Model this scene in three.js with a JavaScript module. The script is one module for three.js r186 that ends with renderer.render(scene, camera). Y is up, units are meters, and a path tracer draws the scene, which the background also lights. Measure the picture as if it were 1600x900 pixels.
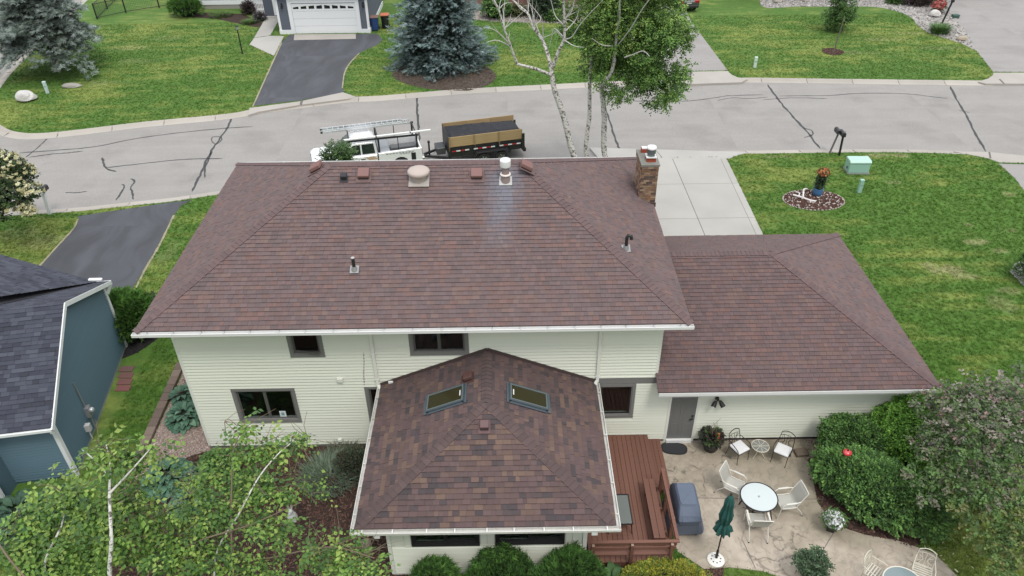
import * as THREE from 'three';
import { mergeGeometries } from 'three/addons/utils/BufferGeometryUtils.js';
import { RoundedBoxGeometry } from 'three/addons/geometries/RoundedBoxGeometry.js';

// ---------- camera, sky, sun, exposure ----------
const scene = new THREE.Scene();
const camera = new THREE.PerspectiveCamera(41.12, 16 / 9, 0.1, 900);
camera.position.set(0, 19, 0);
camera.rotation.set(-0.62375, -0.00267, -0.0132, 'YXZ');
const renderer = new THREE.WebGLRenderer({ antialias: true });
renderer.setSize(1024, 576);
renderer.toneMapping = THREE.LinearToneMapping;
renderer.toneMappingExposure = 1.1;
renderer.shadowMap.enabled = true;
{
  const w = 512, h = 256, d = new Float32Array(w * h * 4);
  const hash = (x, y) => { const s = Math.sin(x * 127.1 + y * 311.7) * 43758.5453; return s - Math.floor(s); };
  const vn = (x, y, px) => { const xi = Math.floor(x), yi = Math.floor(y), fx = x - xi, fy = y - yi, sx = fx * fx * (3 - 2 * fx), sy = fy * fy * (3 - 2 * fy);
    const m = k => ((k % px) + px) % px; const a = hash(m(xi), yi), b = hash(m(xi + 1), yi), c = hash(m(xi), yi + 1), e = hash(m(xi + 1), yi + 1);
    return a + (b - a) * sx + (c - a) * sy + (a - b - c + e) * sx * sy; };
  for (let j = 0; j < h; j++) for (let i = 0; i < w; i++) {
    const el = (j + .5) / h * Math.PI - Math.PI / 2, s = Math.sin(el), k = (j * w + i) * 4;
    let n = 0, am = .5; for (let o = 0; o < 4; o++) { const f = 8 << o; n += am * vn(i / w * f, j / h * f * .7, f); am *= .5; }
    const L = s < 0 ? .4 : (.38 + 1.22 * Math.pow(s, .9)) * (.88 + .26 * n);
    d[k] = L * .97; d[k + 1] = L * 1.0; d[k + 2] = L * 1.05; d[k + 3] = 1;
  }
  const t = new THREE.DataTexture(d, w, h, THREE.RGBAFormat, THREE.FloatType);
  t.mapping = THREE.EquirectangularReflectionMapping; t.magFilter = t.minFilter = THREE.LinearFilter; t.needsUpdate = true;
  scene.background = t; scene.environment = t;
}
const sun = new THREE.DirectionalLight(new THREE.Color(1, .95, .88), 1.5);
sun.position.set(14, 60, 6); sun.target.position.set(0, 0, -25);
sun.castShadow = true; sun.shadow.radius = 28; sun.shadow.mapSize.set(2048, 2048);
Object.assign(sun.shadow.camera, { left: -60, right: 60, top: 60, bottom: -60, near: 1, far: 200 });
scene.add(sun, sun.target);

// ---------- helpers ----------
let seed = 7;
const rnd = () => { seed = (seed + 0x6D2B79F5) | 0; let t = Math.imul(seed ^ (seed >>> 15), 1 | seed); t = (t + Math.imul(t ^ (t >>> 7), 61 | t)) ^ t; return ((t ^ (t >>> 14)) >>> 0) / 4294967296; };
const rr = (a, b) => a + (b - a) * rnd();
const pick = a => a[Math.floor(rnd() * a.length)];
const gauss = () => (rnd() + rnd() + rnd() + rnd() - 2) * 1.0;
const V = (x, y, z) => Array.isArray(x) ? new THREE.Vector3(x[0], x[1], x[2]) : new THREE.Vector3(x, y, z);
const clamp = (x, a = 0, b = 1) => Math.min(b, Math.max(a, x));
const lerp = (a, b, t) => a + (b - a) * t;
const h2 = (x, y, s) => { let h = (Math.imul(x, 374761393) + Math.imul(y, 668265263) + Math.imul(s, 974711)) | 0; h = Math.imul(h ^ (h >>> 13), 1274126177); return ((h ^ (h >>> 16)) >>> 0) / 4294967296; };
function vnoise(x, y, s = 0, per = 1e9) {
  const xi = Math.floor(x), yi = Math.floor(y), fx = x - xi, fy = y - yi, sx = fx * fx * (3 - 2 * fx), sy = fy * fy * (3 - 2 * fy), m = k => ((k % per) + per) % per;
  const x0 = m(xi), x1 = m(xi + 1), y0 = m(yi), y1 = m(yi + 1);
  const a = h2(x0, y0, s), b = h2(x1, y0, s), c = h2(x0, y1, s), d = h2(x1, y1, s);
  return a + (b - a) * sx + (c - a) * sy + (a - b - c + d) * sx * sy;
}
function fbm(x, y, o = 4, s = 0, per = 1e9) { let v = 0, a = .5, t = 0; for (let i = 0; i < o; i++) { v += a * vnoise(x, y, s + i * 17, per); t += a; x *= 2; y *= 2; per *= 2; a *= .5; } return v / t; }
function tex(size, fn, rep = 1, srgb = false) {
  const d = new Uint8Array(size * size * 4);
  for (let j = 0; j < size; j++) for (let i = 0; i < size; i++) { const c = fn(i / size, j / size), k = (j * size + i) * 4; d[k] = clamp(c[0]) * 255; d[k + 1] = clamp(c[1]) * 255; d[k + 2] = clamp(c[2]) * 255; d[k + 3] = 255; }
  const t = new THREE.DataTexture(d, size, size, THREE.RGBAFormat); t.wrapS = t.wrapT = THREE.RepeatWrapping; t.magFilter = THREE.LinearFilter; t.minFilter = THREE.LinearMipmapLinearFilter; t.generateMipmaps = true;
  t.repeat.set(rep, rep); if (srgb) t.colorSpace = THREE.SRGBColorSpace; t.needsUpdate = true; return t;
}
const g3 = v => [v, v, v];
// grey multipliers: uv are metres everywhere, repeat = 1 / tile size
const T = {
  grain: tex(512, (u, v) => g3(.72 + .28 * h2(u * 512 | 0, v * 512 | 0, 3) * (.6 + .4 * fbm(u * 16, v * 16, 3, 5, 16))), 1 / 1.6),
  grit: tex(1024, (u, v) => { const n = fbm(u * 12, v * 12, 5, 11, 12), f = h2(u * 1024 | 0, v * 1024 | 0, 9); return g3(.7 + .2 * n + .16 * (f - .3)); }, 1 / 6),
  conc: tex(1024, (u, v) => { const n = fbm(u * 5, v * 5, 6, 21, 5), f = h2(u * 1024 | 0, v * 1024 | 0, 29), b = fbm(u * 3, v * 3, 3, 33, 3); return [.74 + .2 * n + .05 * f, .735 + .2 * n + .05 * f - .01 * b, .72 + .2 * n + .05 * f - .02 * b]; }, 1 / 7),
  wood: tex(512, (u, v) => { const g = fbm(u * 4, v * 64, 4, 41, 4), k = fbm(u * 2, v * 16, 3, 43, 2); return [.66 + .28 * g + .08 * k, .64 + .3 * g + .07 * k, .62 + .32 * g + .06 * k]; }, 1 / 2),
  dirt: tex(512, (u, v) => { const n = fbm(u * 6, v * 6, 5, 51, 6), f = fbm(u * 60, v * 60, 2, 53, 60); return g3(.62 + .28 * n + .16 * f); }, 1 / 3),
};
const lin = (r, g, b) => new THREE.Color().setRGB(r, g, b);
const mat = (r, g, b, o = {}) => new THREE.MeshStandardMaterial({ color: lin(r, g, b), roughness: .85, metalness: 0, ...o });
const vmat = (o = {}) => new THREE.MeshStandardMaterial({ vertexColors: true, roughness: .9, ...o });

const ORIG = new Map();                                  // world position of a thing's base, for parts given in world metres
const used = {};
const numbered = n => { const k = used[n] = (used[n] ?? -1) + 1; return k ? n + '_' + String(k).padStart(3, '0') : n; };
function tag(o, label, category, group, kind) { o.userData.label = label; if (category) o.userData.category = category; if (group) o.userData.group = group; if (kind) o.userData.kind = kind; return o; }
function thing(name, label, category, pos = [0, 0, 0], turn = 0, group) {
  const o = new THREE.Group(); o.name = numbered(name); o.position.set(...pos); o.rotation.y = turn; scene.add(o); tag(o, label, category, group); return o;
}
function worldThing(name, label, category, pos, group) { const o = thing(name, label, category, pos, 0, group); ORIG.set(o, pos); return o; }
function dup(src, label, pos, turn, group) { const o = src.clone(); o.name = numbered(src.name.replace(/_\d{3}$/, '')); o.position.set(...pos); o.rotation.y = turn; o.userData = { ...src.userData, label }; if (group) o.userData.group = group; scene.add(o); return o; }
class MB {                                                // collects shapes, then becomes ONE named mesh
  constructor() { this.p = []; this.n = []; this.u = []; this.c = []; this.col = [1, 1, 1]; }
  color(r, g, b) { this.col = Array.isArray(r) ? r : [r, g, b]; return this; }
  v(p, n, u, w) { this.p.push(p.x, p.y, p.z); this.n.push(n.x, n.y, n.z); this.u.push(u, w); this.c.push(...this.col); }
  tri(a, b, c) {
    const n = new THREE.Vector3().crossVectors(b.clone().sub(a), c.clone().sub(a)); if (n.lengthSq() < 1e-16) return this; n.normalize();
    const ax = Math.abs(n.x), ay = Math.abs(n.y), az = Math.abs(n.z);
    const uv = q => ay >= ax && ay >= az ? [q.x, q.z] : ax > az ? [q.z, q.y] : [q.x, q.y];
    for (const q of [a, b, c]) this.v(q, n, ...uv(q)); return this;
  }
  quad(a, b, c, d) { return this.tri(a, b, c).tri(a, c, d); }
  poly(list) { const l = list.map(q => Array.isArray(q) ? V(q) : q); for (let i = 1; i < l.length - 1; i++) this.tri(l[0], l[i], l[i + 1]); return this; }
  box(cx, cy, cz, sx, sy, sz, ry = 0, rz = 0, rx = 0) { const g = new THREE.BoxGeometry(sx, sy, sz); return this.geo(g, new THREE.Matrix4().makeTranslation(cx, cy, cz).multiply(new THREE.Matrix4().makeRotationFromEuler(new THREE.Euler(rx, ry, rz, 'YXZ')))); }
  span(x0, x1, y0, y1, z0, z1) { return this.box((x0 + x1) / 2, (y0 + y1) / 2, (z0 + z1) / 2, Math.abs(x1 - x0), Math.abs(y1 - y0), Math.abs(z1 - z0)); }
  rbox(cx, cy, cz, sx, sy, sz, r = .02, ry = 0, seg = 2) { return this.geo(new RoundedBoxGeometry(sx, sy, sz, seg, r), new THREE.Matrix4().makeTranslation(cx, cy, cz).multiply(new THREE.Matrix4().makeRotationY(ry))); }
  bar(p, q, w, h, up = [0, 1, 0]) {                       // a beam from p to q, w wide, h deep along up
    const a = V(p), b = V(q), d = b.clone().sub(a), L = d.length(); if (L < 1e-6) return this; d.normalize();
    let U = V(up), s = new THREE.Vector3().crossVectors(d, U); if (s.lengthSq() < 1e-6) { U = V(0, 0, 1); s.crossVectors(d, U); } s.normalize(); U = new THREE.Vector3().crossVectors(s, d);
    const m = new THREE.Matrix4().makeBasis(d, U, s.clone()).setPosition(a.clone().add(b).multiplyScalar(.5)); return this.geo(new THREE.BoxGeometry(L, h, w), m);
  }
  tube(pts, r, seg = 6, caps = true) {                    // r: number or radius per point
    const P = pts.map(q => Array.isArray(q) ? V(q) : q), R = i => Array.isArray(r) ? r[i] : r; let U = V(0, 1, 0); const rings = [];
    for (let i = 0; i < P.length; i++) {
      const d = P[Math.min(i + 1, P.length - 1)].clone().sub(P[Math.max(i - 1, 0)]).normalize(); if (i === 0 && Math.abs(d.y) > .9) U = V(1, 0, 0);
      let s = new THREE.Vector3().crossVectors(d, U); if (s.lengthSq() < 1e-4) s.crossVectors(d, V(.3, .2, .9)); s.normalize(); U = new THREE.Vector3().crossVectors(s, d).normalize();
      const ring = []; for (let k = 0; k < seg; k++) { const a = k / seg * Math.PI * 2, n = s.clone().multiplyScalar(Math.cos(a)).addScaledVector(U, Math.sin(a)); ring.push([P[i].clone().addScaledVector(n, R(i)), n]); } rings.push(ring);
    }
    let L = 0;
    for (let i = 0; i < P.length - 1; i++) { const l2 = L + P[i].distanceTo(P[i + 1]); for (let k = 0; k < seg; k++) { const k2 = (k + 1) % seg, a = rings[i][k], b = rings[i][k2], c = rings[i + 1][k2], d = rings[i + 1][k];
      const w = R(i) * 6.28, u0 = k / seg * w, u1 = (k + 1) / seg * w; this.v(a[0], a[1], u0, L); this.v(c[0], c[1], u1, l2); this.v(b[0], b[1], u1, L); this.v(a[0], a[1], u0, L); this.v(d[0], d[1], u0, l2); this.v(c[0], c[1], u1, l2); } L = l2; }
    if (caps) for (const [ring, P0, f] of [[rings[0], P[0], 0], [rings[rings.length - 1], P[P.length - 1], 1]]) for (let k = 0; k < seg; k++) { const a = ring[k][0], b = ring[(k + 1) % seg][0]; f ? this.tri(P0, b, a) : this.tri(P0, a, b); }
    return this;
  }
  geo(g, m) { const q = (g.index ? g.toNonIndexed() : g.clone()); if (m) q.applyMatrix4(m); const P = q.attributes.position, N = q.attributes.normal, U = q.attributes.uv;
    for (let i = 0; i < P.count; i++) { this.p.push(P.getX(i), P.getY(i), P.getZ(i)); this.n.push(N.getX(i), N.getY(i), N.getZ(i)); const x = P.getX(i), y = P.getY(i), z = P.getZ(i), ax = Math.abs(N.getX(i)), ay = Math.abs(N.getY(i)), az = Math.abs(N.getZ(i));
      if (ay >= ax && ay >= az) this.u.push(x, z); else if (ax > az) this.u.push(z, y); else this.u.push(x, y); this.c.push(...this.col); } return this; }
  cyl(cx, cy, cz, r0, r1, h, seg = 14) { return this.geo(new THREE.CylinderGeometry(r1, r0, h, seg), new THREE.Matrix4().makeTranslation(cx, cy + h / 2, cz)); }
  lathe(cx, cy, cz, prof, seg = 16) { return this.geo(new THREE.LatheGeometry(prof.map(q => new THREE.Vector2(...q)), seg), new THREE.Matrix4().makeTranslation(cx, cy, cz)); }
  ball(cx, cy, cz, r, sy = 1, w = 10, h = 7) { return this.geo(new THREE.SphereGeometry(r, w, h), new THREE.Matrix4().makeTranslation(cx, cy, cz).multiply(new THREE.Matrix4().makeScale(1, sy, 1))); }
  bufgeo() { const g = new THREE.BufferGeometry(); g.setAttribute('position', new THREE.Float32BufferAttribute(this.p, 3)); g.setAttribute('normal', new THREE.Float32BufferAttribute(this.n, 3)); g.setAttribute('uv', new THREE.Float32BufferAttribute(this.u, 2)); g.setAttribute('color', new THREE.Float32BufferAttribute(this.c, 3)); return g; }
  build(name, m, parent = scene, o = {}) {
    if (!this.p.length) return null;
    const g = this.bufgeo(), w = ORIG.get(parent); if (w) g.translate(-w[0], -w[1], -w[2]);
    const x = new THREE.Mesh(g, m); x.name = parent === scene ? numbered(name) : name; if (o.label) x.userData.label = o.label; if (o.kind) x.userData.kind = o.kind; x.castShadow = x.receiveShadow = true; parent.add(x); if (w) ORIG.set(x, w); return x;
  }
}
const mb = () => new MB();
const shapeOf = (poly, holes = []) => { const s = new THREE.Shape(poly.map(q => new THREE.Vector2(q[0], -q[1]))); for (const h of holes) s.holes.push(new THREE.Path(h.map(q => new THREE.Vector2(q[0], -q[1])))); return s; };
function slabGeo(poly, top, depth, holes) { const g = new THREE.ExtrudeGeometry(shapeOf(poly, holes), { depth, bevelEnabled: false, curveSegments: 1 }); g.rotateX(-Math.PI / 2); g.translate(0, top - depth, 0); return g; }
function slab(name, poly, top, depth, m, parent = scene, holes) { const b = mb().geo(slabGeo(poly, top, depth, holes)); const x = b.build(name, m, parent); if (parent === scene) x.userData.kind = 'structure'; return x; }
function smooth(pts, n = 4, closed = false) { const c = new THREE.CatmullRomCurve3(pts.map(q => V(q[0], q[2] ?? 0, q[1])), closed, 'centripetal'); return c.getPoints(pts.length * n).map(q => [q.x, q.z]); }
const inside = (p, poly) => { let r = false; for (let i = 0, j = poly.length - 1; i < poly.length; j = i++) { const a = poly[i], b = poly[j]; if ((a[1] > p[1]) !== (b[1] > p[1]) && p[0] < (b[0] - a[0]) * (p[1] - a[1]) / (b[1] - a[1]) + a[0]) r = !r; } return r; };
const ring = (cx, cz, rx, rz, n = 28, w = 0) => Array.from({ length: n }, (_, i) => { const a = i / n * 6.2832, k = 1 + w * (h2(i, 5, 1) - .5); return [cx + Math.cos(a) * rx * k, cz + Math.sin(a) * rz * k]; });
// instanced stuff: fn(i) -> {p, q (quaternion) or e (euler), s, c}
function scatter(name, geo, m, n, fn, parent = scene, kind = 'stuff') {
  const list = []; for (let i = 0; i < n; i++) { const t = fn(i); if (t) list.push(t); }
  const im = new THREE.InstancedMesh(geo, m, list.length), M = new THREE.Matrix4(), Q = new THREE.Quaternion(), E = new THREE.Euler(), S = V(1, 1, 1), C = new THREE.Color(), w = ORIG.get(parent) || [0, 0, 0];
  list.forEach((t, i) => { if (t.q) Q.copy(t.q); else Q.setFromEuler(E.set(...(t.e || [0, 0, 0]), 'YXZ')); Array.isArray(t.s) ? S.set(...t.s) : S.setScalar(t.s ?? 1); M.compose(V(t.p[0] - w[0], t.p[1] - w[1], t.p[2] - w[2]), Q, S); im.setMatrixAt(i, M); im.setColorAt(i, C.setRGB(...t.c)); });
  im.name = parent === scene ? numbered(name) : name; im.userData.kind = kind; im.castShadow = im.receiveShadow = true; parent.add(im); return im;
}
const varied = (c, k = .15) => { const f = 1 + (rnd() - .5) * 2 * k; return [c[0] * f, c[1] * f, c[2] * f]; };

// ---------- ground, street, kerbs, drives ----------
// lawn: colour in metres round the place, with dry patches where the photograph has them
const dry = [[...[18.935, -27.257], 1.3, .5, 1], [...[18.405, -27.617], .7, .35, .8], [...[19.522, -26.757], 1, .3, .8], [...[21.634, -30.93], .5, .3, .8], [...[21.295, -29.471], .9, .4, .8], [...[21.973, -28.702], .7, .3, .6], [...[23.357, -30.42], .6, .3, .5], [...[19.966, -24.743], .8, .9, .5], [...[20.715, -25.654], .8, .4, .6], [...[19.888, -35.269], .7, .3, .5], [...[20.227, -38.394], 1.2, .35, .8], [...[21.516, -38.353], .9, .4, .9], [...[14.832, -38.41], 1.2, .3, .5], [...[25.121, -33.881], .4, .4, .6],
  [...[-28.837, -58.424], 2, 1, .35], [...[-28.13, -51.104], 3, .8, .3], [...[-26.986, -55.513], 2, .8, .3], [...[-26.692, -60.613], 2, .8, .25], [...[28.273, -57.897], 3, .6, .4], [...[25.07, -55.138], 2.5, .6, .4], [...[31.926, -55.833], 2.5, .6, .35], [...[31.066, -59.313], 2, .5, .35], [...[-21.694, -30.535], 1.6, 1, .45], [...[-23.345, -31.431], 1.4, 1, .3], [...[-20.404, -29.681], 1, 1, .35], [...[-15.617, -29.552], .8, 1.6, .3]];
const dryAt = (x, z) => { let d = 0; for (const [cx, cz, rx, rz, k] of dry) { const a = (x - cx) / (rx * .62), b = (z - cz) / (rz * .62), q = a * a + b * b; if (q < 2.5) d = Math.max(d, k * .7 * clamp(1.5 - q - 1.2 * (fbm(x * 2.2, z * 2.2, 3, 77) - .5) * 2)); } return clamp(d); };
function lawnAt(x, z) {
  const a = fbm(x * .22 + 9, z * .22, 4, 61), b = fbm(x * .9, z * 1.3, 3, 67), c = fbm(x * 4, z * 4, 2, 71), streak = fbm(x * .5 + z * .12, z * 2.6, 2, 73);
  const y = clamp((a - .43) * 2.4 + (b - .5) * 1.2 + (streak - .5) * 1.7), k = .86 + .28 * c;
  const g = [lerp(.066, .172, y) * k, lerp(.145, .222, y) * k, lerp(.017, .045, y) * k], d = dryAt(x, z);
  return [lerp(g[0], .3 * k, d), lerp(g[1], .29 * k, d), lerp(g[2], .14 * k, d)];
}
const LX = 58, LZ = 80;                                    // metres covered by the lawn picture
const enc = v => Math.pow(clamp(v), 1 / 2.2);
const lawnTex = tex(1536, (u, v) => { const x = (u - .5) * 2 * LX, z = -80 + v * LZ; const c = lawnAt(x, z), f = .8 + .4 * h2(u * 1536 | 0, v * 1536 | 0, 7); return [enc(c[0] * f), enc(c[1] * f), enc(c[2] * f)]; }, 1, true);
lawnTex.wrapS = lawnTex.wrapT = THREE.MirroredRepeatWrapping;
const lawnMat = new THREE.MeshStandardMaterial({ map: lawnTex, roughness: 1 });

const farEdge = smooth([...[[-38.176, -74.522], [-35.253, -54.513], [-34.353, -50.635], [-33.198, -47.057], [-30.634, -43.897], [-28.942, -43.007], [-27.314, -43.042], [-22.219, -44.461], [-17.233, -45.562], [-15.924, -46.225], [-13.27, -47.066], [-10.33, -47.923], [-8.475, -48.073], [-6.012, -48.533], [-2.879, -49.09], [2.884, -49.674], [7.222, -50.092], [11.575, -50.278], [16.154, -50.398], [19.335, -50.154], [26.051, -49.655], [31.23, -49.277], [34.304, -49.041]]], 3);
const nearEdge = smooth([...[[-25.144, -33.102], [-21.699, -33.442], [-19.162, -33.944], [-16.875, -34.4], [-15.193, -34.951]]], 2).concat(smooth([...[[-11.527, -35.736], [-6.65, -36.804], [0.19, -37.942], [7.259, -38.496], [11.576, -38.835], [14.242, -38.828], [20.629, -38.781], [24.233, -38.503], [28.106, -37.825]]], 2));
const E0 = farEdge[0], E9 = farEdge[farEdge.length - 1], N0 = nearEdge[0], N9 = nearEdge[nearEdge.length - 1];
const ext = (a, b, L) => { const d = Math.hypot(b[0] - a[0], b[1] - a[1]); return [b[0] + (b[0] - a[0]) / d * L, b[1] + (b[1] - a[1]) / d * L]; };
const farUp = ext(farEdge[2], E0, 60), farR = ext(farEdge[farEdge.length - 3], E9, 90), nearR = ext(nearEdge[nearEdge.length - 3], N9, 90), nearL = ext(nearEdge[2], N0, 60);
const street = [farUp, ...farEdge, farR, nearR, ...nearEdge.slice().reverse(), nearL, [-95, -60], [farUp[0] - 12, farUp[1] - 4]];
const GX = 500, GZ0 = -620, GZ1 = 60;
{
  const b = mb(); const g = new THREE.ShapeGeometry(shapeOf([[-GX, GZ1], [GX, GZ1], [GX, GZ0], [-GX, GZ0]], [street])); g.rotateX(-Math.PI / 2); b.geo(g);
  for (let i = 0; i < b.p.length / 3; i++) { b.u[i * 2] = b.p[i * 3] / (2 * LX) + .5; b.u[i * 2 + 1] = (b.p[i * 3 + 2] + 80) / LZ; }
  const m = b.build('lawn', lawnMat); m.userData.kind = 'structure';
  for (let i = 0; i < street.length; i++) { /* earth edge under the lawn beside the street */ }
}
const streetTex = tex(1024, (u, v) => { const n = fbm(u * 10, v * 10, 5, 11, 10), f = h2(u * 1024 | 0, v * 1024 | 0, 9), s = fbm(u * 3, v * 26, 4, 13, 1e9), p = clamp((fbm(u * 7 + 3, v * 7, 5, 19, 1e9) - .56) * 6); const k = .72 + .12 * n + .36 * (f - .4) + .12 * (s - .5) - .08 * p; return [k, k * .995, k * .985]; }, 1 / 13);
const asphTex = tex(1024, (u, v) => { const n = fbm(u * 5, v * 5, 5, 31, 5), f = h2(u * 1024 | 0, v * 1024 | 0, 9), s = fbm(u * 14 + fbm(u * 4, v * 4, 2, 3) * 3, v * 3, 4, 37, 1e9), k = .5 + .28 * n + .3 * clamp((s - .42) * 2.4) + .2 * (f - .4); return [k, k, k * .98]; }, 1 / 8);
const M = {
  street: mat(.345, .33, .315, { map: streetTex, roughness: .95 }), conc: mat(.45, .44, .42, { map: T.conc }), kerb: mat(.43, .405, .375, { map: T.conc }), asph: mat(.085, .09, .105, { map: asphTex, roughness: .8 }), oldAsph: mat(.35, .335, .325, { map: streetTex, roughness: .95 }),
  seal: mat(.05, .05, .052, { roughness: .7 }), soil: mat(.05, .03, .022, { map: T.dirt, roughness: 1 }), darkMulch: mat(.02, .018, .02, { map: T.dirt, roughness: 1 }), joint: mat(.13, .12, .11),
};
const streetSheet = slab('street', street, -.12, .2, M.street);
// cracks filled with tar, each its own strip on the street
const cracks = [[[[-17.226, -45.444], [-17.011, -43.604], [-16.995, -41.618], [-16.977, -40.341], [-16.887, -39.119], [-16.678, -37.347], [-16.493, -35.62]], .14], [[[-16.977, -40.341], [-16.793, -39.275], [-16.738, -38.642], [-16.329, -37.114]], .1], [[[-17.018, -42.325], [-17.478, -42.34], [-17.363, -41.717], [-16.992, -41.358], [-16.847, -41.876], [-17.045, -42.415]], .07], [[[-15.497, -43.739], [-17.375, -43.523], [-20.407, -42.799], [-22.407, -42.062], [-23.94, -41.244], [-25.626, -40.875], [-28.034, -40.535]], .09], [[[-24.428, -40.668], [-25.244, -40.444], [-26.093, -40.306], [-27.183, -39.932]], .1], [[[-27.442, -43.221], [-27.294, -41.27], [-27.367, -39.938]], .08], [[[-16.045, -39.411], [-18.123, -39.398], [-20.452, -38.917], [-22.236, -38.505]], .09], [[[-22.958, -39.796], [-22.543, -38.983], [-22.064, -38.346], [-21.439, -38.02]], .12], [[[-20.299, -37.163], [-19.982, -36.789], [-19.927, -36.214], [-19.583, -35.506], [-19.282, -34.818]], .1], [[[-20.521, -36.517], [-20.332, -36.297], [-20.167, -35.386], [-20.151, -34.777]], .1], [[[-23.156, -35.682], [-22.548, -35.664], [-22.068, -35.788]], .08],
  [[[-5.925, -48.389], [-5.678, -45.634], [-5.382, -43.203], [-5.148, -41.396]], .13], [[[6.122, -46.231], [6.212, -42.803], [6.249, -40.585], [6.389, -39.089]], .13], [[[17.381, -49.431], [17.352, -46.979], [17.386, -45.31], [17.468, -44.018], [17.57, -42.137], [17.596, -39.622]], .14], [[[17.506, -42.413], [17.915, -42.035], [17.749, -41.414], [17.157, -41.083]], .09], [[[29.254, -48.63], [28.461, -45.935], [27.848, -43.458], [27.211, -41.181], [26.646, -38.915]], .14], [[[27.871, -44.63], [28.173, -44.52], [28.388, -44.314]], .06], [[[7.878, -46.902], [11.345, -46.774], [13.066, -47.138], [14.19, -47.529], [16.592, -47.657]], .08], [[[13.403, -46.805], [14.523, -47.191], [15.517, -47.047], [16.801, -47.214]], .06], [[[16.356, -46.802], [18.402, -47.047], [20.482, -46.863]], .07], [[[17.599, -47.401], [20.992, -47.383], [22.749, -47.646], [25.98, -47.415], [27.214, -46.935], [28.117, -46.58]], .08]];
for (const [c, w] of cracks) {
  const P = smooth(c, 5), b = mb(), L = [], R = [];
  P.forEach((q, i) => { const a = P[Math.max(0, i - 1)], d = P[Math.min(P.length - 1, i + 1)], l = Math.hypot(d[0] - a[0], d[1] - a[1]) || 1, nx = -(d[1] - a[1]) / l, nz = (d[0] - a[0]) / l, h = w * (.3 + .32 * rnd()) * (i === 0 || i === P.length - 1 ? .3 : 1), j = (rnd() - .5) * w * .5; L.push([q[0] + nx * (h + j), q[1] + nz * (h + j)]); R.push([q[0] - nx * (h - j), q[1] - nz * (h - j)]); });
  for (let i = 0; i < P.length - 1; i++) { const f = q => V(q[0], -.114, q[1]); b.quad(f(L[i]), f(L[i + 1]), f(R[i + 1]), f(R[i])); }
  for (let i = 1; i < b.n.length; i += 3) b.n[i] = Math.abs(b.n[i]);
  b.build('crack_seal', M.seal, streetSheet);
}
// kerbs: stones about 3 m long, a rolled profile from lawn down to street
function kerb(name, line, side) {
  const g = new THREE.Group(); g.name = name; g.userData.kind = 'structure'; scene.add(g);
  const prof = [[0, .012], [.14, .006], [.3, -.085], [.62, -.108], [.62, -.2], [0, -.2]];
  const P = []; let acc = 0; const S = .5;
  for (let i = 0; i < line.length - 1; i++) { const a = line[i], b = line[i + 1], l = Math.hypot(b[0] - a[0], b[1] - a[1]); for (; acc < l; acc += S) P.push([lerp(a[0], b[0], acc / l), lerp(a[1], b[1], acc / l)]); acc -= l; }
  const nr = i => { const a = P[Math.max(0, i - 1)], d = P[Math.min(P.length - 1, i + 1)], l = Math.hypot(d[0] - a[0], d[1] - a[1]) || 1; return [-(d[1] - a[1]) / l * side, (d[0] - a[0]) / l * side, (d[0] - a[0]) / l, (d[1] - a[1]) / l]; };
  for (let s = 0; s < P.length - 6; s += 6) {
    const b = mb(), t = .9 + .2 * rnd(); b.color(t, t * .995, t * .98); const rows = [];
    for (let k = 0; k <= 6; k++) { const n = nr(s + k), o = k === 0 ? .012 : k === 6 ? -.012 : 0, q = P[s + k]; rows.push(prof.map(([u, y]) => V(q[0] + n[0] * u + n[2] * o, y, q[1] + n[1] * u + n[3] * o))); }
    for (let k = 0; k < 6; k++) for (let j = 0; j < prof.length; j++) { const j2 = (j + 1) % prof.length; side > 0 ? b.quad(rows[k][j], rows[k][j2], rows[k + 1][j2], rows[k + 1][j]) : b.quad(rows[k][j], rows[k + 1][j], rows[k + 1][j2], rows[k][j2]); }
    b.poly(side > 0 ? rows[0].slice().reverse() : rows[0]); b.poly(side > 0 ? rows[6] : rows[6].slice().reverse());
    b.build('kerb_stone', kerbMat, g);
  }
}
const kerbMat = vmat({ map: T.conc, color: lin(.43, .405, .375) });
kerb('kerb_far', farEdge, 1);
kerb('kerb_near', nearEdge, -1);

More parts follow.
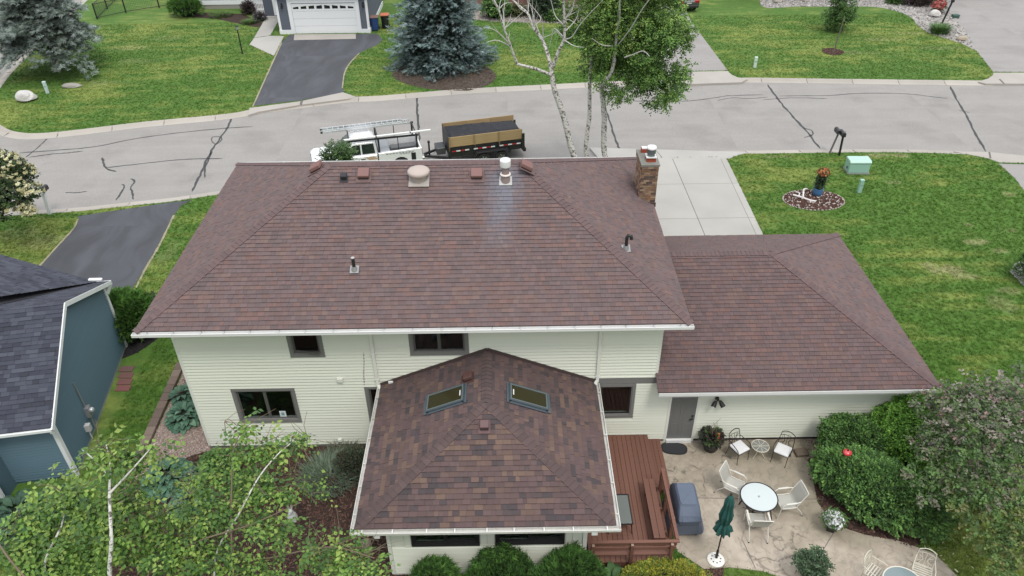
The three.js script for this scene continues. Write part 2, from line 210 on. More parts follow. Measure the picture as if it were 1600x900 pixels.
// paved places
const paved = [street];
const reg = p => (paved.push(p), p);
{ // concrete drive of the house: slabs with open joints, and a thin bordering strip
  const g = new THREE.Group(); g.name = 'driveway'; g.userData.kind = 'structure'; scene.add(g);
  const x0 = 5.2, z1 = -25.2; const top = [11.972, -38.109], tr = [11.813, -30.627], slope = (top[0] - tr[0]) / (top[1] - tr[1]); const xr = z => tr[0] + (z - tr[1]) * slope;
  const zs = [z1, -28.6, -31.9, -35.4, -38.45], strip = .32; let k = 0;
  const mid = [9.092, -30.532], mid2 = [9.04, -36.318], sm = (mid2[0] - mid[0]) / (mid2[1] - mid[1]), xm = z => mid[0] + (z - mid[1]) * sm;
  for (let i = 0; i < 4; i++) { const a = zs[i] - .012, b = zs[i + 1] + .012;
    for (const [l, r] of [[() => x0, z => xm(z) - .015], [z => xm(z) + .015, z => xr(z) - strip - .012], [z => xr(z) - strip + .006, z => xr(z)]]) { const t = .97 + .05 * rnd(); const bb = mb().color(t, t, t * .99).geo(slabGeo([[l(a), a], [r(a), a], [r(b), b], [l(b), b]], .02 + .001 * (k++ % 3), .12)); bb.build('concrete_slab', vmat({ map: T.conc, color: lin(.45, .44, .42) }), g); } }
  slab('joint_filler', [[x0, z1 - .01], [xr(z1) - .01, z1 - .01], [xr(zs[4]), zs[4]], [x0, zs[4]]], .008, .1, M.joint, g);
  reg([[x0, z1], [xr(z1), z1], [xr(zs[4]), zs[4]], [x0, zs[4]]]);
  const ap = [[x0 - 1, -38.48], ...[[11.972, -38.109], [12.212, -38.376], [12.595, -38.642], [13.101, -38.817], [13.389, -38.969]], ...[[11.612, -38.995], [8.746, -38.927]], [x0 - 1.5, -40.2]];
  const q = [[x0 - .2, -38.47], [12.4, -38.47], ...[[12.07, -38.223], [12.46, -38.527], [12.987, -38.789], [13.331, -39.02], [11.658, -39.196]], [x0 - .6, -39.9]];
  const am = [8.959, -38.92]; slab('apron_slab', q, .016, .14, M.conc, g); slab('apron_joint', [[8.45, -38.5], [8.49, -38.5], [8.2, -39.9], [8.16, -39.9]], .0185, .02, M.joint, g); reg(q);
}
function drive(name, poly, m, top = .012) { slab(name, poly, top, .12, m); reg(poly); }
drive('asphalt_drive', [[-21.275, -32.991], [-21.04, -32.676], [-20.904, -31.89], [-21.039, -28.703], [-21.122, -26.021], [-18.715, -23.841], [-16.739, -25.47], [-16.117, -26.72], [-16.217, -29.837], [-16.501, -32.854], [-16.467, -33.865], [-16.11, -34.443], [-17.026, -34.272]], M.asph);
drive('asphalt_drive', [[-16.239, -46.65], [-17.312, -59.125], [-17.157, -61.063], [-10.176, -60.992], [-9.591, -59.553], [-9.829, -58.351], [-10.888, -56.651], [-11.298, -54.467], [-11.32, -52.652], [-10.971, -49.512], [-10.734, -48.599], [-13.361, -47.495]], M.asph);
drive('old_drive', [[9.845, -51.685], [9.303, -67.627], [15.286, -68.108], [14.984, -62.999], [15.283, -51.842], [12.749, -51.818]], M.oldAsph);
drive('old_drive', [[37.713, -68.177], [39.84, -76.845], [51.744, -76.191], [36.949, -50.669], [33.185, -50.818], [34.141, -54.895], [35.716, -60.219]], M.oldAsph);
{ // concrete aprons where drives meet the street
  for (const [n, p, cut] of [['apron', [[-16.361, -46.343], [-16.06, -46.436], [-13.327, -47.333], [-10.847, -48.771], [-10.266, -48.304], [-9.877, -47.961], [-10.285, -47.65], [-13.202, -46.748], [-15.629, -45.705], [-16.141, -45.223]], [[-13.361, -47.495], [-13.194, -47.489], [-13.12, -46.745], [-13.284, -46.751]]], ['apron', [[9.149, -51.465], [12.717, -51.658], [15.245, -51.681], [15.339, -50.975], [15.61, -50.48], [16.207, -50.098], [15.631, -49.532], [12.26, -49.371], [8.821, -49.215]], [[12.592, -51.7], [12.724, -51.695], [12.313, -49.427], [12.186, -49.432]]], ['apron', [[33.091, -50.638], [36.845, -50.489], [35.707, -48.526], [31.568, -48.685], [31.241, -49.044], [32.204, -49.592], [32.802, -50.165]], [[32.816, -49.45], [32.942, -49.445], [32.812, -48.637], [32.688, -48.642]]], ['apron', [[26.452, -37.336], [29.084, -37.1], [29.434, -37.704], [26.577, -38.587], [24.695, -38.729], [25.509, -38.223], [26.176, -37.809]], [[26.542, -38.588], [26.647, -38.585], [26.314, -37.804], [26.211, -37.808]]]]) {
    const g = new THREE.Group(); g.name = numbered(n); g.userData.kind = 'structure'; scene.add(g); slab('apron_slab', p, .018, .14, M.kerb, g); slab('apron_joint', cut, .021, .02, M.joint, g); reg(p);
  }
  drive('old_drive', [[26.373, -37.186], [28.998, -36.951], [26.197, -32.12], [26.096, -34.187], [26.357, -35.565]], M.oldAsph);
}
{ const g = new THREE.Group(); g.name = 'front_walk'; g.userData.kind = 'structure'; scene.add(g);       // walk to the grey house across the street
  const P = [[[-19.678, -58.775], [-17.182, -56.14], [-17.473, -60.679], [-18.61, -60.809], [-19.737, -60.308]], [[-19.745, -60.433], [-18.638, -60.921], [-18.893, -65.451], [-20.138, -65.51]], [[-20.549, -65.654], [-18.815, -65.573], [-19.53, -68.644], [-22.066, -68.767], [-21.463, -66.477]]]; P.forEach((p, i) => { slab('walk_slab', p, .03 + i * .004, .12, M.conc, g); reg(p); }); 
  const p = [[-16.767, -61.125], [-11.905, -61.069], [-11.708, -59.8], [-16.504, -59.701]]; slab('garage_slab', p, .02, .12, M.kerb, g); }

for (const [n, c] of [['drive_edge', [[-21.103, -32.678], [-20.935, -31.891], [-20.959, -30.238], [-20.988, -28.599]]], ['drive_edge', [[-15.988, -26.81], [-16.127, -28.27], [-16.198, -29.945], [-16.357, -31.645], [-16.491, -32.916]]], ['drive_edge', [[-16.211, -46.545], [-16.701, -52.115], [-17.312, -59.125]]], ['drive_edge', [[-10.915, -56.51], [-11.277, -54.333], [-11.344, -52.527], [-11.014, -49.513]]]]) { const P = smooth(c, 4), b = mb(); for (let i = 0; i < P.length - 1; i++) b.bar([P[i][0], .012, P[i][1]], [P[i + 1][0], .012, P[i + 1][1]], .07 + .05 * rnd(), .03); b.build(n, mat(.36, .33, .22, { map: T.dirt })).userData.kind = 'structure'; }

// planting beds
function bed(name, poly, m, top = .012) { slab(name, poly, top, .1, m); reg(poly); return poly; }
const frontBed = bed('mulch_bed', ring(...[15.197, -33.518], 1.47, 1.0, 36, .03), M.soil, .03);
const leftMulch = bed('mulch_bed', [...[[-9.925, -17.493], [-7.412, -17.555], [-4.905, -17.73]], [-3.3, -17.6], [-3.3, -12.8], [-3.0, -10], [-11, -9], ...[[-11.361, -13.281], [-11.989, -16.047], [-11.418, -16.682], [-10.488, -17.283]]], M.soil);
const gravelBed = bed('gravel_bed', [[-12.301, -21.936], [-9.925, -17.493], [-10.488, -17.283], [-11.418, -16.682], [-12.06, -16.124], [-11.996, -16.96], [-12.131, -21.081]], mat(.3, .24, .21, { map: T.dirt }), .016);
const patioMulch = bed('mulch_bed', [[9.635, -17.661], [14.215, -19.634], [13.952, -17.123], [11.718, -13.502], [11.37, -13.38], [11.013, -13.58], [10.253, -13.812], [9.799, -13.997], [9.448, -14.388], [9.241, -14.906], [9.264, -15.687], [9.398, -16.723]], M.soil, .01);
const rubberBed = bed('mulch_bed', [[-16.555, -25.033], [-15.156, -26.556], [-13.671, -24.045], [-13.865, -23.252], [-14.287, -22.535], [-14.695, -22.21], [-15.747, -22.233]], M.darkMulch);
const topGravel = bed('gravel_bed', [...smooth([[21.799, -67.208], [22.209, -66.523], [24.466, -66.792], [27.683, -66.635], [31.279, -66.365], [32.555, -65.003], [32.948, -63.199], [32.58, -61.178], [32.591, -59.402], [33.068, -58.294], [33.827, -56.837], [34.176, -54.963]], 3), ...[[35.716, -60.219], [37.713, -68.177], [38.814, -74.535], [23.487, -75.356]]], mat(.38, .36, .34, { map: T.dirt }));
const spruceMulch = bed('mulch_bed', smooth([[-7.989, -51.772], [-6.568, -49.921], [-4.354, -48.919], [-1.819, -49.163], [-0.768, -51.001], [-1.46, -53.15], [-4.718, -54.599], [-7.402, -53.78]], 3, true), mat(.085, .065, .05, { map: T.dirt }), .008);
const treeRing = bed('mulch_bed', ring(...[23.785, -55.331], .75, .75, 24, .08), M.soil);
const houseBed = bed('gravel_bed', [[-4.05, -64.934], [-1.113, -63.744], [4.599, -62.965], [6.468, -63.566], [6.871, -68.132], [-5.064, -68.717]], mat(.34, .31, .28, { map: T.dirt }));
const goldBed = bed('mulch_bed', [[-3.631, -12.635], [-3.446, -13.349], [-0.43, -13.087], [1.912, -12.942], [4.606, -12.895], [5.391, -12.779], [5.847, -12.811], [5.767, -12.471]], M.soil);
const rightGravel = bed('gravel_bed', [[21.541, -27.042], [22.075, -27.671], [24.092, -28.488], [21.918, -24.738], [21.547, -25.953]], mat(.38, .36, .34, { map: T.dirt }));
const greyBed = bed('mulch_bed', [[-28.919, -67.2], [-25.265, -67.398], [-22.388, -66.889], [-20.092, -64.274], [-19.638, -62.891], [-20.565, -63.269], [-24.153, -65.518], [-26.505, -66.168]], M.soil);

// patio: stamped concrete, poured in panels
const patioEdge = [...[[4.825, -17.588]], ...[[12.0, -17.6]], ...[[9.479, -16.722], [9.34, -15.736], [9.215, -15.002], [9.38, -14.412], [9.77, -14.02], [10.253, -13.812], [11.031, -13.623], [11.534, -13.377], [11.929, -13.158], [12.212, -12.458], [12.071, -12.165], [7.383, -12.246], [7.288, -12.524], [6.89, -12.692], [6.03, -12.829], [5.302, -12.78], [4.659, -13.373]]];
patioEdge[0] = [4.7, -17.6]; 
const patioTex = tex(2048, (u, v) => {
  const w = fbm(u * 8, v * 8, 4, 101, 8), vein = Math.abs(fbm(u * 16 + w * 2, v * 16 + w * 1.5, 4, 107, 1e9) - .5) * 2, vein2 = Math.abs(fbm(u * 34 + w * 2, v * 34 - w * 2, 3, 109, 1e9) - .5) * 2, st = clamp((fbm(u * 5, v * 5, 6, 113, 5) - .36) * 3), sp = fbm(u * 60, v * 60, 3, 117, 60), f = h2(u * 2048 | 0, v * 2048 | 0, 8), m = clamp((fbm(u * 8, v * 8, 4, 127, 8) - .46) * 8);
  let k = lerp(.66, 1, st) * (.74 + .3 * sp + .12 * f); k *= 1 - (1 - clamp(vein * 13)) * m * .5 - (1 - clamp(vein2 * 8)) * .2; return [k * .98, k * .92, k * (.82 + .07 * st)]; }, 1 / 9);
const patio = slab('patio', patioEdge, .03, .12, mat(.47, .43, .365, { map: patioTex, roughness: .9 }));
reg(patioEdge);
for (const c of [[[6.664, -19.159], [8.774, -14.539]], ]) ;
for (const [a, b] of [[[5.416, -15.242], [9.507, -15.116]], [[6.611, -13.703], [6.734, -12.775]], [[9.347, -13.939], [8.679, -13.174]], [[9.479, -16.722], [9.507, -15.116]], [[6.734, -12.775], [7.038, -14.479]]].slice(0, 3)) mb().bar([a[0], .031, a[1]], [b[0], .031, b[1]], .02, .006).build('control_joint', M.joint, patio);

// ---------- building helpers ----------
const EDGE = [.02, .016, .016];
const rowTone = {};
// shingles on a roof plane: poly = convex 3D outline, first two points are the eave. Every tab is a thin wedge with its own dark cut edge.
function shingles(poly, pal, o = {}) {
  const { exp = .143, wmin = .12, wmax = .28, thick = .009, lift = .006, single = 0, parent, tint, m, name = 'shingle' } = o;
  const A = V(poly[0]), B = V(poly[1]), U = B.clone().sub(A).normalize(), N = new THREE.Vector3().crossVectors(U, V(poly[2]).sub(A)).normalize(); if (N.y < 0) N.negate();
  let W = new THREE.Vector3().crossVectors(N, U).normalize(); if (W.y < 0) W.negate();
  const P2 = poly.map(q => { const d = V(q).sub(A); return [d.dot(U), d.dot(W)]; }), vmax = Math.max(...P2.map(q => q[1]));
  const rng = v => { let lo = 1e9, hi = -1e9; for (let i = 0; i < P2.length; i++) { const a = P2[i], b = P2[(i + 1) % P2.length]; if ((a[1] - v) * (b[1] - v) <= 0 && Math.abs(a[1] - b[1]) > 1e-9) { const u = a[0] + (b[0] - a[0]) * (v - a[1]) / (b[1] - a[1]); lo = Math.min(lo, u); hi = Math.max(hi, u); } } return [lo, hi]; };
  const at = (u, v, h) => A.clone().addScaledVector(U, u).addScaledVector(W, v).addScaledVector(N, h);
  const rest = mb(); let count = 0;
  for (let k = 0; k * exp < vmax - .02; k++) {
    const v0 = Math.max(.002, k * exp), v1 = Math.min((k + 1) * exp, vmax - .002), [l0, r0] = rng(v0), [l1, r1] = rng(v1), v2 = Math.min(v1 + .018, vmax);
    let u = Math.min(l0, l1) - rnd() * wmax, lastc = null, rep = 0;
    while (u < Math.max(r0, r1)) {
      const w = rr(wmin, wmax), ua = u + .0015, ub = u + w - .0015; u += w;
      const a0 = clamp(ua, l0, r0), b0 = clamp(ub, l0, r0), a1 = clamp(ua, l1, r1), b1 = clamp(ub, l1, r1);
      if (b0 - a0 < .004 && b1 - a1 < .004) continue;
      const up = rnd() < .5 ? lift : 0, t = thick + up * 1 + rnd() * .002, q = [at(a0, v0, t), at(b0, v0, t), at(b1, v2, .002 + up * .3), at(a1, v2, .002 + up * .3)], f = [at(a0, v0, 0), at(b0, v0, 0)];
      let c = lastc && rep < 2 && rnd() < .3 ? (rep++, lastc) : (rep = 0, pick(pal)); lastc = c; c = varied(c, .1); if (tint) c = tint(at((a0 + b0) / 2, v0, 0), c);
      const b = single > count ? mb() : rest; b.color(c); b.quad(q[0], q[1], q[2], q[3]);
      b.color(EDGE); b.quad(f[0], f[1], q[1], q[0]); b.tri(f[0], q[0], q[3]); b.tri(f[1], q[2], q[1]);
      if (single > count) { b.build(name, m, parent); } count++;
    }
  }
  return rest;
}
// bent cap shingles along a hip or ridge from low to high
function ridgeCaps(p, q, n1, n2, col, m, parent, o = {}) {
  const { exp = .145, w = .15, single = true, into } = o; const a = V(p), b = V(q), d = b.clone().sub(a), L = d.length(); d.normalize();
  const side = (n, s) => { const x = new THREE.Vector3().crossVectors(d, n).normalize(); return x.multiplyScalar(s); };
  const s1 = side(V(n1), 1), s2 = side(V(n2), -1); if (s1.y > 0) s1.negate(); if (s2.y > 0) s2.negate();
  if (d.y < .01) { s1.copy(V(n1)); s1.sub(d.clone().multiplyScalar(s1.dot(d))); s1.set(n1[0], 0, n1[2]).normalize(); const k = Math.hypot(n1[0], n1[2]) / n1[1]; s1.y = -k; s1.normalize(); s2.set(n2[0], 0, n2[2]).normalize(); s2.y = -Math.hypot(n2[0], n2[2]) / n2[1]; s2.normalize(); }
  const up = s1.clone().add(s2).multiplyScalar(-1).normalize();
  const n = Math.floor(L / exp);
  for (let i = 0; i < n; i++) {
    const c = varied(pick(col), .08), bb = into || mb(), l0 = a.clone().addScaledVector(d, i * exp), l1 = a.clone().addScaledVector(d, Math.min(L, i * exp + exp * 1.2)), h0 = .032 + rnd() * .004, h1 = .02;
    const c0 = l0.clone().addScaledVector(up, h0), c1 = l1.clone().addScaledVector(up, h1);
    for (const [s, sg] of [[s1, 1], [s2, -1]]) { const e0 = c0.clone().addScaledVector(s, w), e1 = c1.clone().addScaledVector(s, w); bb.color(c); sg > 0 ? bb.quad(c0, c1, e1, e0) : bb.quad(c0, e0, e1, c1); bb.color(EDGE); const k0 = l0.clone().addScaledVector(up, .012), k1 = k0.clone().addScaledVector(s, w); bb.quad(k0, k1, e0, c0); const z0 = e0.clone().addScaledVector(up, -.02), z1 = e1.clone().addScaledVector(up, -.012); bb.quad(e0, e1, z1, z0); }
    if (!into) bb.build('ridge_cap', m, parent);
  }
}
// lap siding facing +z (or along any direction through f): boards split round openings
function siding(parent, x0, x1, y0, y1, z, holes, m, o = {}) {
  const { exp = .12, single = true, f = (x, y, d) => V(x, y, z + d), name = 'siding_board', top } = o; const rest = mb();
  for (let y = y0; y < y1 - .01; y += exp) {
    const ya = y, yb = Math.min(y + exp, y1); let parts = [[x0, x1]];
    if (top) { const t = top(ya, yb); if (!t) continue; parts = [t]; }
    for (const h of holes) { if (h[3] <= ya + .012 || h[2] >= yb - .012) continue; parts = parts.flatMap(([a, b]) => h[1] <= a || h[0] >= b ? [[a, b]] : [[a, h[0]], [h[1], b]].filter(q => q[1] - q[0] > .01)); }
    for (const [a, b] of parts) { const bb = single ? mb() : rest, t = .97 + rnd() * .05; bb.color(t, t, t); const d0 = .048 + rnd() * .003, d1 = .002;
      bb.quad(f(a, ya, d0), f(b, ya, d0), f(b, yb, d1), f(a, yb, d1)); bb.quad(f(a, ya, -.01), f(b, ya, -.01), f(b, ya, d0), f(a, ya, d0)); bb.tri(f(a, ya, d0), f(a, yb, d1), f(a, ya, -.005)); bb.tri(f(b, ya, d0), f(b, ya, -.005), f(b, yb, d1));
      if (single) bb.build(name, m, parent); }
  }
  return rest;
}
const glassMat = new THREE.MeshPhysicalMaterial({ color: lin(.75, .8, .8), roughness: .03, transmission: 1, thickness: 0, ior: 1.5 });
const darkGlass = new THREE.MeshPhysicalMaterial({ color: lin(.012, .013, .014), roughness: .04, ior: 1.5, clearcoat: .5 });
// a window facing +z: casing boards, sashes and panes as parts
function windowUnit(parent, x0, x1, y0, y1, z, mc, ms, n = 2, o = {}) {
  const c = o.casing ?? .1, b = mb();
  if (c) { b.span(x0, x1, y1 - c, y1, z, z + .045).span(x0, x1, y0, y0 + c, z, z + .05); b.span(x0, x0 + c, y0 + c, y1 - c, z, z + .042).span(x1 - c, x1, y0 + c, y1 - c, z, z + .042); }
  const a0 = x0 + c, a1 = x1 - c, b0 = y0 + c, b1 = y1 - c; b.span(a0, a1, b0 - .002, b0 + .03, z - .08, z + .03).span(a0, a1, b1 - .03, b1 + .002, z - .08, z + .02).span(a0 - .002, a0 + .03, b0, b1, z - .08, z + .02).span(a1 - .03, a1 + .002, b0, b1, z - .08, z + .02);
  const w = b.build('window_frame', mc, parent); const i0 = a0 + .03, i1 = a1 - .03, sw = (i1 - i0) / n;
  for (let k = 0; k < n; k++) { const l = i0 + k * sw + .002, r = i0 + (k + 1) * sw - .002, d = o.slide && k ? -.03 : 0, s = mb(), t = o.sash ?? .045;
    s.span(l, r, b0 + .03, b0 + .03 + t, z - .055 + d, z - .015 + d).span(l, r, b1 - .03 - t, b1 - .03, z - .055 + d, z - .015 + d).span(l, l + t, b0 + .03 + t, b1 - .03 - t, z - .056 + d, z - .016 + d).span(r - t, r, b0 + .03 + t, b1 - .03 - t, z - .056 + d, z - .016 + d);
    s.build('sash', ms, w); mb().span(l + t, r - t, b0 + .03 + t, b1 - .03 - t, z - .04 + d, z - .036 + d).build('pane', glassMat, w); }
  return w;
}
// open gutter from p to q; out = direction away from the roof; hangers are sub-parts
function gutter(parent, p, q, out, m, o = {}) {
  const { w = .12, h = .09, step = .76, hm = m } = o, a = V(p), b = V(q), O = V(out), b1 = mb(), t = .012;
  const at = (e, u, y) => e.clone().addScaledVector(O, u).add(V(0, y, 0));
  const strip = (u0, y0, u1, y1, th) => { b1.bar(at(a, (u0 + u1) / 2, (y0 + y1) / 2).toArray(), at(b, (u0 + u1) / 2, (y0 + y1) / 2).toArray(), Math.max(Math.abs(u1 - u0), th), Math.max(Math.abs(y1 - y0), th)); };
  strip(0, -h, w, -h, t); strip(0, -h, 0, 0, t); strip(w, -h, w, -.005, t); strip(w - .012, -.004, w + .012, -.004, .016);
  for (const e of [a, b]) { const d = e === a ? b.clone().sub(a).normalize() : a.clone().sub(b).normalize(); b1.bar(at(e, 0, -h / 2).addScaledVector(d, .006).toArray(), at(e, w, -h / 2).addScaledVector(d, .006).toArray(), t, h); }
  const g = b1.build('gutter', m, parent), L = a.distanceTo(b), n = Math.round(L / step);
  for (let i = 0; i < n; i++) { const e = a.clone().lerp(b, (i + .4 + .2 * rnd()) / n); mb().bar(at(e, -.02, .004).toArray(), at(e, w + .004, .008).toArray(), .03, .012).build('gutter_hanger', hm, g); }
  return g;
}

// ---------- the house ----------
const cream = [.66, .68, .58];
const H = {
  sid: vmat({ color: lin(...cream), roughness: .55 }), wall: mat(.6, .61, .54), trim: mat(.72, .73, .66, { roughness: .5 }), white: mat(.7, .7, .69, { roughness: .5 }), grey: mat(.185, .182, .172, { roughness: .6 }), sash: mat(.1, .098, .092, { roughness: .5 }), black: mat(.018, .018, .018, { roughness: .5 }),
  found: mat(.2, .19, .175, { map: T.conc }), dark: mat(.035, .026, .024), roof: vmat({ map: T.grain, roughness: .92 }), deckSheet: mat(.1, .06, .05), vent: mat(.2, .105, .095, { roughness: .7 }), ventBase: mat(.14, .092, .088, { roughness: .8 }), galv: mat(.55, .56, .57, { metalness: .6, roughness: .4 }), brick: vmat({ map: T.dirt, roughness: .95 }), floor: mat(.12, .09, .06), cream: mat(...cream, { roughness: .5 }),
};
const house = worldThing('house', 'cream-sided two-storey house with large brown hip roof in the middle', 'house', [-2.75, 0, -17.6]);
const zw = -17.6, zb = -26.8, xl = -9.97, xR = 4.47;
const win = { a: [-6.62, -5.58, 3.92, 5.02], b: [-3.03, -1.26, 3.92, 5.02], c: [-8.72, -6.74, 1.2, 2.66], d: [-4.58, -3.4, .5, 2.68], e: [2.66, 3.87, 1.18, 2.62] };
const holes = Object.values(win);
function wallWithHoles(x0, x1, y0, y1, z, th, hs, m, name, parent) { const s = new THREE.Shape([[x0, y0], [x1, y0], [x1, y1], [x0, y1]].map(q => new THREE.Vector2(...q))); for (const h of hs) s.holes.push(new THREE.Path([[h[0] + .09, h[2] + .09], [h[1] - .09, h[2] + .09], [h[1] - .09, h[3] - .09], [h[0] + .09, h[3] - .09]].map(q => new THREE.Vector2(...q)))); const g = new THREE.ExtrudeGeometry(s, { depth: th, bevelEnabled: false }); g.translate(0, 0, z - th); return mb().geo(g).build(name, m, parent); }
wallWithHoles(xl, xR, 0, 5.42, zw - .003, .16, holes, H.wall, 'wall', house);
mb().span(xl, xl + .16, 0, 5.42, zb, zw - .17).span(xR - .16, xR, 0, 5.42, zb, zw - .17).span(xl + .17, xR - .17, 0, 5.42, zb, zb + .16).build('wall', H.wall, house);
mb().span(xl + .17, xR - .17, 2.72, 2.9, zb + .17, zw - .17).span(xl + .17, xR - .17, .1, .2, zb + .17, zw - .17).span(-2.2, -2.1, .2, 5.3, zb + .2, zw - .2).build('storey', H.floor, house);
siding(house, xl + .06, -3.4, .16, 5.3, zw, holes, H.sid); siding(house, -3.4, xR - .05, 2.92, 5.3, zw, holes, H.sid); siding(house, 2.0, 4.97, .16, 2.66, zw, holes, H.sid);
mb().span(xl - .02, -3.3, 0, .155, zw - .05, zw + .012).build('foundation', H.found, house); mb().span(2, 4.97, 0, .15, zw - .05, zw + .012).build('foundation', H.found, house);
mb().span(5.95, 12.45, 0, .15, zw - .05, zw + .012).build('foundation', H.dark, house);
siding(house, -zb, -zw, .16, 5.3, 0, [], H.sid, { single: false, f: (s, y, d) => V(xl - d, y, -s) }).build('side_siding', H.sid, house, { kind: 'stuff' });
siding(house, -zb, -zw, 2.7, 5.3, 0, [], H.sid, { single: false, f: (s, y, d) => V(xR + d, y, -s) }).build('side_siding', H.sid, house, { kind: 'stuff' });
siding(house, xl, xR, .16, 5.3, 0, [], H.sid, { single: false, f: (x, y, d) => V(x, y, zb - d) }).build('side_siding', H.sid, house, { kind: 'stuff' });
mb().span(xl - .03, xl + .07, .14, 5.34, zw - .08, zw + .03).build('corner_board', H.trim, house); mb().span(xR - .07, xR + .03, 2.92, 5.34, zw - .08, zw + .03).build('corner_board', H.trim, house);
for (const k of ['a', 'b', 'c', 'd']) windowUnit(house, ...win[k], zw + .002, H.grey, H.sash, k === 'a' || k === 'd' ? 1 : 2);
windowUnit(house, ...win.e, zw + .002, H.grey, H.black, 1);
mb().span(2.5, xR + .02, 2.64, 2.9, zw, zw + .036).build('frieze_board', H.grey, house); mb().span(2.5, xR + .03, 2.902, 2.94, zw, zw + .06).build('drip_trim', H.trim, house);
{ const s = mb().span(-7.42, -7.22, 1.36, 1.62, zw - .034, zw - .03).build('window_sign', mat(.6, .68, .68), house); mb().span(-7.37, -7.27, 1.43, 1.56, zw - .029, zw - .027).build('sign_mark', mat(.2, .3, .3), s); }
{ // upper left casement stands ajar
  const g = mb(); g.box(-6.1, 4.14, zw + .07, .8, .045, .04, -.22).build('open_sash', H.sash, house); }
// downspouts, wall vents, cable
for (const [x, y0] of [[-4.13, 2.74], [2.64, 2.8]]) { mb().span(x - .045, x + .045, y0, 5.3, zw + .03, zw + .1).bar([x, 5.3, zw + .065], [x, 5.42, -16.95], .09, .07).bar([x, y0 + .03, zw + .065], [x + (x < 0 ? .06 : -.06), y0 - .08, zw + .14], .09, .08).build('downspout', H.trim, house); for (const y of [3, 4]) mb().span(x - .07, x + .07, y, y + .03, zw + .02, zw + .105).build('downspout_strap', H.white, house); }
function hood(x, y, s, m, n) { mb().span(x - s, x + s, y - s, y + s, zw + .01, zw + .03).rbox(x, y + s * .2, zw + .07, s * 1.5, s * 1.3, .1, .02).build(n, m, house); }
hood(-5.27, 2.98, .12, H.trim, 'vent_hood'); hood(-5.64, .35, .09, H.trim, 'vent_hood'); hood(-3.72, 2.86, .1, H.white, 'outlet_box');
mb().tube([[-4.42, 4.05, zw + .03], [-4.45, 3.7, zw + .03], [-4.52, 3.2, zw + .035], [-4.56, 2.75, zw + .03]], .012, 5).build('cable', H.sash, house);

// roofs
const ez = -16.92, ezb = -27.4, exl = -10.6, exr = 5.1, eh = 5.5, RL = [-5.65, 8.03, -22.15], RR = [.35, 8.03, -22.15];
const c00 = [exl, eh, ez], c10 = [exr, eh, ez], c01 = [exl, eh, ezb], c11 = [exr, eh, ezb];
const planes = [[c00, c10, RR, RL], [c10, c11, RR], [c11, c01, RL, RR], [c01, c00, RL]];
const roofBody = (pl, t = .015) => { const b = mb(); for (const p of pl) b.poly(p.map(q => [q[0], q[1] - t, q[2]])); return b; };
const roof = roofBody(planes).build('roof', H.deckSheet, house);
const rp0 = [[.15, .104, .104], [.158, .105, .104], [.142, .102, .104], [.148, .106, .112], [.155, .101, .099], [.134, .098, .102], [.168, .113, .106], [.152, .105, .11], [.172, .106, .099], [.145, .102, .107]];
const rp = rp0.map(c => [c[0] * 1.06, c[1] * 1.06, c[2] * 1.02]);
// grey-blue wash of metal salts below the flue
const fl = [-0.059, 7.682, -21.417];
const stain = (p, c) => { const dx = p.x - fl[0] + .05, dv = fl[2] - p.z; let k = 0; if (dv > -2.3 && dv < .6) { const below = -dv; const w = .62 - .08 * below; k = clamp(1.25 - Math.abs(dx + .12 * below) / w) * clamp(1.05 - Math.max(0, below) / 2.6) * (.4 + 1.1 * fbm(p.x * 5, p.z * 2.2, 3, 201)); if (below < 0) k *= clamp(1 + below / .5 + .3); } k = clamp(k * .8); return [lerp(c[0], .2, k), lerp(c[1], .215, k), lerp(c[2], .26, k)]; };
shingles(planes[0], rp, { tint: stain, thick: .017, wmin: .1, wmax: .22 }).build('shingle', H.roof, roof, { kind: 'stuff' });
for (const k of [1, 3]) shingles(planes[k], rp, { thick: .012, wmin: .1, wmax: .22 }).build('shingle', H.roof, roof, { kind: 'stuff' });
shingles(planes[2], rp, { wmin: .5, wmax: 1 }).build('shingle', H.roof, roof, { kind: 'stuff' });
const nrm = p => { const n = new THREE.Vector3().crossVectors(V(p[1]).sub(V(p[0])), V(p[2]).sub(V(p[0]))).normalize(); if (n.y < 0) n.negate(); return n.toArray(); };
const capc = [[.15, .1, .1], [.158, .104, .102], [.142, .097, .098]];
{ const b = mb(); ridgeCaps(c00, RL, nrm(planes[0]), nrm(planes[3]), capc, H.roof, roof, { into: b }); ridgeCaps(c10, RR, nrm(planes[0]), nrm(planes[1]), capc, H.roof, roof, { into: b }); ridgeCaps(c01, RL, nrm(planes[2]), nrm(planes[3]), capc, H.roof, roof, { into: b }); ridgeCaps(c11, RR, nrm(planes[2]), nrm(planes[1]), capc, H.roof, roof, { into: b }); ridgeCaps(RL, RR, nrm(planes[0]), nrm(planes[2]), capc, H.roof, roof, { into: b }); b.build('ridge_cap', H.roof, roof, { kind: 'stuff' }); }
// eave trim: soffit, fascia, gutters
mb().span(exl, exr, 5.33, 5.35, ezb, zb - .03).span(exl, exr, 5.33, 5.35, zw + .03, ez).span(exl, xl - .04, 5.331, 5.351, zb - .03, zw + .03).span(xR + .04, exr, 5.331, 5.351, zb - .03, zw + .03).build('soffit', H.white, house);
mb().span(exl - .01, exr + .01, 5.34, 5.475, ez - .03, ez - .005).span(exl - .01, exr + .01, 5.34, 5.475, ezb + .005, ezb + .03).span(exl + .002, exl + .025, 5.338, 5.475, ezb + .03, ez - .03).span(exr - .025, exr - .002, 5.338, 5.475, ezb + .03, ez - .03).build('fascia', H.white, house);
gutter(house, [exl - .05, 5.475, ez], [exr + .05, 5.475, ez], [0, 0, 1], H.white, { hm: H.galv, w: .125 });
gutter(house, [exr, 5.475, ezb], [exl, 5.475, ezb], [0, 0, -1], H.white, { step: 3 });
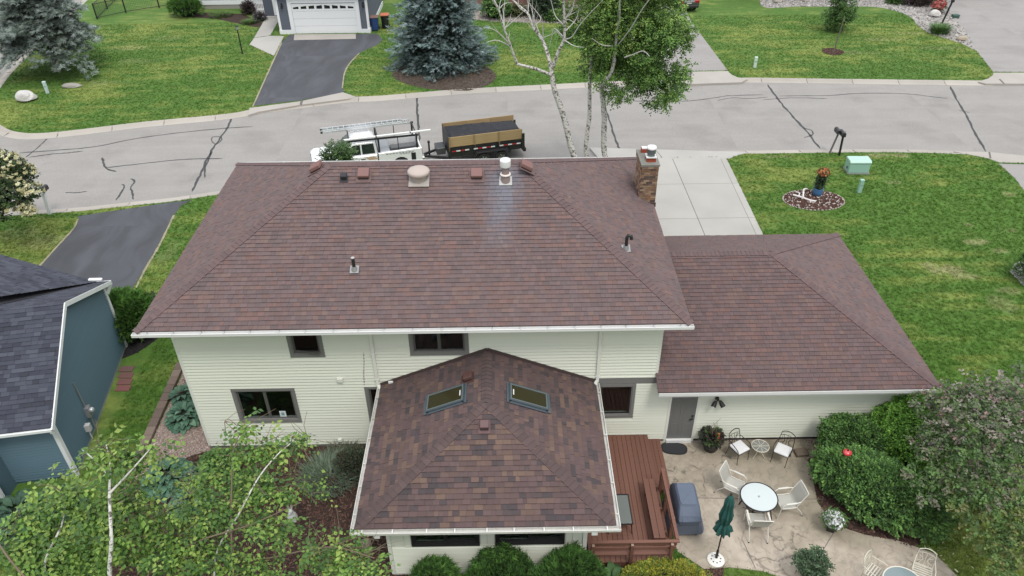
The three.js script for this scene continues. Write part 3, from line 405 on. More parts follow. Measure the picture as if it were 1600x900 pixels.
mb().bar([exl + .12, 5.36, ez + .05], [-10.0, 4.95, zw + .1], .08, .07).build('downspout', H.white, house);

// garage wing
const gz = -16.99, gzb = -25.9, gxr = 13.05, gh = 2.78, GL = [4.4, 4.89, -21.45], GR = [8.74, 4.89, -21.45], gx0 = 4.43;
const gp = [[[gx0, gh, gz], [gxr, gh, gz], GR, GL], [[gxr, gh, gz], [gxr, gh, gzb], GR], [[gxr, gh, gzb], [gx0, gh, gzb], GL, GR]];
const groof = roofBody(gp).build('garage_roof', H.deckSheet, house);
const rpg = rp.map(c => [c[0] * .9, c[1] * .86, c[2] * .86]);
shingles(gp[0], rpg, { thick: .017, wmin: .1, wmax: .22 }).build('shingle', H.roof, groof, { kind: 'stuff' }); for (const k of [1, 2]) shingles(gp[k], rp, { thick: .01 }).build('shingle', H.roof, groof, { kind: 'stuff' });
{ const b = mb(); ridgeCaps(gp[0][1], GR, nrm(gp[0]), nrm(gp[1]), capc, H.roof, groof, { into: b }); ridgeCaps(gp[1][1], GR, nrm(gp[1]), nrm(gp[2]), capc, H.roof, groof, { into: b }); ridgeCaps(GL, GR, nrm(gp[0]), nrm(gp[2]), capc, H.roof, groof, { into: b }); b.build('ridge_cap', H.roof, groof, { kind: 'stuff' }); }
const gxw = 12.45, door = [4.97, 5.95, .02, 2.18];
wallWithHoles(4.48, gxw, 0, 2.62, zw - .004, .16, [[door[0] - .02, door[1] + .02, -.05, 2.2]].map(q => [q[0], q[1], q[2] - .05, q[3]]).filter(() => false), H.wall, 'wall', house);
mb().span(gxw - .16, gxw, 0, 2.62, -25.3, zw - .17).span(4.48, gxw - .17, 0, 2.62, -25.3, -25.14).build('wall', H.wall, house);
siding(house, 5.95, gxw - .05, .16, 2.56, zw, [], H.sid);
siding(house, 25.3, 17.6, .16, 2.56, 0, [], H.sid, { single: false, f: (s, y, d) => V(gxw + d, y, -s) }).build('side_siding', H.sid, house, { kind: 'stuff' });
mb().span(gxw - .06, gxw + .03, .14, 2.58, zw - .08, zw + .03).build('corner_board', H.trim, house);
mb().span(gx0 + .05, gxr, 2.585, 2.605, zw + .03, gz).span(gxw + .03, gxr, 2.584, 2.604, -25.3, zw + .03).build('soffit', H.white, house);
mb().span(gx0 + .03, gxr + .01, 2.645, 2.755, gz - .005, gz + .03).span(gxr - .02, gxr + .008, 2.598, 2.755, gzb, gz - .005).span(gx0, gxr + .01, 2.6, 2.77, gzb - .03, gzb).build('fascia', H.white, house);
{ const d = mb().span(5.05, 5.87, .16, 2.14, zw, zw + .03).build('door', mat(.15, .152, .148, { roughness: .5 }), house);
  for (const [a, b] of [[.3, .85], [1.0, 1.9]]) for (const [l, r] of [[5.15, 5.41], [5.51, 5.77]]) { const t = mb(); t.span(l, r, a, a + .025, zw + .028, zw + .038).span(l, r, b - .025, b, zw + .028, zw + .038).span(l, l + .025, a + .025, b - .025, zw + .028, zw + .038).span(r - .025, r, a + .025, b - .025, zw + .028, zw + .038).build('door_panel', mat(.16, .162, .158, { roughness: .5 }), d); }
  mb().cyl(5.79, 1.17, zw + .05, .03, .03, .05).bar([5.79, 1.06, zw + .06], [5.7, 1.05, zw + .075], .025, .03).ball(5.79, 1.06, zw + .05, .035).build('handle', H.black, d);
  mb().span(4.97, 5.048, .02, 2.2, zw - .02, zw + .045).span(5.872, 5.95, .02, 2.2, zw - .02, zw + .045).span(5.048, 5.872, 2.142, 2.2, zw - .02, zw + .044).build('door_frame', H.trim, house);
  mb().span(5.05, 5.87, .03, .158, zw - .02, zw + .12).build('door_sill', mat(.72, .72, .7), house); }
{ const l = mb().cyl(6.46, 1.98, zw + .08, .07, .05, .06).tube([[6.46, 2.0, zw + .05], [6.46, 1.96, zw + .14], [6.4, 1.92, zw + .2]], .02, 6).tube([[6.46, 1.98, zw + .1], [6.53, 1.95, zw + .18]], .02, 6).build('flood_light', H.black, house);
  const cone = (x, dx, m) => { const b = mb(), a = V(x, 1.96, zw + .15), e = V(x + dx, 1.82, zw + .28); b.tube([a, a.clone().lerp(e, .4), e], [.04, .07, .085], 12); b.build('lamp_head', H.black, l); if (m) { const d = e.clone().sub(a).normalize(); mb().tube([e.clone().addScaledVector(d, -.01), e.clone().addScaledVector(d, .02)], [.075, .05], 12).build('lens', m, l); } };
  cone(6.41, -.1, mat(.75, .75, .74, { roughness: .2 })); cone(6.53, .1, null); }
// garage interior front: closed garage doors toward the street
mb().span(5.6, 11.6, .02, 2.3, -25.34, -25.3).build('garage_door', H.white, house);

// sunroom
const sz = -12.25, sxl = -4.04, sxr = 2.6, sh = 2.73, SA = [-.72, 4.07, -15.4], SB = [-.72, 4.07, -17.58];
const sp = [[[sxl, sh, sz], [sxr, sh, sz], SA], [[sxr, sh, sz], [sxr, sh, -17.58], SB, SA], [[sxl, sh, -17.58], [sxl, sh, sz], SA, SB]];
const sroof = roofBody(sp).build('sunroom_roof', H.deckSheet, house);
const rs0 = [[.1, .069, .066], [.11, .075, .072], [.09, .064, .063], [.078, .059, .061], [.06, .05, .054], [.114, .077, .07], [.126, .085, .072], [.103, .07, .07], [.095, .066, .064], [.14, .096, .076], [.067, .054, .057], [.105, .072, .072], [.1, .07, .068]];
const rs = rs0.map(c => [c[0] * 1.16, c[1] * 1.1, c[2] * 1.08]);
shingles(sp[0], rs, { wmin: .1, wmax: .27, thick: .016, lift: .009, single: 300, parent: sroof, m: H.roof, exp: .145 }).build('shingle', H.roof, sroof, { kind: 'stuff' });
for (const k of [1, 2]) shingles(sp[k], rs, { wmin: .1, wmax: .27, thick: .014, lift: .009, exp: .145 }).build('shingle', H.roof, sroof, { kind: 'stuff' });
const caps = [[.104, .071, .068], [.112, .076, .073], [.096, .066, .065]];
ridgeCaps([sxl + .12, sh + .047, sz - .113], SA, nrm(sp[0]), nrm(sp[2]), caps, H.roof, sroof, { exp: .17, w: .16 }); ridgeCaps([sxr - .12, sh + .047, sz - .113], SA, nrm(sp[0]), nrm(sp[1]), caps, H.roof, sroof, { exp: .17, w: .16 }); ridgeCaps([-.72, 4.07, -15.35], SB, nrm(sp[1]), nrm(sp[2]), caps, H.roof, sroof, { exp: .16, w: .16 });
{ const b = mb(); for (const s of [-1, 1]) { const e = [s < 0 ? sxl : sxr, sh + .06, zw + .062]; b.bar(e, [-.72, 4.14, zw + .062], .03, .1); } b.build('step_flashing', mat(.06, .04, .038), house); }
const swz = -12.75, swl = -3.37, swr = 1.93, sw1 = [-2.74, -.92, 1.36, 2.36], sw2 = [-.5, 1.35, 1.38, 2.36];
wallWithHoles(swl, swr, 0, 2.58, swz - .004, .14, [sw1, sw2].map(q => [q[0] - .07, q[1] + .07, q[2] - .07, q[3] + .07]), H.wall, 'wall', house);
mb().span(swl, swl + .14, 0, 2.58, zw, swz - .15).span(swr - .14, swr, 0, 2.58, zw, swz - .15).span(swl + .15, swr - .15, .2, .3, zw, swz - .15).build('wall', H.wall, house);
siding(house, swl + .08, swr - .1, .16, 1.3, swz, [], H.sid);
for (const [a, b] of [[swl + .08, -2.95], [-2.94, -2.76], [-.9, -.72], [-.715, -.52], [1.37, 1.55], [1.56, swr - .1]]) mb().span(a + .004, b - .004, 1.31, 2.5, swz - .002, swz + .014).build('wall_panel', H.cream, house);
mb().span(-2.94, 1.55, 1.285, 1.345, swz, swz + .02).build('window_sill', H.cream, house);
for (const w of [sw1, sw2]) windowUnit(house, ...w, swz + .01, H.black, H.black, 2, { casing: .035, slide: true });
mb().span(swl - .03, swl + .07, .1, 2.52, swz - .08, swz + .03).build('corner_board', H.trim, house); mb().span(swr - .09, swr + .02, .1, 2.52, swz - .06, swz + .05).build('downspout', H.trim, house);
mb().span(sxl, sxr, 2.555, 2.575, swz + .03, sz).span(sxl, swl - .04, 2.556, 2.576, zw + .03, swz + .03).span(swr + .03, sxr, 2.556, 2.576, zw + .03, swz + .03).build('soffit', H.white, house);
mb().span(sxl, sxr, 2.57, 2.7, sz - .03, sz - .004).span(sxl + .004, sxl + .03, 2.57, 2.7, zw + .02, sz - .03).span(sxr - .03, sxr - .004, 2.57, 2.7, zw + .02, sz - .03).build('fascia', H.white, house);
const gOld = mat(.66, .65, .61, { roughness: .5, map: T.dirt });
gutter(house, [sxl - .11, 2.7, sz], [sxr + .11, 2.7, sz], [0, 0, 1], gOld, { hm: H.white, w: .12, h: .075, step: .78 }); gutter(house, [sxl, 2.7, zw + .06], [sxl, 2.7, sz], [-1, 0, 0], gOld, { step: .9, w: .105, h: .075 }); gutter(house, [sxr, 2.7, zw + .06], [sxr, 2.7, sz], [1, 0, 0], gOld, { step: .9, w: .105, h: .075 });
for (const x of [swl - .12, swr + .12]) mb().rbox(x, 2.5, sz + .02, .16, .12, .14, .02).build('gutter_outlet', H.white, house);
// skylights lie on the sunroom roof
function onPlane(p, n, yaw = 0) { const N = V(n), U = new THREE.Vector3().crossVectors(V(0, 1, 0), N).normalize(), D = new THREE.Vector3().crossVectors(U, N).normalize(); return new THREE.Matrix4().makeBasis(U, N, D.negate().cross(U).dot(N) > 0 ? D : D).setPosition(V(p)); }
function skylight(p, n) { // local: x along the eave, y out of the roof, z down the slope
  const N = V(n), Z = V(n[0], 0, n[2]); Z.y = -(N.x * Z.x + N.z * Z.z) / N.y; Z.normalize(); const X = new THREE.Vector3().crossVectors(N, Z).normalize(); const m = new THREE.Matrix4().makeBasis(X, N, Z).setPosition(V(p));
  const put = b => { const g = b.bufgeo(); g.applyMatrix4(m); return mb().geo(g); }; const lx = .29, lz = .56, frameM = mat(.1, .125, .14, { metalness: .4, roughness: .4 }), fl = mat(.11, .14, .165, { metalness: .4, roughness: .5 });
  const f = put(mb().box(0, .05, lz, lx * 2 + .12, .1, .06).box(0, .05, -lz, lx * 2 + .12, .1, .06).box(lx + .03, .048, 0, .06, .098, lz * 2).box(-lx - .03, .048, 0, .06, .098, lz * 2)).build('skylight', frameM, house);
  put(mb().box(0, .1, lz - .015, lx * 2 + .06, .02, .035).box(0, .1, -lz + .015, lx * 2 + .06, .02, .035).box(lx, .099, 0, .035, .018, lz * 2).box(-lx, .099, 0, .035, .018, lz * 2)).build('sash', mat(.2, .24, .25, { metalness: .5, roughness: .35 }), f);
  put(mb().box(0, .088, 0, lx * 2 - .04, .008, lz * 2 - .04)).build('pane', darkGlassSky, f);
  put(mb().box(0, .034, lz + .07, lx * 2 + .2, .012, .1).box(0, .034, -lz - .06, lx * 2 + .2, .012, .06).box(lx + .085, .033, 0, .06, .01, lz * 2).box(-lx - .085, .033, 0, .06, .01, lz * 2)).build('flashing', fl, f);
  put(mb().box(0, .094, -lz + .09, .22, .012, .03)).build('blind_rail', H.white, f); }
const darkGlassSky = new THREE.MeshPhysicalMaterial({ color: lin(.035, .032, .014), roughness: .05, ior: 1.5 });
skylight([-1.874, 3.614, -15.965], nrm(sp[2])); skylight([0.449, 3.617, -15.964], nrm(sp[1]));
// roof vents: hooded boxes on a flange
function boxVent(p, n, s, m, nm = 'roof_vent') { const N = V(n), Z = V(n[0], 0, n[2]); Z.y = -(N.x * Z.x + N.z * Z.z) / N.y; Z.normalize(); const X = new THREE.Vector3().crossVectors(N, Z).normalize(), mm = new THREE.Matrix4().makeBasis(X, N, Z).setPosition(V(p)); const put = b => { const g = b.bufgeo(); g.applyMatrix4(mm); return mb().geo(g); };
  const f = put(mb().box(0, .03, .04, s * 1.3, .012, s * 1.3)).build(nm, m === H.vent ? H.ventBase : m, house); put(mb().rbox(0, .13, -.02, s, .13, s * .95, .03)).build('vent_hood', m, f); put(mb().box(0, .05, s * .42, s * .9, .06, .02)).build('louver', H.black, f); }
boxVent([-4.542, 7.812, -21.691], nrm(planes[0]), .36, H.vent); boxVent([-1.001, 7.785, -21.634], nrm(planes[0]), .36, H.vent); boxVent([-5.157, 7.774, -21.611], nrm(planes[0]), .2, mat(.035, .035, .042)); boxVent([-6.113, 7.797, -22.208], nrm(planes[3]), .4, H.vent); boxVent([0.531, 7.935, -21.816], nrm(planes[1]), .4, H.vent);
boxVent([-0.757, 3.786, -14.712], nrm(sp[0]), .25, mat(.12, .065, .065, { roughness: .6 })); boxVent([-1.235, 3.862, -16.554], nrm(sp[2]), .3, mat(.085, .04, .034, { roughness: .7 }));
{ const p = [-2.802, 7.713, -21.484], m = mat(.44, .37, .335, { roughness: .7 }); const f = mb().box(p[0], p[1] + .05, p[2], .64, .03, .55, 0, 0, .44).build('dome_vent', mat(.36, .33, .3), house); mb().cyl(p[0], p[1], p[2] - .05, .2, .24, .3, 20).build('collar', m, f); mb().lathe(p[0], p[1] + .22, p[2] - .05, [[.3, 0], [.345, .03], [.35, .1], [.32, .15], [.18, .2], [0, .215]], 28).build('dome', m, f); }
{ const p = [-0.099, 7.682, -21.418]; const f = mb().box(p[0], p[1] + .03, p[2], .4, .02, .34, 0, 0, .44).box(p[0] - .3, p[1] + .02, p[2] - .06, .12, .02, .1, 0, 0, .44).build('flue', mat(.45, .45, .44), house); mb().cyl(p[0], p[1], p[2] - .02, .15, .13, .22, 16).cyl(p[0], p[1] + .26, p[2] - .02, .11, .11, .36, 16).build('pipe', mat(.32, .25, .24, { metalness: .3, roughness: .5 }), f); mb().lathe(p[0], p[1] + .22, p[2] - .02, [[.13, 0], [.17, .02], [.17, .05], [.12, .07]], 18).build('storm_collar', mat(.7, .62, .58), f); mb().lathe(p[0], p[1] + .52, p[2] - .02, [[.15, 0], [.17, .02], [.17, .2], [.155, .24], [0, .25]], 18).build('rain_cap', H.white, f); }
function pipeBoot(p, x, hook) { const f = mb().box(p[0], p[1] + .025, p[2], .26, .012, .26, 0, 0, .44).cyl(p[0], p[1], p[2], .1, .06, .13, 12).build('pipe_boot', mat(.3, .3, .3, { metalness: .4, roughness: .5 }), house); mb().cyl(p[0], p[1], p[2], .05, .05, .42, 12).build('vent_pipe', H.black, f); if (hook) mb().tube([[p[0], p[1] + .4, p[2]], [p[0] + .03, p[1] + .48, p[2]], [p[0] + .12, p[1] + .46, p[2] + .02], [p[0] + .14, p[1] + .36, p[2] + .03]], .055, 8).build('elbow', H.black, f); else mb().cyl(p[0], p[1] + .42, p[2], .055, .055, .02, 12).build('cap', mat(.4, .4, .4), f); }
pipeBoot([-4.553, 6.344, -18.603]); pipeBoot([3.509, 6.371, -19.482], 0, true);

// chimney: bricks laid one by one
{ const x0 = 4.56, x1 = 5.14, z0 = -24.85, z1 = -23.66, top = 7.02;
  const ch = mb().span(x0 + .012, x1 - .012, 0, top - .02, z0 + .012, z1 - .012).build('chimney', mat(.3, .25, .2, { map: T.dirt }), house);
  const bc = [[.25, .15, .1], [.32, .22, .14], [.2, .12, .085], [.36, .26, .17], [.16, .11, .085], [.28, .18, .12], [.11, .08, .07], [.3, .17, .1]];
  let row = 0; for (let y = 5.48; y < top - .06; y += .072, row++) { const out = y > top - .2 ? .025 : 0;
    const yy = y + .032, H1 = .06, off = row % 2 ? .5 : 0;
    for (let k = -1; k < 3; k++) { const a = Math.max(x0, x0 + (k + off) * .2 + .004), b = Math.min(x1, x0 + (k + 1 + off) * .2 - .006); if (b - a < .03) continue; mb().color(varied(pick(bc), .15)).box((a + b) / 2, yy, z1 - .02 + out, b - a, H1, .045).build('brick', H.brick, ch); }
    for (let k = -1; k < 6; k++) { const a = Math.max(z0, z0 + (k + off) * .2 + .004), b = Math.min(z1 - .05, z0 + (k + 1 + off) * .2 - .006); if (b - a < .03) continue; mb().color(varied(pick(bc).map(v => v * 1.25), .15)).box(x0 + .02 - out, yy, (a + b) / 2, .045, H1, b - a).build('brick', H.brick, ch); } }
  mb().span(x0 - .03, x1 + .03, top - .02, top + .05, z0 - .03, z1 + .03).geo(new THREE.CylinderGeometry(.3, .43, .08, 4, 1), new THREE.Matrix4().makeTranslation((x0 + x1) / 2, top + .085, (z0 + z1) / 2).multiply(new THREE.Matrix4().makeScale(.9, 1, 1.8)).multiply(new THREE.Matrix4().makeRotationY(Math.PI / 4))).build('crown', mat(.24, .235, .21, { map: T.dirt }), ch);
  const terra = mat(.3, .06, .03, { roughness: .8 });
  mb().span(4.72, 5.04, top + .04, top + .24, -24.06, -23.78).build('flue_tile', terra, ch); mb().span(4.7, 5.06, top + .242, top + .27, -24.1, -23.74).build('cap_plate', H.white, ch);
  mb().cyl(4.88, top + .26, -23.92, .14, .09, .1, 18).lathe(4.88, top + .36, -23.92, [[.15, 0], [.15, .2]], 20).build('cap_neck', mat(.16, .19, .19, { metalness: .5, roughness: .4 }), ch); mb().lathe(4.88, top + .53, -23.92, [[.165, 0], [.17, .03], [.15, .08], [0, .1]], 20).build('chimney_cap', H.white, ch);
  mb().span(4.64, 4.84, top + .04, top + .26, -24.62, -24.42).build('flue_tile', terra, ch); mb().span(4.65, 4.83, top + .262, top + .29, -24.61, -24.43).build('cap_plate', H.white, ch);
  mb().span(4.45, 5.17, 5.42, 5.6, z1 + .003, z1 + .02).span(4.4, x0 - .002, 5.7, 5.76, z0, z1 + .05).build('flashing', mat(.07, .05, .045), ch); }

// ---------- neighbouring houses ----------
const brickB = mat(.3, .18, .15, { map: T.dirt }), brickC = mat(.21, .115, .095, { map: T.dirt });
{ // blue house beside the lawn on the left
  const o = [-13.896, -16.495], h = worldThing('blue_house', 'blue-sided house with slate grey roof and white rake boards beside the side lawn', 'house', [o[0], 0, o[1]]);
  const q = [-14.893, -22.89], L = Math.hypot(q[0] - o[0], q[1] - o[1]), ux = (q[0] - o[0]) / L, uz = (q[1] - o[1]) / L, nx = -uz, nz = ux;
  const f = (s, y, d) => V(o[0] + ux * s + nx * d, y, o[1] + uz * s + nz * d), fa = (s, y, d) => f(s, y, d).toArray();
  const e0 = 2.66, e1 = 2.9, rs = 3.15, rh = 4.44, sl0 = (rh - e0) / rs, sl1 = (rh - e1) / (L - rs), blue = vmat({ color: lin(.088, .155, .195), roughness: .5 }), navy = mat(.088, .155, .195), white = mat(.74, .76, .76, { roughness: .5 }), slateM = vmat({ map: T.grain, roughness: .9 });
  const topAt = y => y <= Math.min(e0, e1) ? [0, L] : y >= rh ? null : [Math.max(0, (y - e0) / sl0), Math.min(L, L - Math.max(0, (y - e1) / sl1))];
  const w = mb(); w.poly([fa(0, 0, -.03), fa(L, 0, -.03), fa(L, e1, -.03), fa(rs, rh, -.03), fa(0, e0, -.03)]); w.poly([fa(0, 0, -.03), fa(0, e0, -.03), fa(0, e0, -12), fa(0, 0, -12)]); w.poly([fa(L, 0, -.03), fa(L, 0, -12), fa(L, e1, -12), fa(L, e1, -.03)]); w.poly([fa(0, 0, -12), fa(0, e0, -12), fa(rs, rh, -12), fa(L, e1, -12), fa(L, 0, -12)]); w.build('wall', navy, h);
  siding(h, 0, L, .12, rh, 0, [], blue, { exp: .105, f, top: (a, b) => { const t = topAt(b); return t && t[1] - t[0] > .08 ? t : null; } });
  siding(h, .05, 12, .12, e0 - .12, 0, [], vmat({ color: lin(.088, .155, .195), roughness: .5 }), { exp: .115, f: (x, y, d) => { const p = f(0, y, -x); return p.addScaledVector(V(-ux, 0, -uz), d); } });
  const bar = (a, b, wd, hh, m, n, pr = h) => mb().bar(a, b, wd, hh).build(n, m, pr);
  bar(fa(0, 0, .02), fa(0, e0 - .1, .02), .13, .13, white, 'corner_board'); bar(fa(L, 0, .03), fa(L, e1 - .1, .03), .11, .11, white, 'corner_board');
  bar(fa(-.03, .06, .015), fa(L, .06, .015), .05, .12, mat(.3, .3, .29), 'foundation');
  const ov = .22, roof = [[fa(-.4, e0 - .4 * sl0 + .12, ov), fa(-.4, e0 - .4 * sl0 + .12, -12), fa(rs, rh + .12, -12), fa(rs, rh + .12, ov)], [fa(L + .3, e1 - .3 * sl1 + .12, ov), fa(L + .3, e1 - .3 * sl1 + .12, -12), fa(rs, rh + .12, -12), fa(rs, rh + .12, ov)]];
  const r = roofBody(roof).build('roof', mat(.05, .05, .06), h), sc = [[.05, .056, .08], [.062, .068, .094], [.04, .045, .066], [.07, .077, .104], [.035, .039, .055], [.055, .06, .083]];
  shingles(roof[0], sc, { wmin: .16, wmax: .38, thick: .012, lift: .008 }).build('shingle', slateM, r, { kind: 'stuff' }); shingles(roof[1], sc, { wmin: .16, wmax: .38 }).build('shingle', slateM, r, { kind: 'stuff' });
  for (const [a, b] of [[fa(-.42, e0 - .42 * sl0 + .04, ov + .01), fa(rs + .02, rh + .04, ov + .01)], [fa(L + .32, e1 - .32 * sl1 + .04, ov + .01), fa(rs - .02, rh + .04, ov + .012)]]) bar(a, b, .05, .15, white, 'rake_board');
  bar(fa(-.42, e0 - .42 * sl0 + .06, ov), fa(-.42, e0 - .42 * sl0 + .06, -12), .09, .09, white, 'gutter'); bar(fa(L + .34, e1 - .34 * sl1 + .06, ov), fa(L + .34, e1 - .34 * sl1 + .06, -4), .1, .1, white, 'gutter'); mb().bar(fa(L + .3, e1 - .1, ov - .02), fa(L + .05, e1 - .4, .06), .09, .16).build('cornice_return', white, h); mb().bar(fa(-.4, e0 - .3, ov - .05), fa(.02, e0 - .22, .1), .1, .14).build('cornice_return', white, h);
  // front wing whose slope falls toward the drive
  const p1 = [-15.109, 2.95, -23.048], p3 = [-21.626, 2.95, -25.837], v2 = [-16.574, 4.35, -19.831];
  const wing = [p1, p3, [p3[0] - 2.4, 4.8, p3[2] + 3.2], v2]; const wr = roofBody([wing], .02).build('wing_roof', mat(.05, .05, .06), h); shingles(wing, sc, { wmin: .2, wmax: .45, thick: .014, lift: .01, exp: .17 }).build('shingle', slateM, wr, { kind: 'stuff' });
  mb().poly([[p1[0] - .4, 0, p1[2] + .1], [p1[0] - .4, 2.85, p1[2] + .1], [p3[0] - .4, 2.85, p3[2] + .4], [p3[0] - .4, 0, p3[2] + .4]]).build('wall', navy, h);
  mb().rbox(...[-15.16, 3.02, -23.113], .5, .1, .14, .04).build('gutter_end', white, h);
  // meters on the side wall, a jog of the rear wall
  { const m = mat(.3, .31, .32, { metalness: .4, roughness: .5 }); mb().box(...fa(2.0, .9, .1), .16, .4, .22, .16).tube([fa(2.0, .7, .1), fa(2.0, .1, .1)], .03, 6).tube([fa(2.0, 1.1, .08), fa(2.0, 2.2, .05)], .025, 6).build('meter_box', m, h); mb().ball(...fa(2.0, .95, .22), .1).build('meter', mat(.5, .52, .54, { metalness: .5, roughness: .3 }), h); mb().box(...fa(1.55, .6, .1), .2, .26, .16, .16).tube([fa(1.55, .5, .1), fa(1.55, .08, .1)], .025, 6).build('meter_box', mat(.5, .5, .5), h); }
  const j = [-15.574, -15.423]; mb().box(j[0], .55, j[1], .12, 1.1, .12).build('corner_board', white, h); mb().span(j[0] - 6, j[0] - .06, 0, 2.3, j[1] - 3, j[1] - .02).build('wall', navy, h);
}
{ // grey house with the white garage door across the street
  const z = -61.33, x0 = -17.85, x1 = -10.83, h = worldThing('grey_house', 'slate grey house with white double garage door across the street', 'house', [-14.3, 0, -61.33]);
  const sid = vmat({ color: lin(.105, .122, .155), roughness: .6 }), white = mat(.8, .82, .84, { roughness: .5 }), wallM = mat(.095, .11, .14);
  mb().span(x0, x1, 0, 3.2, z - 8, z - .01).span(-26.4, x0 - .01, 0, 3.2, -77, -68.62).build('wall', wallM, h);
  siding(h, x0, x1, .3, 3.1, z, [[-16.98, -11.44, 0, 2.65]], sid, { exp: .13 }); siding(h, -26.4, x0 - .02, .75, 3.1, -68.6, [], sid, { exp: .13 });
  siding(h, 61.33, 69.3, .3, 3.1, 0, [], sid, { exp: .13, f: (s, y, d) => V(x1 + d, y, -s) });
  mb().span(x0 - .05, x0 + .13, 0, 3.2, z - .1, z + .05).span(x1 - .13, x1 + .05, 0, 3.2, z - .1, z + .05).build('corner_board', white, h);
  mb().span(x0 - .07, -16.92, 0, .32, z, z + .09).span(-11.45, x1 + .08, 0, .32, z, z + .09).span(x1, x1 + .09, 0, .34, -69, z - .02).build('base_board', white, h); mb().span(-26.5, x0 - .1, .36, .72, -68.6, -68.5).build('base_board', white, h); mb().span(-26.5, x0, 0, .36, -68.6, -68.54).build('foundation', mat(.3, .28, .26), h);
  mb().span(-16.98, -16.68, .02, 2.66, z, z + .08).span(-11.74, -11.44, .02, 2.66, z, z + .08).span(-16.68, -11.74, 2.36, 2.66, z, z + .08).build('garage_frame', white, h);
  const d = mb().span(-16.68, -11.74, .02, .05, z + .01, z + .05).build('garage_door', white, h); for (let k = 0; k < 4; k++) mb().rbox(-14.21, .3 + k * .575, z + .02, 4.92, .56, .05, .012).build('panel', mat(.78, .8, .82, { roughness: .45 }), d);
  for (let k = 0; k < 8; k++) { const x = -16.35 + k * .61, s = Math.abs(k - 3.5) / 3.5, b = mb(); const y0 = 1.92, y1 = 2.2 - .1 * s * s, m = k < 4 ? 1 : -1; b.poly([[x - .22, y0, z + .052], [x + .22, y0, z + .052], [x + .22, m > 0 ? y1 : y1 - .06, z + .052], [x - .22, m > 0 ? y1 - .06 : y1, z + .052]]); b.build('pane', darkGlass, d); }
  for (const x of [-17.4, -11.1]) { const l = mb().box(x, 2.2, z + .04, .14, .3, .04).build('wall_lamp', H.black, h); mb().tube([[x, 2.25, z + .06], [x, 2.3, z + .16]], .02, 6).rbox(x, 2.12, z + .17, .14, .24, .14, .03).build('lamp_shade', H.black, l); }
  mb().span(x0 - .4, x0 + 1.3, 3.0, 3.2, z - .1, z + .4).span(x1 - 1.3, x1 + .4, 3.0, 3.2, z - .1, z + .4).build('fascia', white, h);
  mb().poly([[x0 - .5, 3.2, z + .5], [x1 + .5, 3.2, z + .5], [x1 + .5, 5.6, z - 4], [x0 - .5, 5.6, z - 4]]).poly([[x0 - .5, 5.6, z - 4], [x1 + .5, 5.6, z - 4], [x1 + .5, 3.2, z - 8.5], [x0 - .5, 3.2, z - 8.5]]).poly([[-27, 3.2, -68], [x0, 3.2, -68], [x0, 6, -73], [-27, 6, -73]]).build('roof', mat(.06, .06, .07), h);
  { const wf = mb().span(-26.2, -23.9, 1.15, 2.6, -68.6, -68.52).build('window_frame', white, h); mb().span(-26.1, -24.0, 1.25, 2.5, -68.51, -68.5).build('pane', darkGlass, wf); }
  // porch rail
  const a = [-21.488, -67.405], b = [-20.49, -67.357], pr = mb().bar([a[0], 1.05, a[1]], [b[0], 1.05, b[1]], .1, .1).bar([a[0], .22, a[1]], [b[0], .22, b[1]], .08, .1).build('porch_rail', white, h); for (let k = 0; k <= 8; k++) { const t = k / 8, w = k % 8 ? .05 : .12; mb().span(lerp(a[0], b[0], t) - w / 2, lerp(a[0], b[0], t) + w / 2, 0, k % 8 ? 1.0 : 1.2, a[1] - w / 2, a[1] + w / 2).build('baluster', white, pr); }
  mb().span(b[0] + .2, x0 - .1, .02, 2.4, -66.2, -66.1).build('porch_wall', wallM, h); mb().span(b[0] + 1.0, b[0] + 1.5, .1, 2.2, -66.09, -66.04).build('door', white, h);
}
{ // brick-fronted house behind the birches, seen only at its foot
  const z = [0.505, -68.249][1], h = worldThing('brick_house', 'brick-fronted house behind the birches at the top edge of the view', 'house', [3, 0, z]), bm = mat(.26, .15, .125, { map: T.dirt });
  mb().span(-4, 12, 0, 2.8, z - 9, z).build('wall', bm, h); mb().span(-4.1, 12.1, 1.02, 1.1, z, z + .06).build('sill_course', mat(.7, .68, .65), h); mb().poly([[-4.6, 2.8, z + .6], [12.6, 2.8, z + .6], [12.6, 5.4, z - 4.5], [-4.6, 5.4, z - 4.5]]).poly([[-4.6, 5.4, z - 4.5], [12.6, 5.4, z - 4.5], [12.6, 2.8, z - 9.6], [-4.6, 2.8, z - 9.6]]).build('roof', mat(.08, .07, .065), h);
  for (let r = 0; r < 12; r++) for (let k = 0; k < 22; k++) { const x = -1.2 + k * .24 + (r % 2) * .12; mb().color(1, 1, 1).span(x, x + .225, .05 + r * .078, .05 + r * .078 + .066, z - .01, z + .012).build('brick', [bm, brickB, brickC][(k * 7 + r * 3) % 3], h); }
}
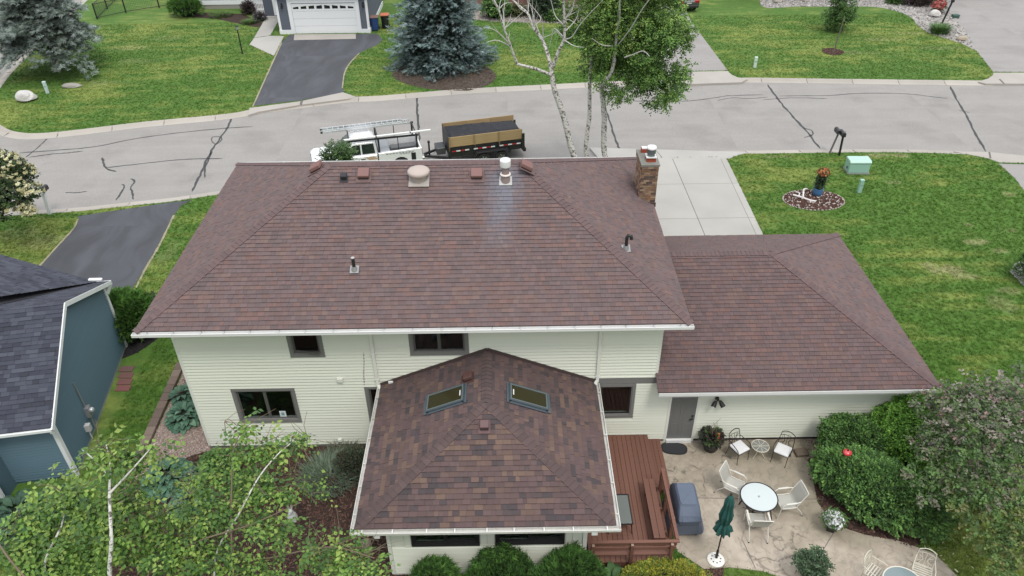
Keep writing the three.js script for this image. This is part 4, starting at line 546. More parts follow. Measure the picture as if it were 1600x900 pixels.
{ const z = -69.4, h = worldThing('white_house', 'pale house with a low basement window above the gravel bed at the top right', 'house', [32, 0, z]), wm = mat(.62, .62, .6);
  mb().span(20, 41, 0, 3, z - 9, z).build('wall', wm, h); siding(h, 20, 41, .5, 2.9, z, [], vmat({ color: lin(.62, .62, .6) }), { exp: .14 }); mb().poly([[19.4, 3, z + .6], [41.6, 3, z + .6], [41.6, 5.6, z - 4.5], [19.4, 5.6, z - 4.5]]).poly([[19.4, 5.6, z - 4.5], [41.6, 5.6, z - 4.5], [41.6, 3, z - 9.6], [19.4, 3, z - 9.6]]).build('roof', mat(.09, .085, .08), h);
  const p = [31.062, -67.916]; const wf = mb().span(p[0] - .55, p[0] + .55, .05, .6, z, z + .06).build('window_frame', H.white, h); mb().span(p[0] - .45, p[0] + .45, .1, .5, z + .06, z + .07).build('pane', darkGlass, wf);
  const d = [34.07, -67.572]; mb().bar([d[0] - .3, .5, z + .1], [d[0], .12, d[1] + .1], .1, .1).bar([d[0], .12, d[1] + .1], [d[0] + .2, .06, d[1] + .8], .1, .1).build('downspout', H.white, h); }
{ // dark wire fence at the top left
  const pts = [[-34.411, -65.997], [-32.688, -67.752], [-30.342, -69.169], [-29.31, -69.905], [-27.139, -71.619]], f = worldThing('wire_fence', 'black wire mesh fence at the top corner of the far lawn', 'fence', [pts[0][0], 0, pts[0][1]]), bk = mat(.02, .022, .02, { roughness: .6 });
  const runs = [pts, [pts[0], [-34.801, -68.997], [-35.162, -72.229]]];
  for (const r of runs) for (let i = 0; i < r.length; i++) { if (r === runs[1] && !i) { } else mb().span(r[i][0] - .045, r[i][0] + .045, 0, 1.3, r[i][1] - .045, r[i][1] + .045).build('post', bk, f); if (i) { const a = r[i - 1], b = r[i]; mb().bar([a[0], 1.22, a[1]], [b[0], 1.22, b[1]], .045, .045).build('rail', bk, f); mb().bar([a[0], .12, a[1]], [b[0], .12, b[1]], .04, .04).build('rail', bk, f); const w = mb(), n = Math.round(Math.hypot(a[0] - b[0], a[1] - b[1]) / .14); for (let k = 1; k < n; k++) { const x = lerp(a[0], b[0], k / n), z = lerp(a[1], b[1], k / n); w.bar([x, .12, z], [x, 1.2, z], .008, .008, [1, 0, 0]); } for (let y = .25; y < 1.2; y += .14) w.bar([a[0], y, a[1]], [b[0], y, b[1]], .008, .008); w.build('wire_mesh', bk, f, { kind: 'stuff' }); } }
}

// ---------- vehicles ----------
const paintW = new THREE.MeshPhysicalMaterial({ color: lin(.78, .79, .8), roughness: .3, clearcoat: .8, clearcoatRoughness: .1 }), rubber = mat(.022, .022, .022, { roughness: .9 }), blackM = mat(.02, .02, .022, { roughness: .5 }), chrome = mat(.6, .6, .6, { metalness: .9, roughness: .25 }), redLens = mat(.35, .015, .012, { roughness: .25 }), tint = new THREE.MeshPhysicalMaterial({ color: lin(.02, .024, .03), roughness: .05, clearcoat: 1 }), alu = mat(.62, .64, .66, { metalness: .5, roughness: .4 }), lumber = vmat({ color: lin(.46, .34, .19), map: T.wood });
function sideShape(pts, holes, w, bev = .04) { const s = new THREE.Shape(pts.map(q => new THREE.Vector2(...q))); const g = new THREE.ExtrudeGeometry(s, { depth: w - bev * 2, bevelEnabled: true, bevelThickness: bev, bevelSize: bev, bevelOffset: -bev, bevelSegments: 3, curveSegments: 8 }); g.translate(0, 0, -w / 2 + bev); return g; }
function arch(cx, r, y, n = 9) { return Array.from({ length: n }, (_, i) => { const a = Math.PI - i / (n - 1) * Math.PI; return [cx - Math.cos(a) * -r, y + Math.sin(a) * r]; }); }
function wheel(parent, x, y, z, r, w, rimM) { const t = mb().geo(new THREE.TorusGeometry(r * .76, r * .26, 8, 20), new THREE.Matrix4().makeTranslation(x, y, z).multiply(new THREE.Matrix4().makeScale(1, 1, w / (r * .52)))).build('wheel', rubber, parent); const s = Math.sign(z); const g = new THREE.CylinderGeometry(r * .62, r * .62, w * .6, 18); g.rotateX(Math.PI / 2); g.translate(x, y, z); const hub = new THREE.CylinderGeometry(r * .16, r * .2, w * .2, 10); hub.rotateX(Math.PI / 2); hub.translate(x, y, z + s * w * .33); mb().geo(g).geo(hub).build('rim', rimM, t); for (let k = 0; k < 5; k++) { const a = k / 5 * 6.283; mb().bar([x + Math.cos(a) * r * .15, y + Math.sin(a) * r * .15, z + s * w * .34], [x + Math.cos(a) * r * .58, y + Math.sin(a) * r * .58, z + s * w * .31], r * .16, .03, [0, 0, 1]).build('spoke', chrome, t); } return t; }
const YAW = Math.PI + .253;
const truckPos = [-7.7, -.12, -38.0], tp = (x, y, z) => V(x, y, z).applyAxisAngle(V(0, 1, 0), YAW).add(V(truckPos));
{ // pickup, front to local +x; local +z is the far side
  const t = thing('pickup_truck', 'white work pickup with a ladder rack parked at the kerb in front of the trailer', 'pickup', truckPos, YAW);
  const bot = .42, belt = 1.16;
  const low = [[-.55, bot], ...[], [1.35, bot], ...arch(1.85, .46, bot).reverse().reverse(), [2.72, bot], [2.86, .6], [2.88, .98], [2.7, 1.1], [1.35, 1.2], [-.55, 1.2]];
  const lowB = [[-2.92, .55], [-2.35, bot], ...arch(-1.75, .46, bot), [-.6, bot], [-.6, 1.24], [-2.92, 1.28]];
  mb().geo(sideShape(low, [], 1.98, .07)).build('body', paintW, t);
  const bs = mb(); for (const s of [-1, 1]) { const g = sideShape(lowB, [], .16, .03); g.translate(0, 0, s * .91); bs.geo(g); } bs.build('bed_side', paintW, t);
  mb().rbox(-2.88, .95, 0, .09, .62, 1.7, .03).build('tailgate', paintW, t); mb().span(-2.85, -.6, .62, .68, -.84, .84).span(-.66, -.6, .66, 1.24, -.84, .84).build('bed_floor', blackM, t);
  mb().rbox(-.95, 1.05, 0, .62, .42, 1.62, .03).build('tool_box', mat(.34, .36, .38, { metalness: .5, roughness: .4 }), t);
  mb().rbox(-2.05, .85, .25, 1.4, .3, .5, .03).rbox(-1.9, .78, -.45, 1.3, .2, .35, .03).build('bed_cargo', mat(.12, .125, .13), t);
  // cab
  const cabS = [[-.6, 1.16], [1.62, 1.16], [.74, 1.86], [.52, 1.92], [-.38, 1.92], [-.52, 1.86]]; mb().geo(sideShape(cabS, [], 1.72, .1)).build('cab', paintW, t);
  mb().poly([[1.615, 1.2, -.76], [1.615, 1.2, .76], [.83, 1.845, .66], [.83, 1.845, -.66]]).build('windshield', new THREE.MeshPhysicalMaterial({ color: lin(.03, .05, .04), roughness: .05, clearcoat: 1 }), t);
  for (const s of [-1, 1]) { const z = s * .868; mb().poly([[1.3, 1.24, z], [.3, 1.24, z], [.3, 1.8, z], [.66, 1.8, z]]).build('side_window', tint, t); mb().poly([[.22, 1.24, z], [-.45, 1.24, z], [-.4, 1.8, z], [.22, 1.8, z]]).build('side_window', tint, t);
    mb().rbox(.95, 1.25, s * 1.12, .14, .2, .2, .03).build('mirror', blackM, t); mb().span(.1, .34, 1.0, 1.04, s * .985, s * 1.005).build('handle', blackM, t);
    mb().rbox(-2.9, 1.02, s * .88, .08, .36, .16, .02).build('tail_light', redLens, t); mb().rbox(2.76, .95, s * .75, .16, .18, .3, .03).build('headlight', mat(.6, .62, .64, { roughness: .1 }), t); mb().rbox(-.9 + 1.2, .36, s * .95, 1.7, .07, .16, .02).build('side_step', blackM, t); mb().rbox(-2.45, .85, s * 1.0, .24, .42, .02, .008).build('mud_panel', blackM, t); }
  mb().poly([[-.535, 1.3, -.6], [-.535, 1.3, .6], [-.53, 1.8, .55], [-.53, 1.8, -.55]]).build('rear_window', tint, t); mb().rbox(2.9, .62, 0, .14, .22, 1.9, .05).rbox(-2.98, .58, 0, .16, .2, 1.8, .04).build('bumper', chrome, t); mb().rbox(2.87, .86, 0, .06, .26, 1.1, .02).build('grille', blackM, t);
  for (const x of [1.85, -1.75]) for (const s of [-1, 1]) wheel(t, x, .38, s * .84, .39, .27, mat(.3, .31, .32, { metalness: .6, roughness: .4 }));
  mb().span(-2.6, 2.5, .34, .46, -.5, .5).build('chassis', blackM, t);
  // rack of dark tubes
  const rk = mb(); for (const s of [-1, 1]) { rk.bar([-2.8, 1.98, s * .84], [.95, 2.05, s * .84], .085, .085); for (const x of [-2.7, -.68]) rk.bar([x, 1.22, s * .86], [x, 2.0, s * .84], .09, .09, [1, 0, 0]); rk.bar([-1.7, 1.24, s * .88], [-1.7, 1.98, s * .84], .04, .04, [1, 0, 0]); } for (const x of [-2.7, -.68, .8]) rk.bar([x, 2.0, -.86], [x, 2.0, .86], .06, .06); rk.build('ladder_rack', blackM, t);
  // decals on the near side: tan strokes and lines of small print
  for (const s of [-1, 1]) { const z = s * 1.002; for (let k = 0; k < 3; k++) mb().poly([[-.25 - k * .17, .95, z], [-.1 - k * .17, .95, z], [.12 - k * .17, 1.12, z], [-.02 - k * .17, 1.12, z]]).build('decal_stroke', mat(.5, .33, .2), t); const p = mb(); for (let k = 0; k < 9; k++) p.span(-1.0 - k * .17, -1.0 - k * .17 - .12, 1.13, 1.16, z - .003, z + .003); for (let k = 0; k < 5; k++) p.span(-1.75 - k * .14, -1.75 - k * .14 - .1, 1.06, 1.085, z - .003, z + .003); p.build('decal_print', mat(.12, .12, .13), t); }
}
{ // extension ladder and white plank lie on the rack
  const l = thing('extension_ladder', 'aluminium extension ladder lying along the far side of the truck rack', 'ladder', tp(-.25, 2.1, .66).toArray(), YAW); const len = 4.7, x0 = -len / 2 - .1;
  for (const z of [-.2, .2]) mb().rbox(0, .045, z, len, .09, .035, .008).build('rail', alu, l); for (const z of [-.17, .17]) mb().rbox(.25, .125, z, len - .4, .07, .03, .008).build('rail', alu, l);
  for (let k = 0; k < 15; k++) mb().tube([[-len / 2 + .2 + k * .306, .05, -.19], [-len / 2 + .2 + k * .306, .05, .19]], .02, 6).tube([[-len / 2 + .35 + k * .29, .13, -.16], [-len / 2 + .35 + k * .29, .13, .16]], .02, 6).build('rung', alu, l); for (const z of [-.2, .2]) mb().rbox(len / 2 + .03, .05, z, .12, .1, .08, .02).build('foot', blackM, l);
  const p = thing('white_pipe', 'long white downspout pipe strapped along the near rail of the truck rack', 'pipe', tp(-1.2, 2.08, -.78).toArray(), YAW); mb().rbox(0, .05, 0, 4.6, .09, .09, .02).build('pipe', mat(.82, .82, .82, { roughness: .4 }), p); for (const x of [-1.2, .6]) mb().box(x, .05, 0, .05, .1, .1).build('strap', blackM, p);
}
{ // dump trailer, tongue to local +x
  const t = thing('dump_trailer', 'black twin-axle dump trailer with raised wooden side boards behind the pickup', 'trailer', [-1.42, -.12, -39.3], YAW), bw = .92, L = 2.05;
  mb().span(-L, L, .62, .7, -bw, bw).build('floor', blackM, t); for (const s of [-1, 1]) { mb().span(-L, L, .62, 1.16, s * bw - .025, s * bw + .025).build('side_panel', blackM, t); for (let k = 0; k < 7; k++) { const x = -L + .05 + k * (2 * L - .1) / 6; mb().span(x - .04, x + .04, .6, 1.2, s * (bw + .03), s * (bw + .09)).build('stake_post', blackM, t); } }
  mb().span(L - .04, L + .02, .62, 1.75, -bw, bw).build('front_panel', blackM, t); mb().span(-L - .03, -L + .03, .62, 1.25, -bw, bw).build('tailgate', blackM, t); mb().span(-L - .1, -L + .06, .55, 1.5, -bw - .06, -bw + .02).span(-L - .1, -L + .06, .55, 1.5, bw - .02, bw + .06).build('rear_post', blackM, t);
  for (const s of [-1, 1]) for (let k = 0; k < 3; k++) { const x0 = -L + .02 + k * 1.36, x1 = x0 + 1.345, b = mb(), w = s > 0 && k !== 1 ? .9 : 1; b.color(w, w * .97, w * .92); b.rbox((x0 + x1) / 2, 1.48 + (s > 0 ? .06 : 0), s * (bw - .005), x1 - x0, .56, .045, .006); b.build('side_board', lumber, t); mb().color(.72, .7, .66).rbox(x1 - .02, 1.38, s * (bw + .04), .09, .82, .04, .006).build('board_post', lumber, t); }
  const tape = mb(), tw = mb(); for (const s of [-1, 1]) for (let k = 0; k < 16; k++) { if (k % 6 === 5) continue; const x = -L + .15 + k * .24; (k % 2 ? tape : tw).span(x, x + .22, .95, 1.02, s * (bw + .092), s * (bw + .097)); } tape.build('reflective_tape', mat(.4, .02, .02), t); tw.build('reflective_tape', mat(.75, .75, .75), t);
  mb().span(-L, L, .45, .62, -.45, -.35).span(-L, L, .45, .62, .35, .45).build('chassis', blackM, t); for (const s of [-1, 1]) { mb().bar([L - .1, .5, s * .8], [L + 1.35, .5, s * .05], .09, .12).build('tongue', blackM, t); const f = mb(); f.geo(sideShape([[-1.15, .62], [-1.0, .84], [.75, .84], [.9, .62], [.82, .62], [.7, .78], [-.95, .78], [-1.07, .62]], [], .28, .01), new THREE.Matrix4().makeTranslation(-.15, -.02, s * (bw + .16))).build('fender', blackM, t); for (const x of [-.75, .25]) wheel(t, x - .05, .35, s * (bw + .15), .35, .22, mat(.06, .06, .06)); }
  mb().rbox(L + .35, .78, 0, .5, .4, .8, .05).build('tongue_box', mat(.06, .065, .07, { roughness: .35 }), t); mb().cyl(L + .95, .35, 0, .05, .05, .9, 10).cyl(L + .95, 1.2, 0, .08, .06, .1, 10).rbox(L + 1.35, .52, 0, .3, .12, .16, .03).build('jack', blackM, t); mb().tube([[L + .3, .55, .3], [L + .8, .4, .2], [L + 1.4, .45, 0]], .02, 5).build('safety_chain', chrome, t); mb().span(-L - .2, -L - .05, .4, .6, -.9, .9).build('rear_beam', blackM, t);
  for (const s of [-1, 1]) mb().rbox(-L - .11, .75, s * .8, .04, .12, .2, .02).build('tail_light', redLens, t);
  // load under a dark sheet, wrinkled
  const tl = thing('tarp', 'dark plastic tarp over the load inside the dump trailer', 'tarp', [-1.42, -.12, -39.3], YAW), nx = 44, nz = 18, b = mb(), y = (u, v) => .2 * u * (1 - .4 * v) + y0(u, v), y0 = (u, v) => { const e = Math.min(u, 1 - u) * 10, ez = Math.min(v, 1 - v) * 6; return 1.36 + .32 * Math.min(1, ez + .25) * Math.min(1, e + .55) + .12 * (fbm(u * 9, v * 4, 4, 301) - .5) + .05 * Math.abs(fbm(u * 20 + v * 4, v * 3, 2, 307) - .5) + (v > .8 ? -.06 : 0); };
  for (let i = 0; i < nx; i++) for (let j = 0; j < nz; j++) { const P = (a, c) => V(-L + .05 + a / nx * (2 * L - .02), y(a / nx, c / nz), -bw + .03 + c / nz * (2 * bw - .06)); b.quad(P(i, j), P(i, j + 1), P(i + 1, j + 1), P(i + 1, j)); } b.build('sheet', new THREE.MeshPhysicalMaterial({ color: lin(.013, .014, .019), roughness: .5, specularIntensity: .6 }), tl);
}
{ // car on the far drive, seen from behind
  const p = [14.944, -65.48], t = thing('parked_car', 'dark grey car with red tail lights on the far drive at the top edge', 'car', [p[0], .012, p[1] - 2.2], Math.PI / 2 + .12), pm = new THREE.MeshPhysicalMaterial({ color: lin(.07, .072, .078), roughness: .35, clearcoat: .8 });
  const low = [[-2.2, .35], ...arch(-1.4, .36, .32), [1.0, .3], ...arch(1.4, .36, .32), [2.15, .35], [2.25, .7], [1.2, .95], [-2.1, 1.02], [-2.28, .85]]; mb().geo(sideShape(low, [], 1.8, .08)).build('body', pm, t); mb().geo(sideShape([[-2.0, .95], [1.1, .92], [.35, 1.5], [-1.2, 1.55], [-1.75, 1.4]], [], 1.5, .12)).build('cabin', pm, t);
  mb().poly([[-2.02, 1.05, -.62], [-2.02, 1.05, .62], [-1.72, 1.42, .55], [-1.72, 1.42, -.55]]).build('rear_window', tint, t); for (const s of [-1, 1]) { mb().rbox(-2.22, .88, s * .68, .12, .2, .4, .03).build('tail_light', redLens, t); mb().poly([[.9, 1.0, s * .765], [-1.6, 1.0, s * .765], [-1.4, 1.4, s * .765], [.3, 1.42, s * .765]]).build('side_window', tint, t); for (const x of [-1.4, 1.4]) wheel(t, x, .33, s * .8, .33, .22, chrome); }
  mb().rbox(-2.25, .8, 0, .04, .14, .42, .01).build('licence_plate', mat(.7, .72, .75), t); mb().rbox(-2.24, .48, 0, .14, .2, 1.7, .06).build('bumper', blackM, t);
}

// ---------- vegetation ----------
const leafM = (o = {}) => new THREE.MeshPhysicalMaterial({ roughness: .75, transmission: .22, thickness: 0, side: THREE.DoubleSide, ...o });
const leafMat = leafM(), needleMat = new THREE.MeshStandardMaterial({ roughness: .9, side: THREE.DoubleSide });
function leafShape(w, l, fold = .12) { const b = mb(), B = V(0, 0, 0), Tp = V(0, 0, l), L = V(-w / 2, w * fold, l * .45), R = V(w / 2, w * fold, l * .45); b.tri(B, Tp, L).tri(B, R, Tp); return b; }
function sprig(n, len, lw, ll, droop = .3, spread = 1) { // leaves along a short twig that runs along +z
  const b = mb(); for (let i = 0; i < n; i++) { const g = leafShape(lw * rr(.75, 1.2), ll * rr(.75, 1.2)).bufgeo(), t = (i + .5) / n, s = i % 2 ? 1 : -1; const m = new THREE.Matrix4().makeTranslation(rr(-.02, .02), rr(-.02, .03) - droop * len * t * t, t * len).multiply(new THREE.Matrix4().makeRotationFromEuler(new THREE.Euler(rr(-.2, .9), s * rr(.4, 1.4) * spread, rr(-.6, .6), 'YXZ'))); b.geo(g, m); } return b.bufgeo();
}
function needles(n, len, w, up = .2) { const b = mb(); for (let i = 0; i < n; i++) { const a = rr(-1.2, 1.2), e = rr(-.5, .6) + up, t = i / n * len * .6, l = len * rr(.35, .6); const d = V(Math.sin(a) * Math.cos(e), Math.sin(e), Math.cos(a) * Math.cos(e)), s = V(0, 1, 0).cross(d).normalize().multiplyScalar(w), o = V(0, 0, t); b.tri(o.clone().add(s), o.clone().addScaledVector(d, l), o.clone().sub(s)); } return b.bufgeo(); }
function yawQ(dir, roll = 0) { const d = dir.clone().normalize(), m = new THREE.Matrix4(), x = new THREE.Vector3().crossVectors(V(0, 1, 0), d); if (x.lengthSq() < 1e-5) x.set(1, 0, 0); x.normalize(); const y = new THREE.Vector3().crossVectors(d, x); m.makeBasis(x, y, d); return new THREE.Quaternion().setFromRotationMatrix(m).multiply(new THREE.Quaternion().setFromAxisAngle(V(0, 0, 1), roll)); }
const rdir = () => { for (;;) { const v = V(rr(-1, 1), rr(-1, 1), rr(-1, 1)); const l = v.length(); if (l > .1 && l < 1) return v.divideScalar(l); } };
const mixC = (a, b, t) => [lerp(a[0], b[0], t), lerp(a[1], b[1], t), lerp(a[2], b[2], t)];
// sprays of leaves in clumps: clumps = [[x,y,z], radius, flat]
function clumpCrown(parent, clumps, n, geos, m, cols, o = {}) {
  const tot = clumps.reduce((s, c) => s + c[1] ** 2, 0), per = geos.length;
  geos.forEach((g, gi) => { const jobs = []; for (const c of clumps) { const k = Math.round(n / per * c[1] ** 2 / tot); for (let i = 0; i < k; i++) jobs.push(c); }
    scatter(o.name ?? 'crown', g, m, jobs.length, i => { const c = jobs[i], d = rdir(), r = c[1] * Math.pow(rnd(), .45), f = c[2] ?? .75; const p = [c[0][0] + d.x * r, c[0][1] + d.y * r * f, c[0][2] + d.z * r]; const out = V(d.x, d.y * .5 + (o.lift ?? .1), d.z).add(rdir().multiplyScalar(.6)); const col = o.colAt ? o.colAt(p, d) : pick(c[3] ?? cols); return { p, q: yawQ(out, rr(-.5, .5)), s: rr(.7, 1.25), c: varied(col, .22) }; }, parent); });
}
// a rounded bush: lumpy solid core, leaves over it
function bush(name, label, cat, pos, R, cols, o = {}) {
  const t = worldThing(name, label, cat, pos, o.group), [rx, ry, rz] = R, s0 = o.seed ?? Math.floor(rnd() * 999), cy = pos[1] + ry * (o.base ?? .8), lump = o.lump ?? .22, ca = Math.cos(o.ry ?? 0), sa = Math.sin(o.ry ?? 0);
  const rad = d => 1 + lump * (fbm(d.x * 2.6 + 5, d.y * 2.6 + d.z * 2.6 + 9, 3, s0) - .5) * 2; const rot = v => V(v.x * ca + v.z * sa, v.y, -v.x * sa + v.z * ca);
  const P = (d, k) => { const r = rad(d) * k, v = rot(V(d.x * rx * r, d.y * ry * r, d.z * rz * r)); return V(pos[0] + v.x, Math.max(pos[1] + .01, cy + v.y), pos[2] + v.z); };
  const core = mb(), N = 14, K = 9, dd = (i, j) => { const th = j / K * Math.PI, ph = i / N * 6.2832; return V(Math.sin(th) * Math.cos(ph), Math.cos(th), Math.sin(th) * Math.sin(ph)); }; for (let i = 0; i < N; i++) for (let j = 0; j < K; j++) core.quad(P(dd(i, j), .8), P(dd(i + 1, j), .8), P(dd(i + 1, j + 1), .8), P(dd(i, j + 1), .8));
  core.build('branches', mat(...(o.core ?? [.012, .022, .008]), { roughness: 1 }), t);
  const geos = o.geos ?? [o.needle ? needles(9, .2 * (o.leaf ?? 1), .014) : sprig(6, .16 * (o.leaf ?? 1), .05 * (o.leaf ?? 1), .085 * (o.leaf ?? 1))];
  for (const g of geos) scatter('foliage', g, o.needle ? needleMat : leafMat, Math.round((o.n ?? 1500) / geos.length), () => { let d = rdir(); if (d.y < -.35) d.y *= -1; const p = P(d, rr(.78, 1.05)), out = rot(V(d.x / rx, d.y / ry + .25, d.z / rz).normalize()).add(rdir().multiplyScalar(.55)); const lo = fbm(p.x * 3.1, p.y * 3.1 + p.z * 3.1, 2, s0 + 4); return { p: p.toArray(), q: yawQ(out, rr(-1, 1)), s: rr(.7, 1.3), c: varied(pick(cols), .22 + .2 * lo) }; }, t);
  if (o.bloom) { const bg = o.bloomGeo ?? blossom(.05); scatter('flowers', bg, leafMat, o.bloom[0], () => { const d = rdir(); d.y = Math.abs(d.y); const p = P(d, 1.06); return { p: p.toArray(), q: yawQ(rot(d).add(rdir().multiplyScalar(.4))), s: rr(.7, 1.3), c: varied(pick(o.bloom[1]), .1) }; }, t); }
  return t;
}
function blossom(r) { const b = mb(); for (let k = 0; k < 5; k++) { const g = leafShape(r * .9, r, .1).bufgeo(), a = k / 5 * 6.283; b.geo(g, new THREE.Matrix4().makeRotationFromEuler(new THREE.Euler(-Math.PI / 2 + .5, 0, 0)).premultiply(new THREE.Matrix4().makeRotationZ(a))); } return b.bufgeo(); }
// hosta: broad arching leaves round a centre
function hosta(name, label, pos, r, n, cols, o = {}) {
  const t = worldThing(name, label, o.cat ?? 'plant', pos, o.group), g = mb(), len = o.len ?? .34, w = (o.w ?? .55) * len; const prof = [[0, .0], [.3, .1], [.55, .13], [.8, .06], [1, -.1]], wd = [.1, .8, 1, .7, 0];
  for (let i = 0; i < 4; i++) for (const s of [-1, 1]) { const a = V(0, prof[i][1] * len, prof[i][0] * len), b = V(0, prof[i + 1][1] * len, prof[i + 1][0] * len), c = V(s * wd[i + 1] * w / 2, prof[i + 1][1] * len + .12 * w * wd[i + 1], prof[i + 1][0] * len), d = V(s * wd[i] * w / 2, prof[i][1] * len + .12 * w * wd[i], prof[i][0] * len); s > 0 ? g.quad(a, b, c, d) : g.quad(a, d, c, b); }
  const spots = (o.spots ?? [[0, 0, 1]]);
  mb().color(1, 1, 1).lathe(pos[0], pos[1], pos[2], [[r * .6, 0], [r * .45, r * .3], [0, r * .42]], 10).build('stems', mat(.02, .035, .018), t);
  scatter('leaf', g.bufgeo(), leafMat, n, i => { const sp = spots[i % spots.length], a = rnd() * 6.283, q = Math.sqrt(rnd()), rad = q * r * sp[2], tilt = lerp(-.7, .25, q) + rr(-.2, .2); return { p: [pos[0] + sp[0] + Math.cos(a) * rad * .75, pos[1] + (1 - q * q) * r * .5 * (o.h ?? 1) + .08, pos[2] + sp[1] + Math.sin(a) * rad * .75], e: [tilt, Math.PI / 2 - a + rr(-.4, .4), rr(-.3, .3)], s: rr(.7, 1.15), c: varied(pick(cols), .2) }; }, t);
  return t;
}
function grassClump(name, label, pos, r, h, n, cols, o = {}) { const t = worldThing(name, label, o.cat ?? 'grass plant', pos, o.group), b = mb(), w = o.w ?? .012; b.tri(V(-w, 0, 0), V(w, 0, 0), V(0, .6, .16)).tri(V(-w * .7, .5, .12), V(w * .7, .5, .12), V(0, .85, .55)); scatter('blades', b.bufgeo(), leafMat, n, () => { const a = rnd() * 6.283, q = Math.sqrt(rnd()) * r * .6; return { p: [pos[0] + Math.cos(a) * q, pos[1], pos[2] + Math.sin(a) * q], e: [rr(-.1, .35), Math.PI / 2 - a + rr(-.7, .7), 0], s: [1, h * rr(.7, 1.2), h * rr(.6, 1.4)], c: varied(pick(cols), .25) }; }, t); return t; }

// birch bark: white with dark dashes and patches
const barkTex = tex(512, (u, v) => { const d = fbm(u * 22, v * 46, 3, 401, 22), p = fbm(u * 13, v * 15, 4, 409, 13), k = clamp((p - .57) * 10) * .9 + clamp((d - .62) * 10) * .7; const c = .84 + .1 * (fbm(u * 20, v * 60, 2, 411, 20) - .5); return [lerp(c, .13, clamp(k)), lerp(c * .98, .115, clamp(k)), lerp(c * .95, .1, clamp(k))]; }, 1);
barkTex.repeat.set(1, 1);
const birchBark = mat(.72, .71, .69, { map: barkTex, roughness: .8 }), whiteTwig = mat(.55, .53, .5, { roughness: .85 }), brownBark = mat(.13, .1, .08, { roughness: 1, map: T.dirt }), greyBark = mat(.2, .17, .15, { roughness: 1, map: T.dirt });
const curve = (pts, n = 5) => new THREE.CatmullRomCurve3(pts.map(q => V(q))).getPoints(pts.length * n);
function limb(parent, pts, r0, r1, m, name, seg = 8) { const P = curve(pts); return mb().tube(P, P.map((_, i) => lerp(r0, r1, i / (P.length - 1)) * (1 + .06 * Math.sin(i * 2.3))), seg).build(name, m, parent); }
function twigs(parent, from, n, len, m, o = {}) { const b = mb(); for (let i = 0; i < n; i++) { const p = V(pick(from)), d = rdir().multiplyScalar(.6).add(V(o.dir ?? [0, .6, 0])).normalize(), L = len * rr(.5, 1.2), q = p.clone().addScaledVector(d, L * .5).add(V(rr(-.1, .1), rr(0, .08), rr(-.1, .1))), e = q.clone().addScaledVector(d.add(rdir().multiplyScalar(.4)).normalize(), L * .5); b.tube([p, q, e], [o.r ?? .018, (o.r ?? .018) * .7, .004], 4, false); } return b.build('twig', m, parent, { kind: 'stuff' }); }
const gAt = p => [p[0], 0, p[1]];
{ // leafless white birch
  const z = -32.6, base = [4.05, 0, z], t = worldThing('birch_tree', 'white-barked birch with bare spreading branches, leafless, behind the roof', 'tree', base);
  const f = [1.969, 6.934, -32.6]; limb(t, [base, [3.95, 1.4, z], [3.094, 2.958, -32.6], [2.496, 5.09, -32.6], [2.035, 6.441, -32.6], f], .17, .105, birchBark, 'trunk', 10);
  const L1 = [f, [1.253, 7.374, -32.2], [0.428, 7.68, -32]], L2 = [[0.428, 7.68, -32], [0.139, 8.568, -31.8], [-0.089, 9.292, -31.6], [-0.307, 10.088, -31.5], [-0.646, 10.787, -31.4]], C1 = [f, [1.774, 7.767, -32.9], [1.507, 8.335, -33.3], [1.151, 8.773, -33.5], [0.931, 9.289, -33.6], [0.525, 9.613, -33.8], [0.065, 9.991, -34]], C2 = [[1.99, 7.305, -32.6], [2.183, 8.014, -32.4], [2.405, 8.588, -32.3], [2.4, 9.466, -32.2], [2.275, 10.64, -32]];
  limb(t, L1, .075, .055, birchBark, 'branch'); limb(t, L2, .055, .03, birchBark, 'branch'); limb(t, C1, .09, .03, birchBark, 'branch'); limb(t, C2, .085, .04, birchBark, 'branch');
  for (const q of [[[0.139, 8.568, -31.8], [-0.299, 9.207, -31.3], [-0.6, 9.483, -31], [-0.925, 9.599, -30.8]], [[0.138, 8.514, -31.8], [-0.413, 8.826, -31.6], [-0.831, 8.818, -31.4]], [[-0.089, 9.292, -31.6], [-0.105, 9.874, -31.8], [-0.017, 10.522, -32]], [[1.586, 8.31, -33.2], [1.541, 8.974, -33], [1.473, 9.46, -32.8]], [[1.151, 8.773, -33.5], [1.483, 9.065, -33.6], [1.295, 9.334, -33.8], [0.942, 9.686, -34]], [[2.405, 8.588, -32.3], [2.699, 8.787, -32], [2.972, 9.348, -31.7], [3.273, 9.787, -31.5], [3.832, 10.46, -31.3]], [[2.407, 9.204, -32.2], [2.052, 9.484, -32.6], [1.893, 9.95, -32.8], [1.791, 10.284, -33]], [[2.4, 9.466, -32.2], [2.663, 9.829, -32], [2.773, 10.409, -32]], [[2.402, 8.695, -32.3], [2.022, 8.893, -32.8], [1.932, 8.479, -33], [1.836, 7.978, -33.1]], [[2.405, 8.588, -32.3], [2.829, 8.476, -31.8], [3.211, 8.484, -31.6]], [[2.467, 8.992, -32.2], [2.894, 9.4, -32.4], [3.017, 9.837, -32.5]], [[1.393, 8.612, -33.3], [1.2, 9.128, -33.4], [1.012, 9.742, -33.6]]]) limb(t, q, .028, .008, whiteTwig, 'branch', 5);
  twigs(t, [...C1.slice(2), ...C2.slice(2), ...L2.slice(1)], 40, 1.1, whiteTwig);
}
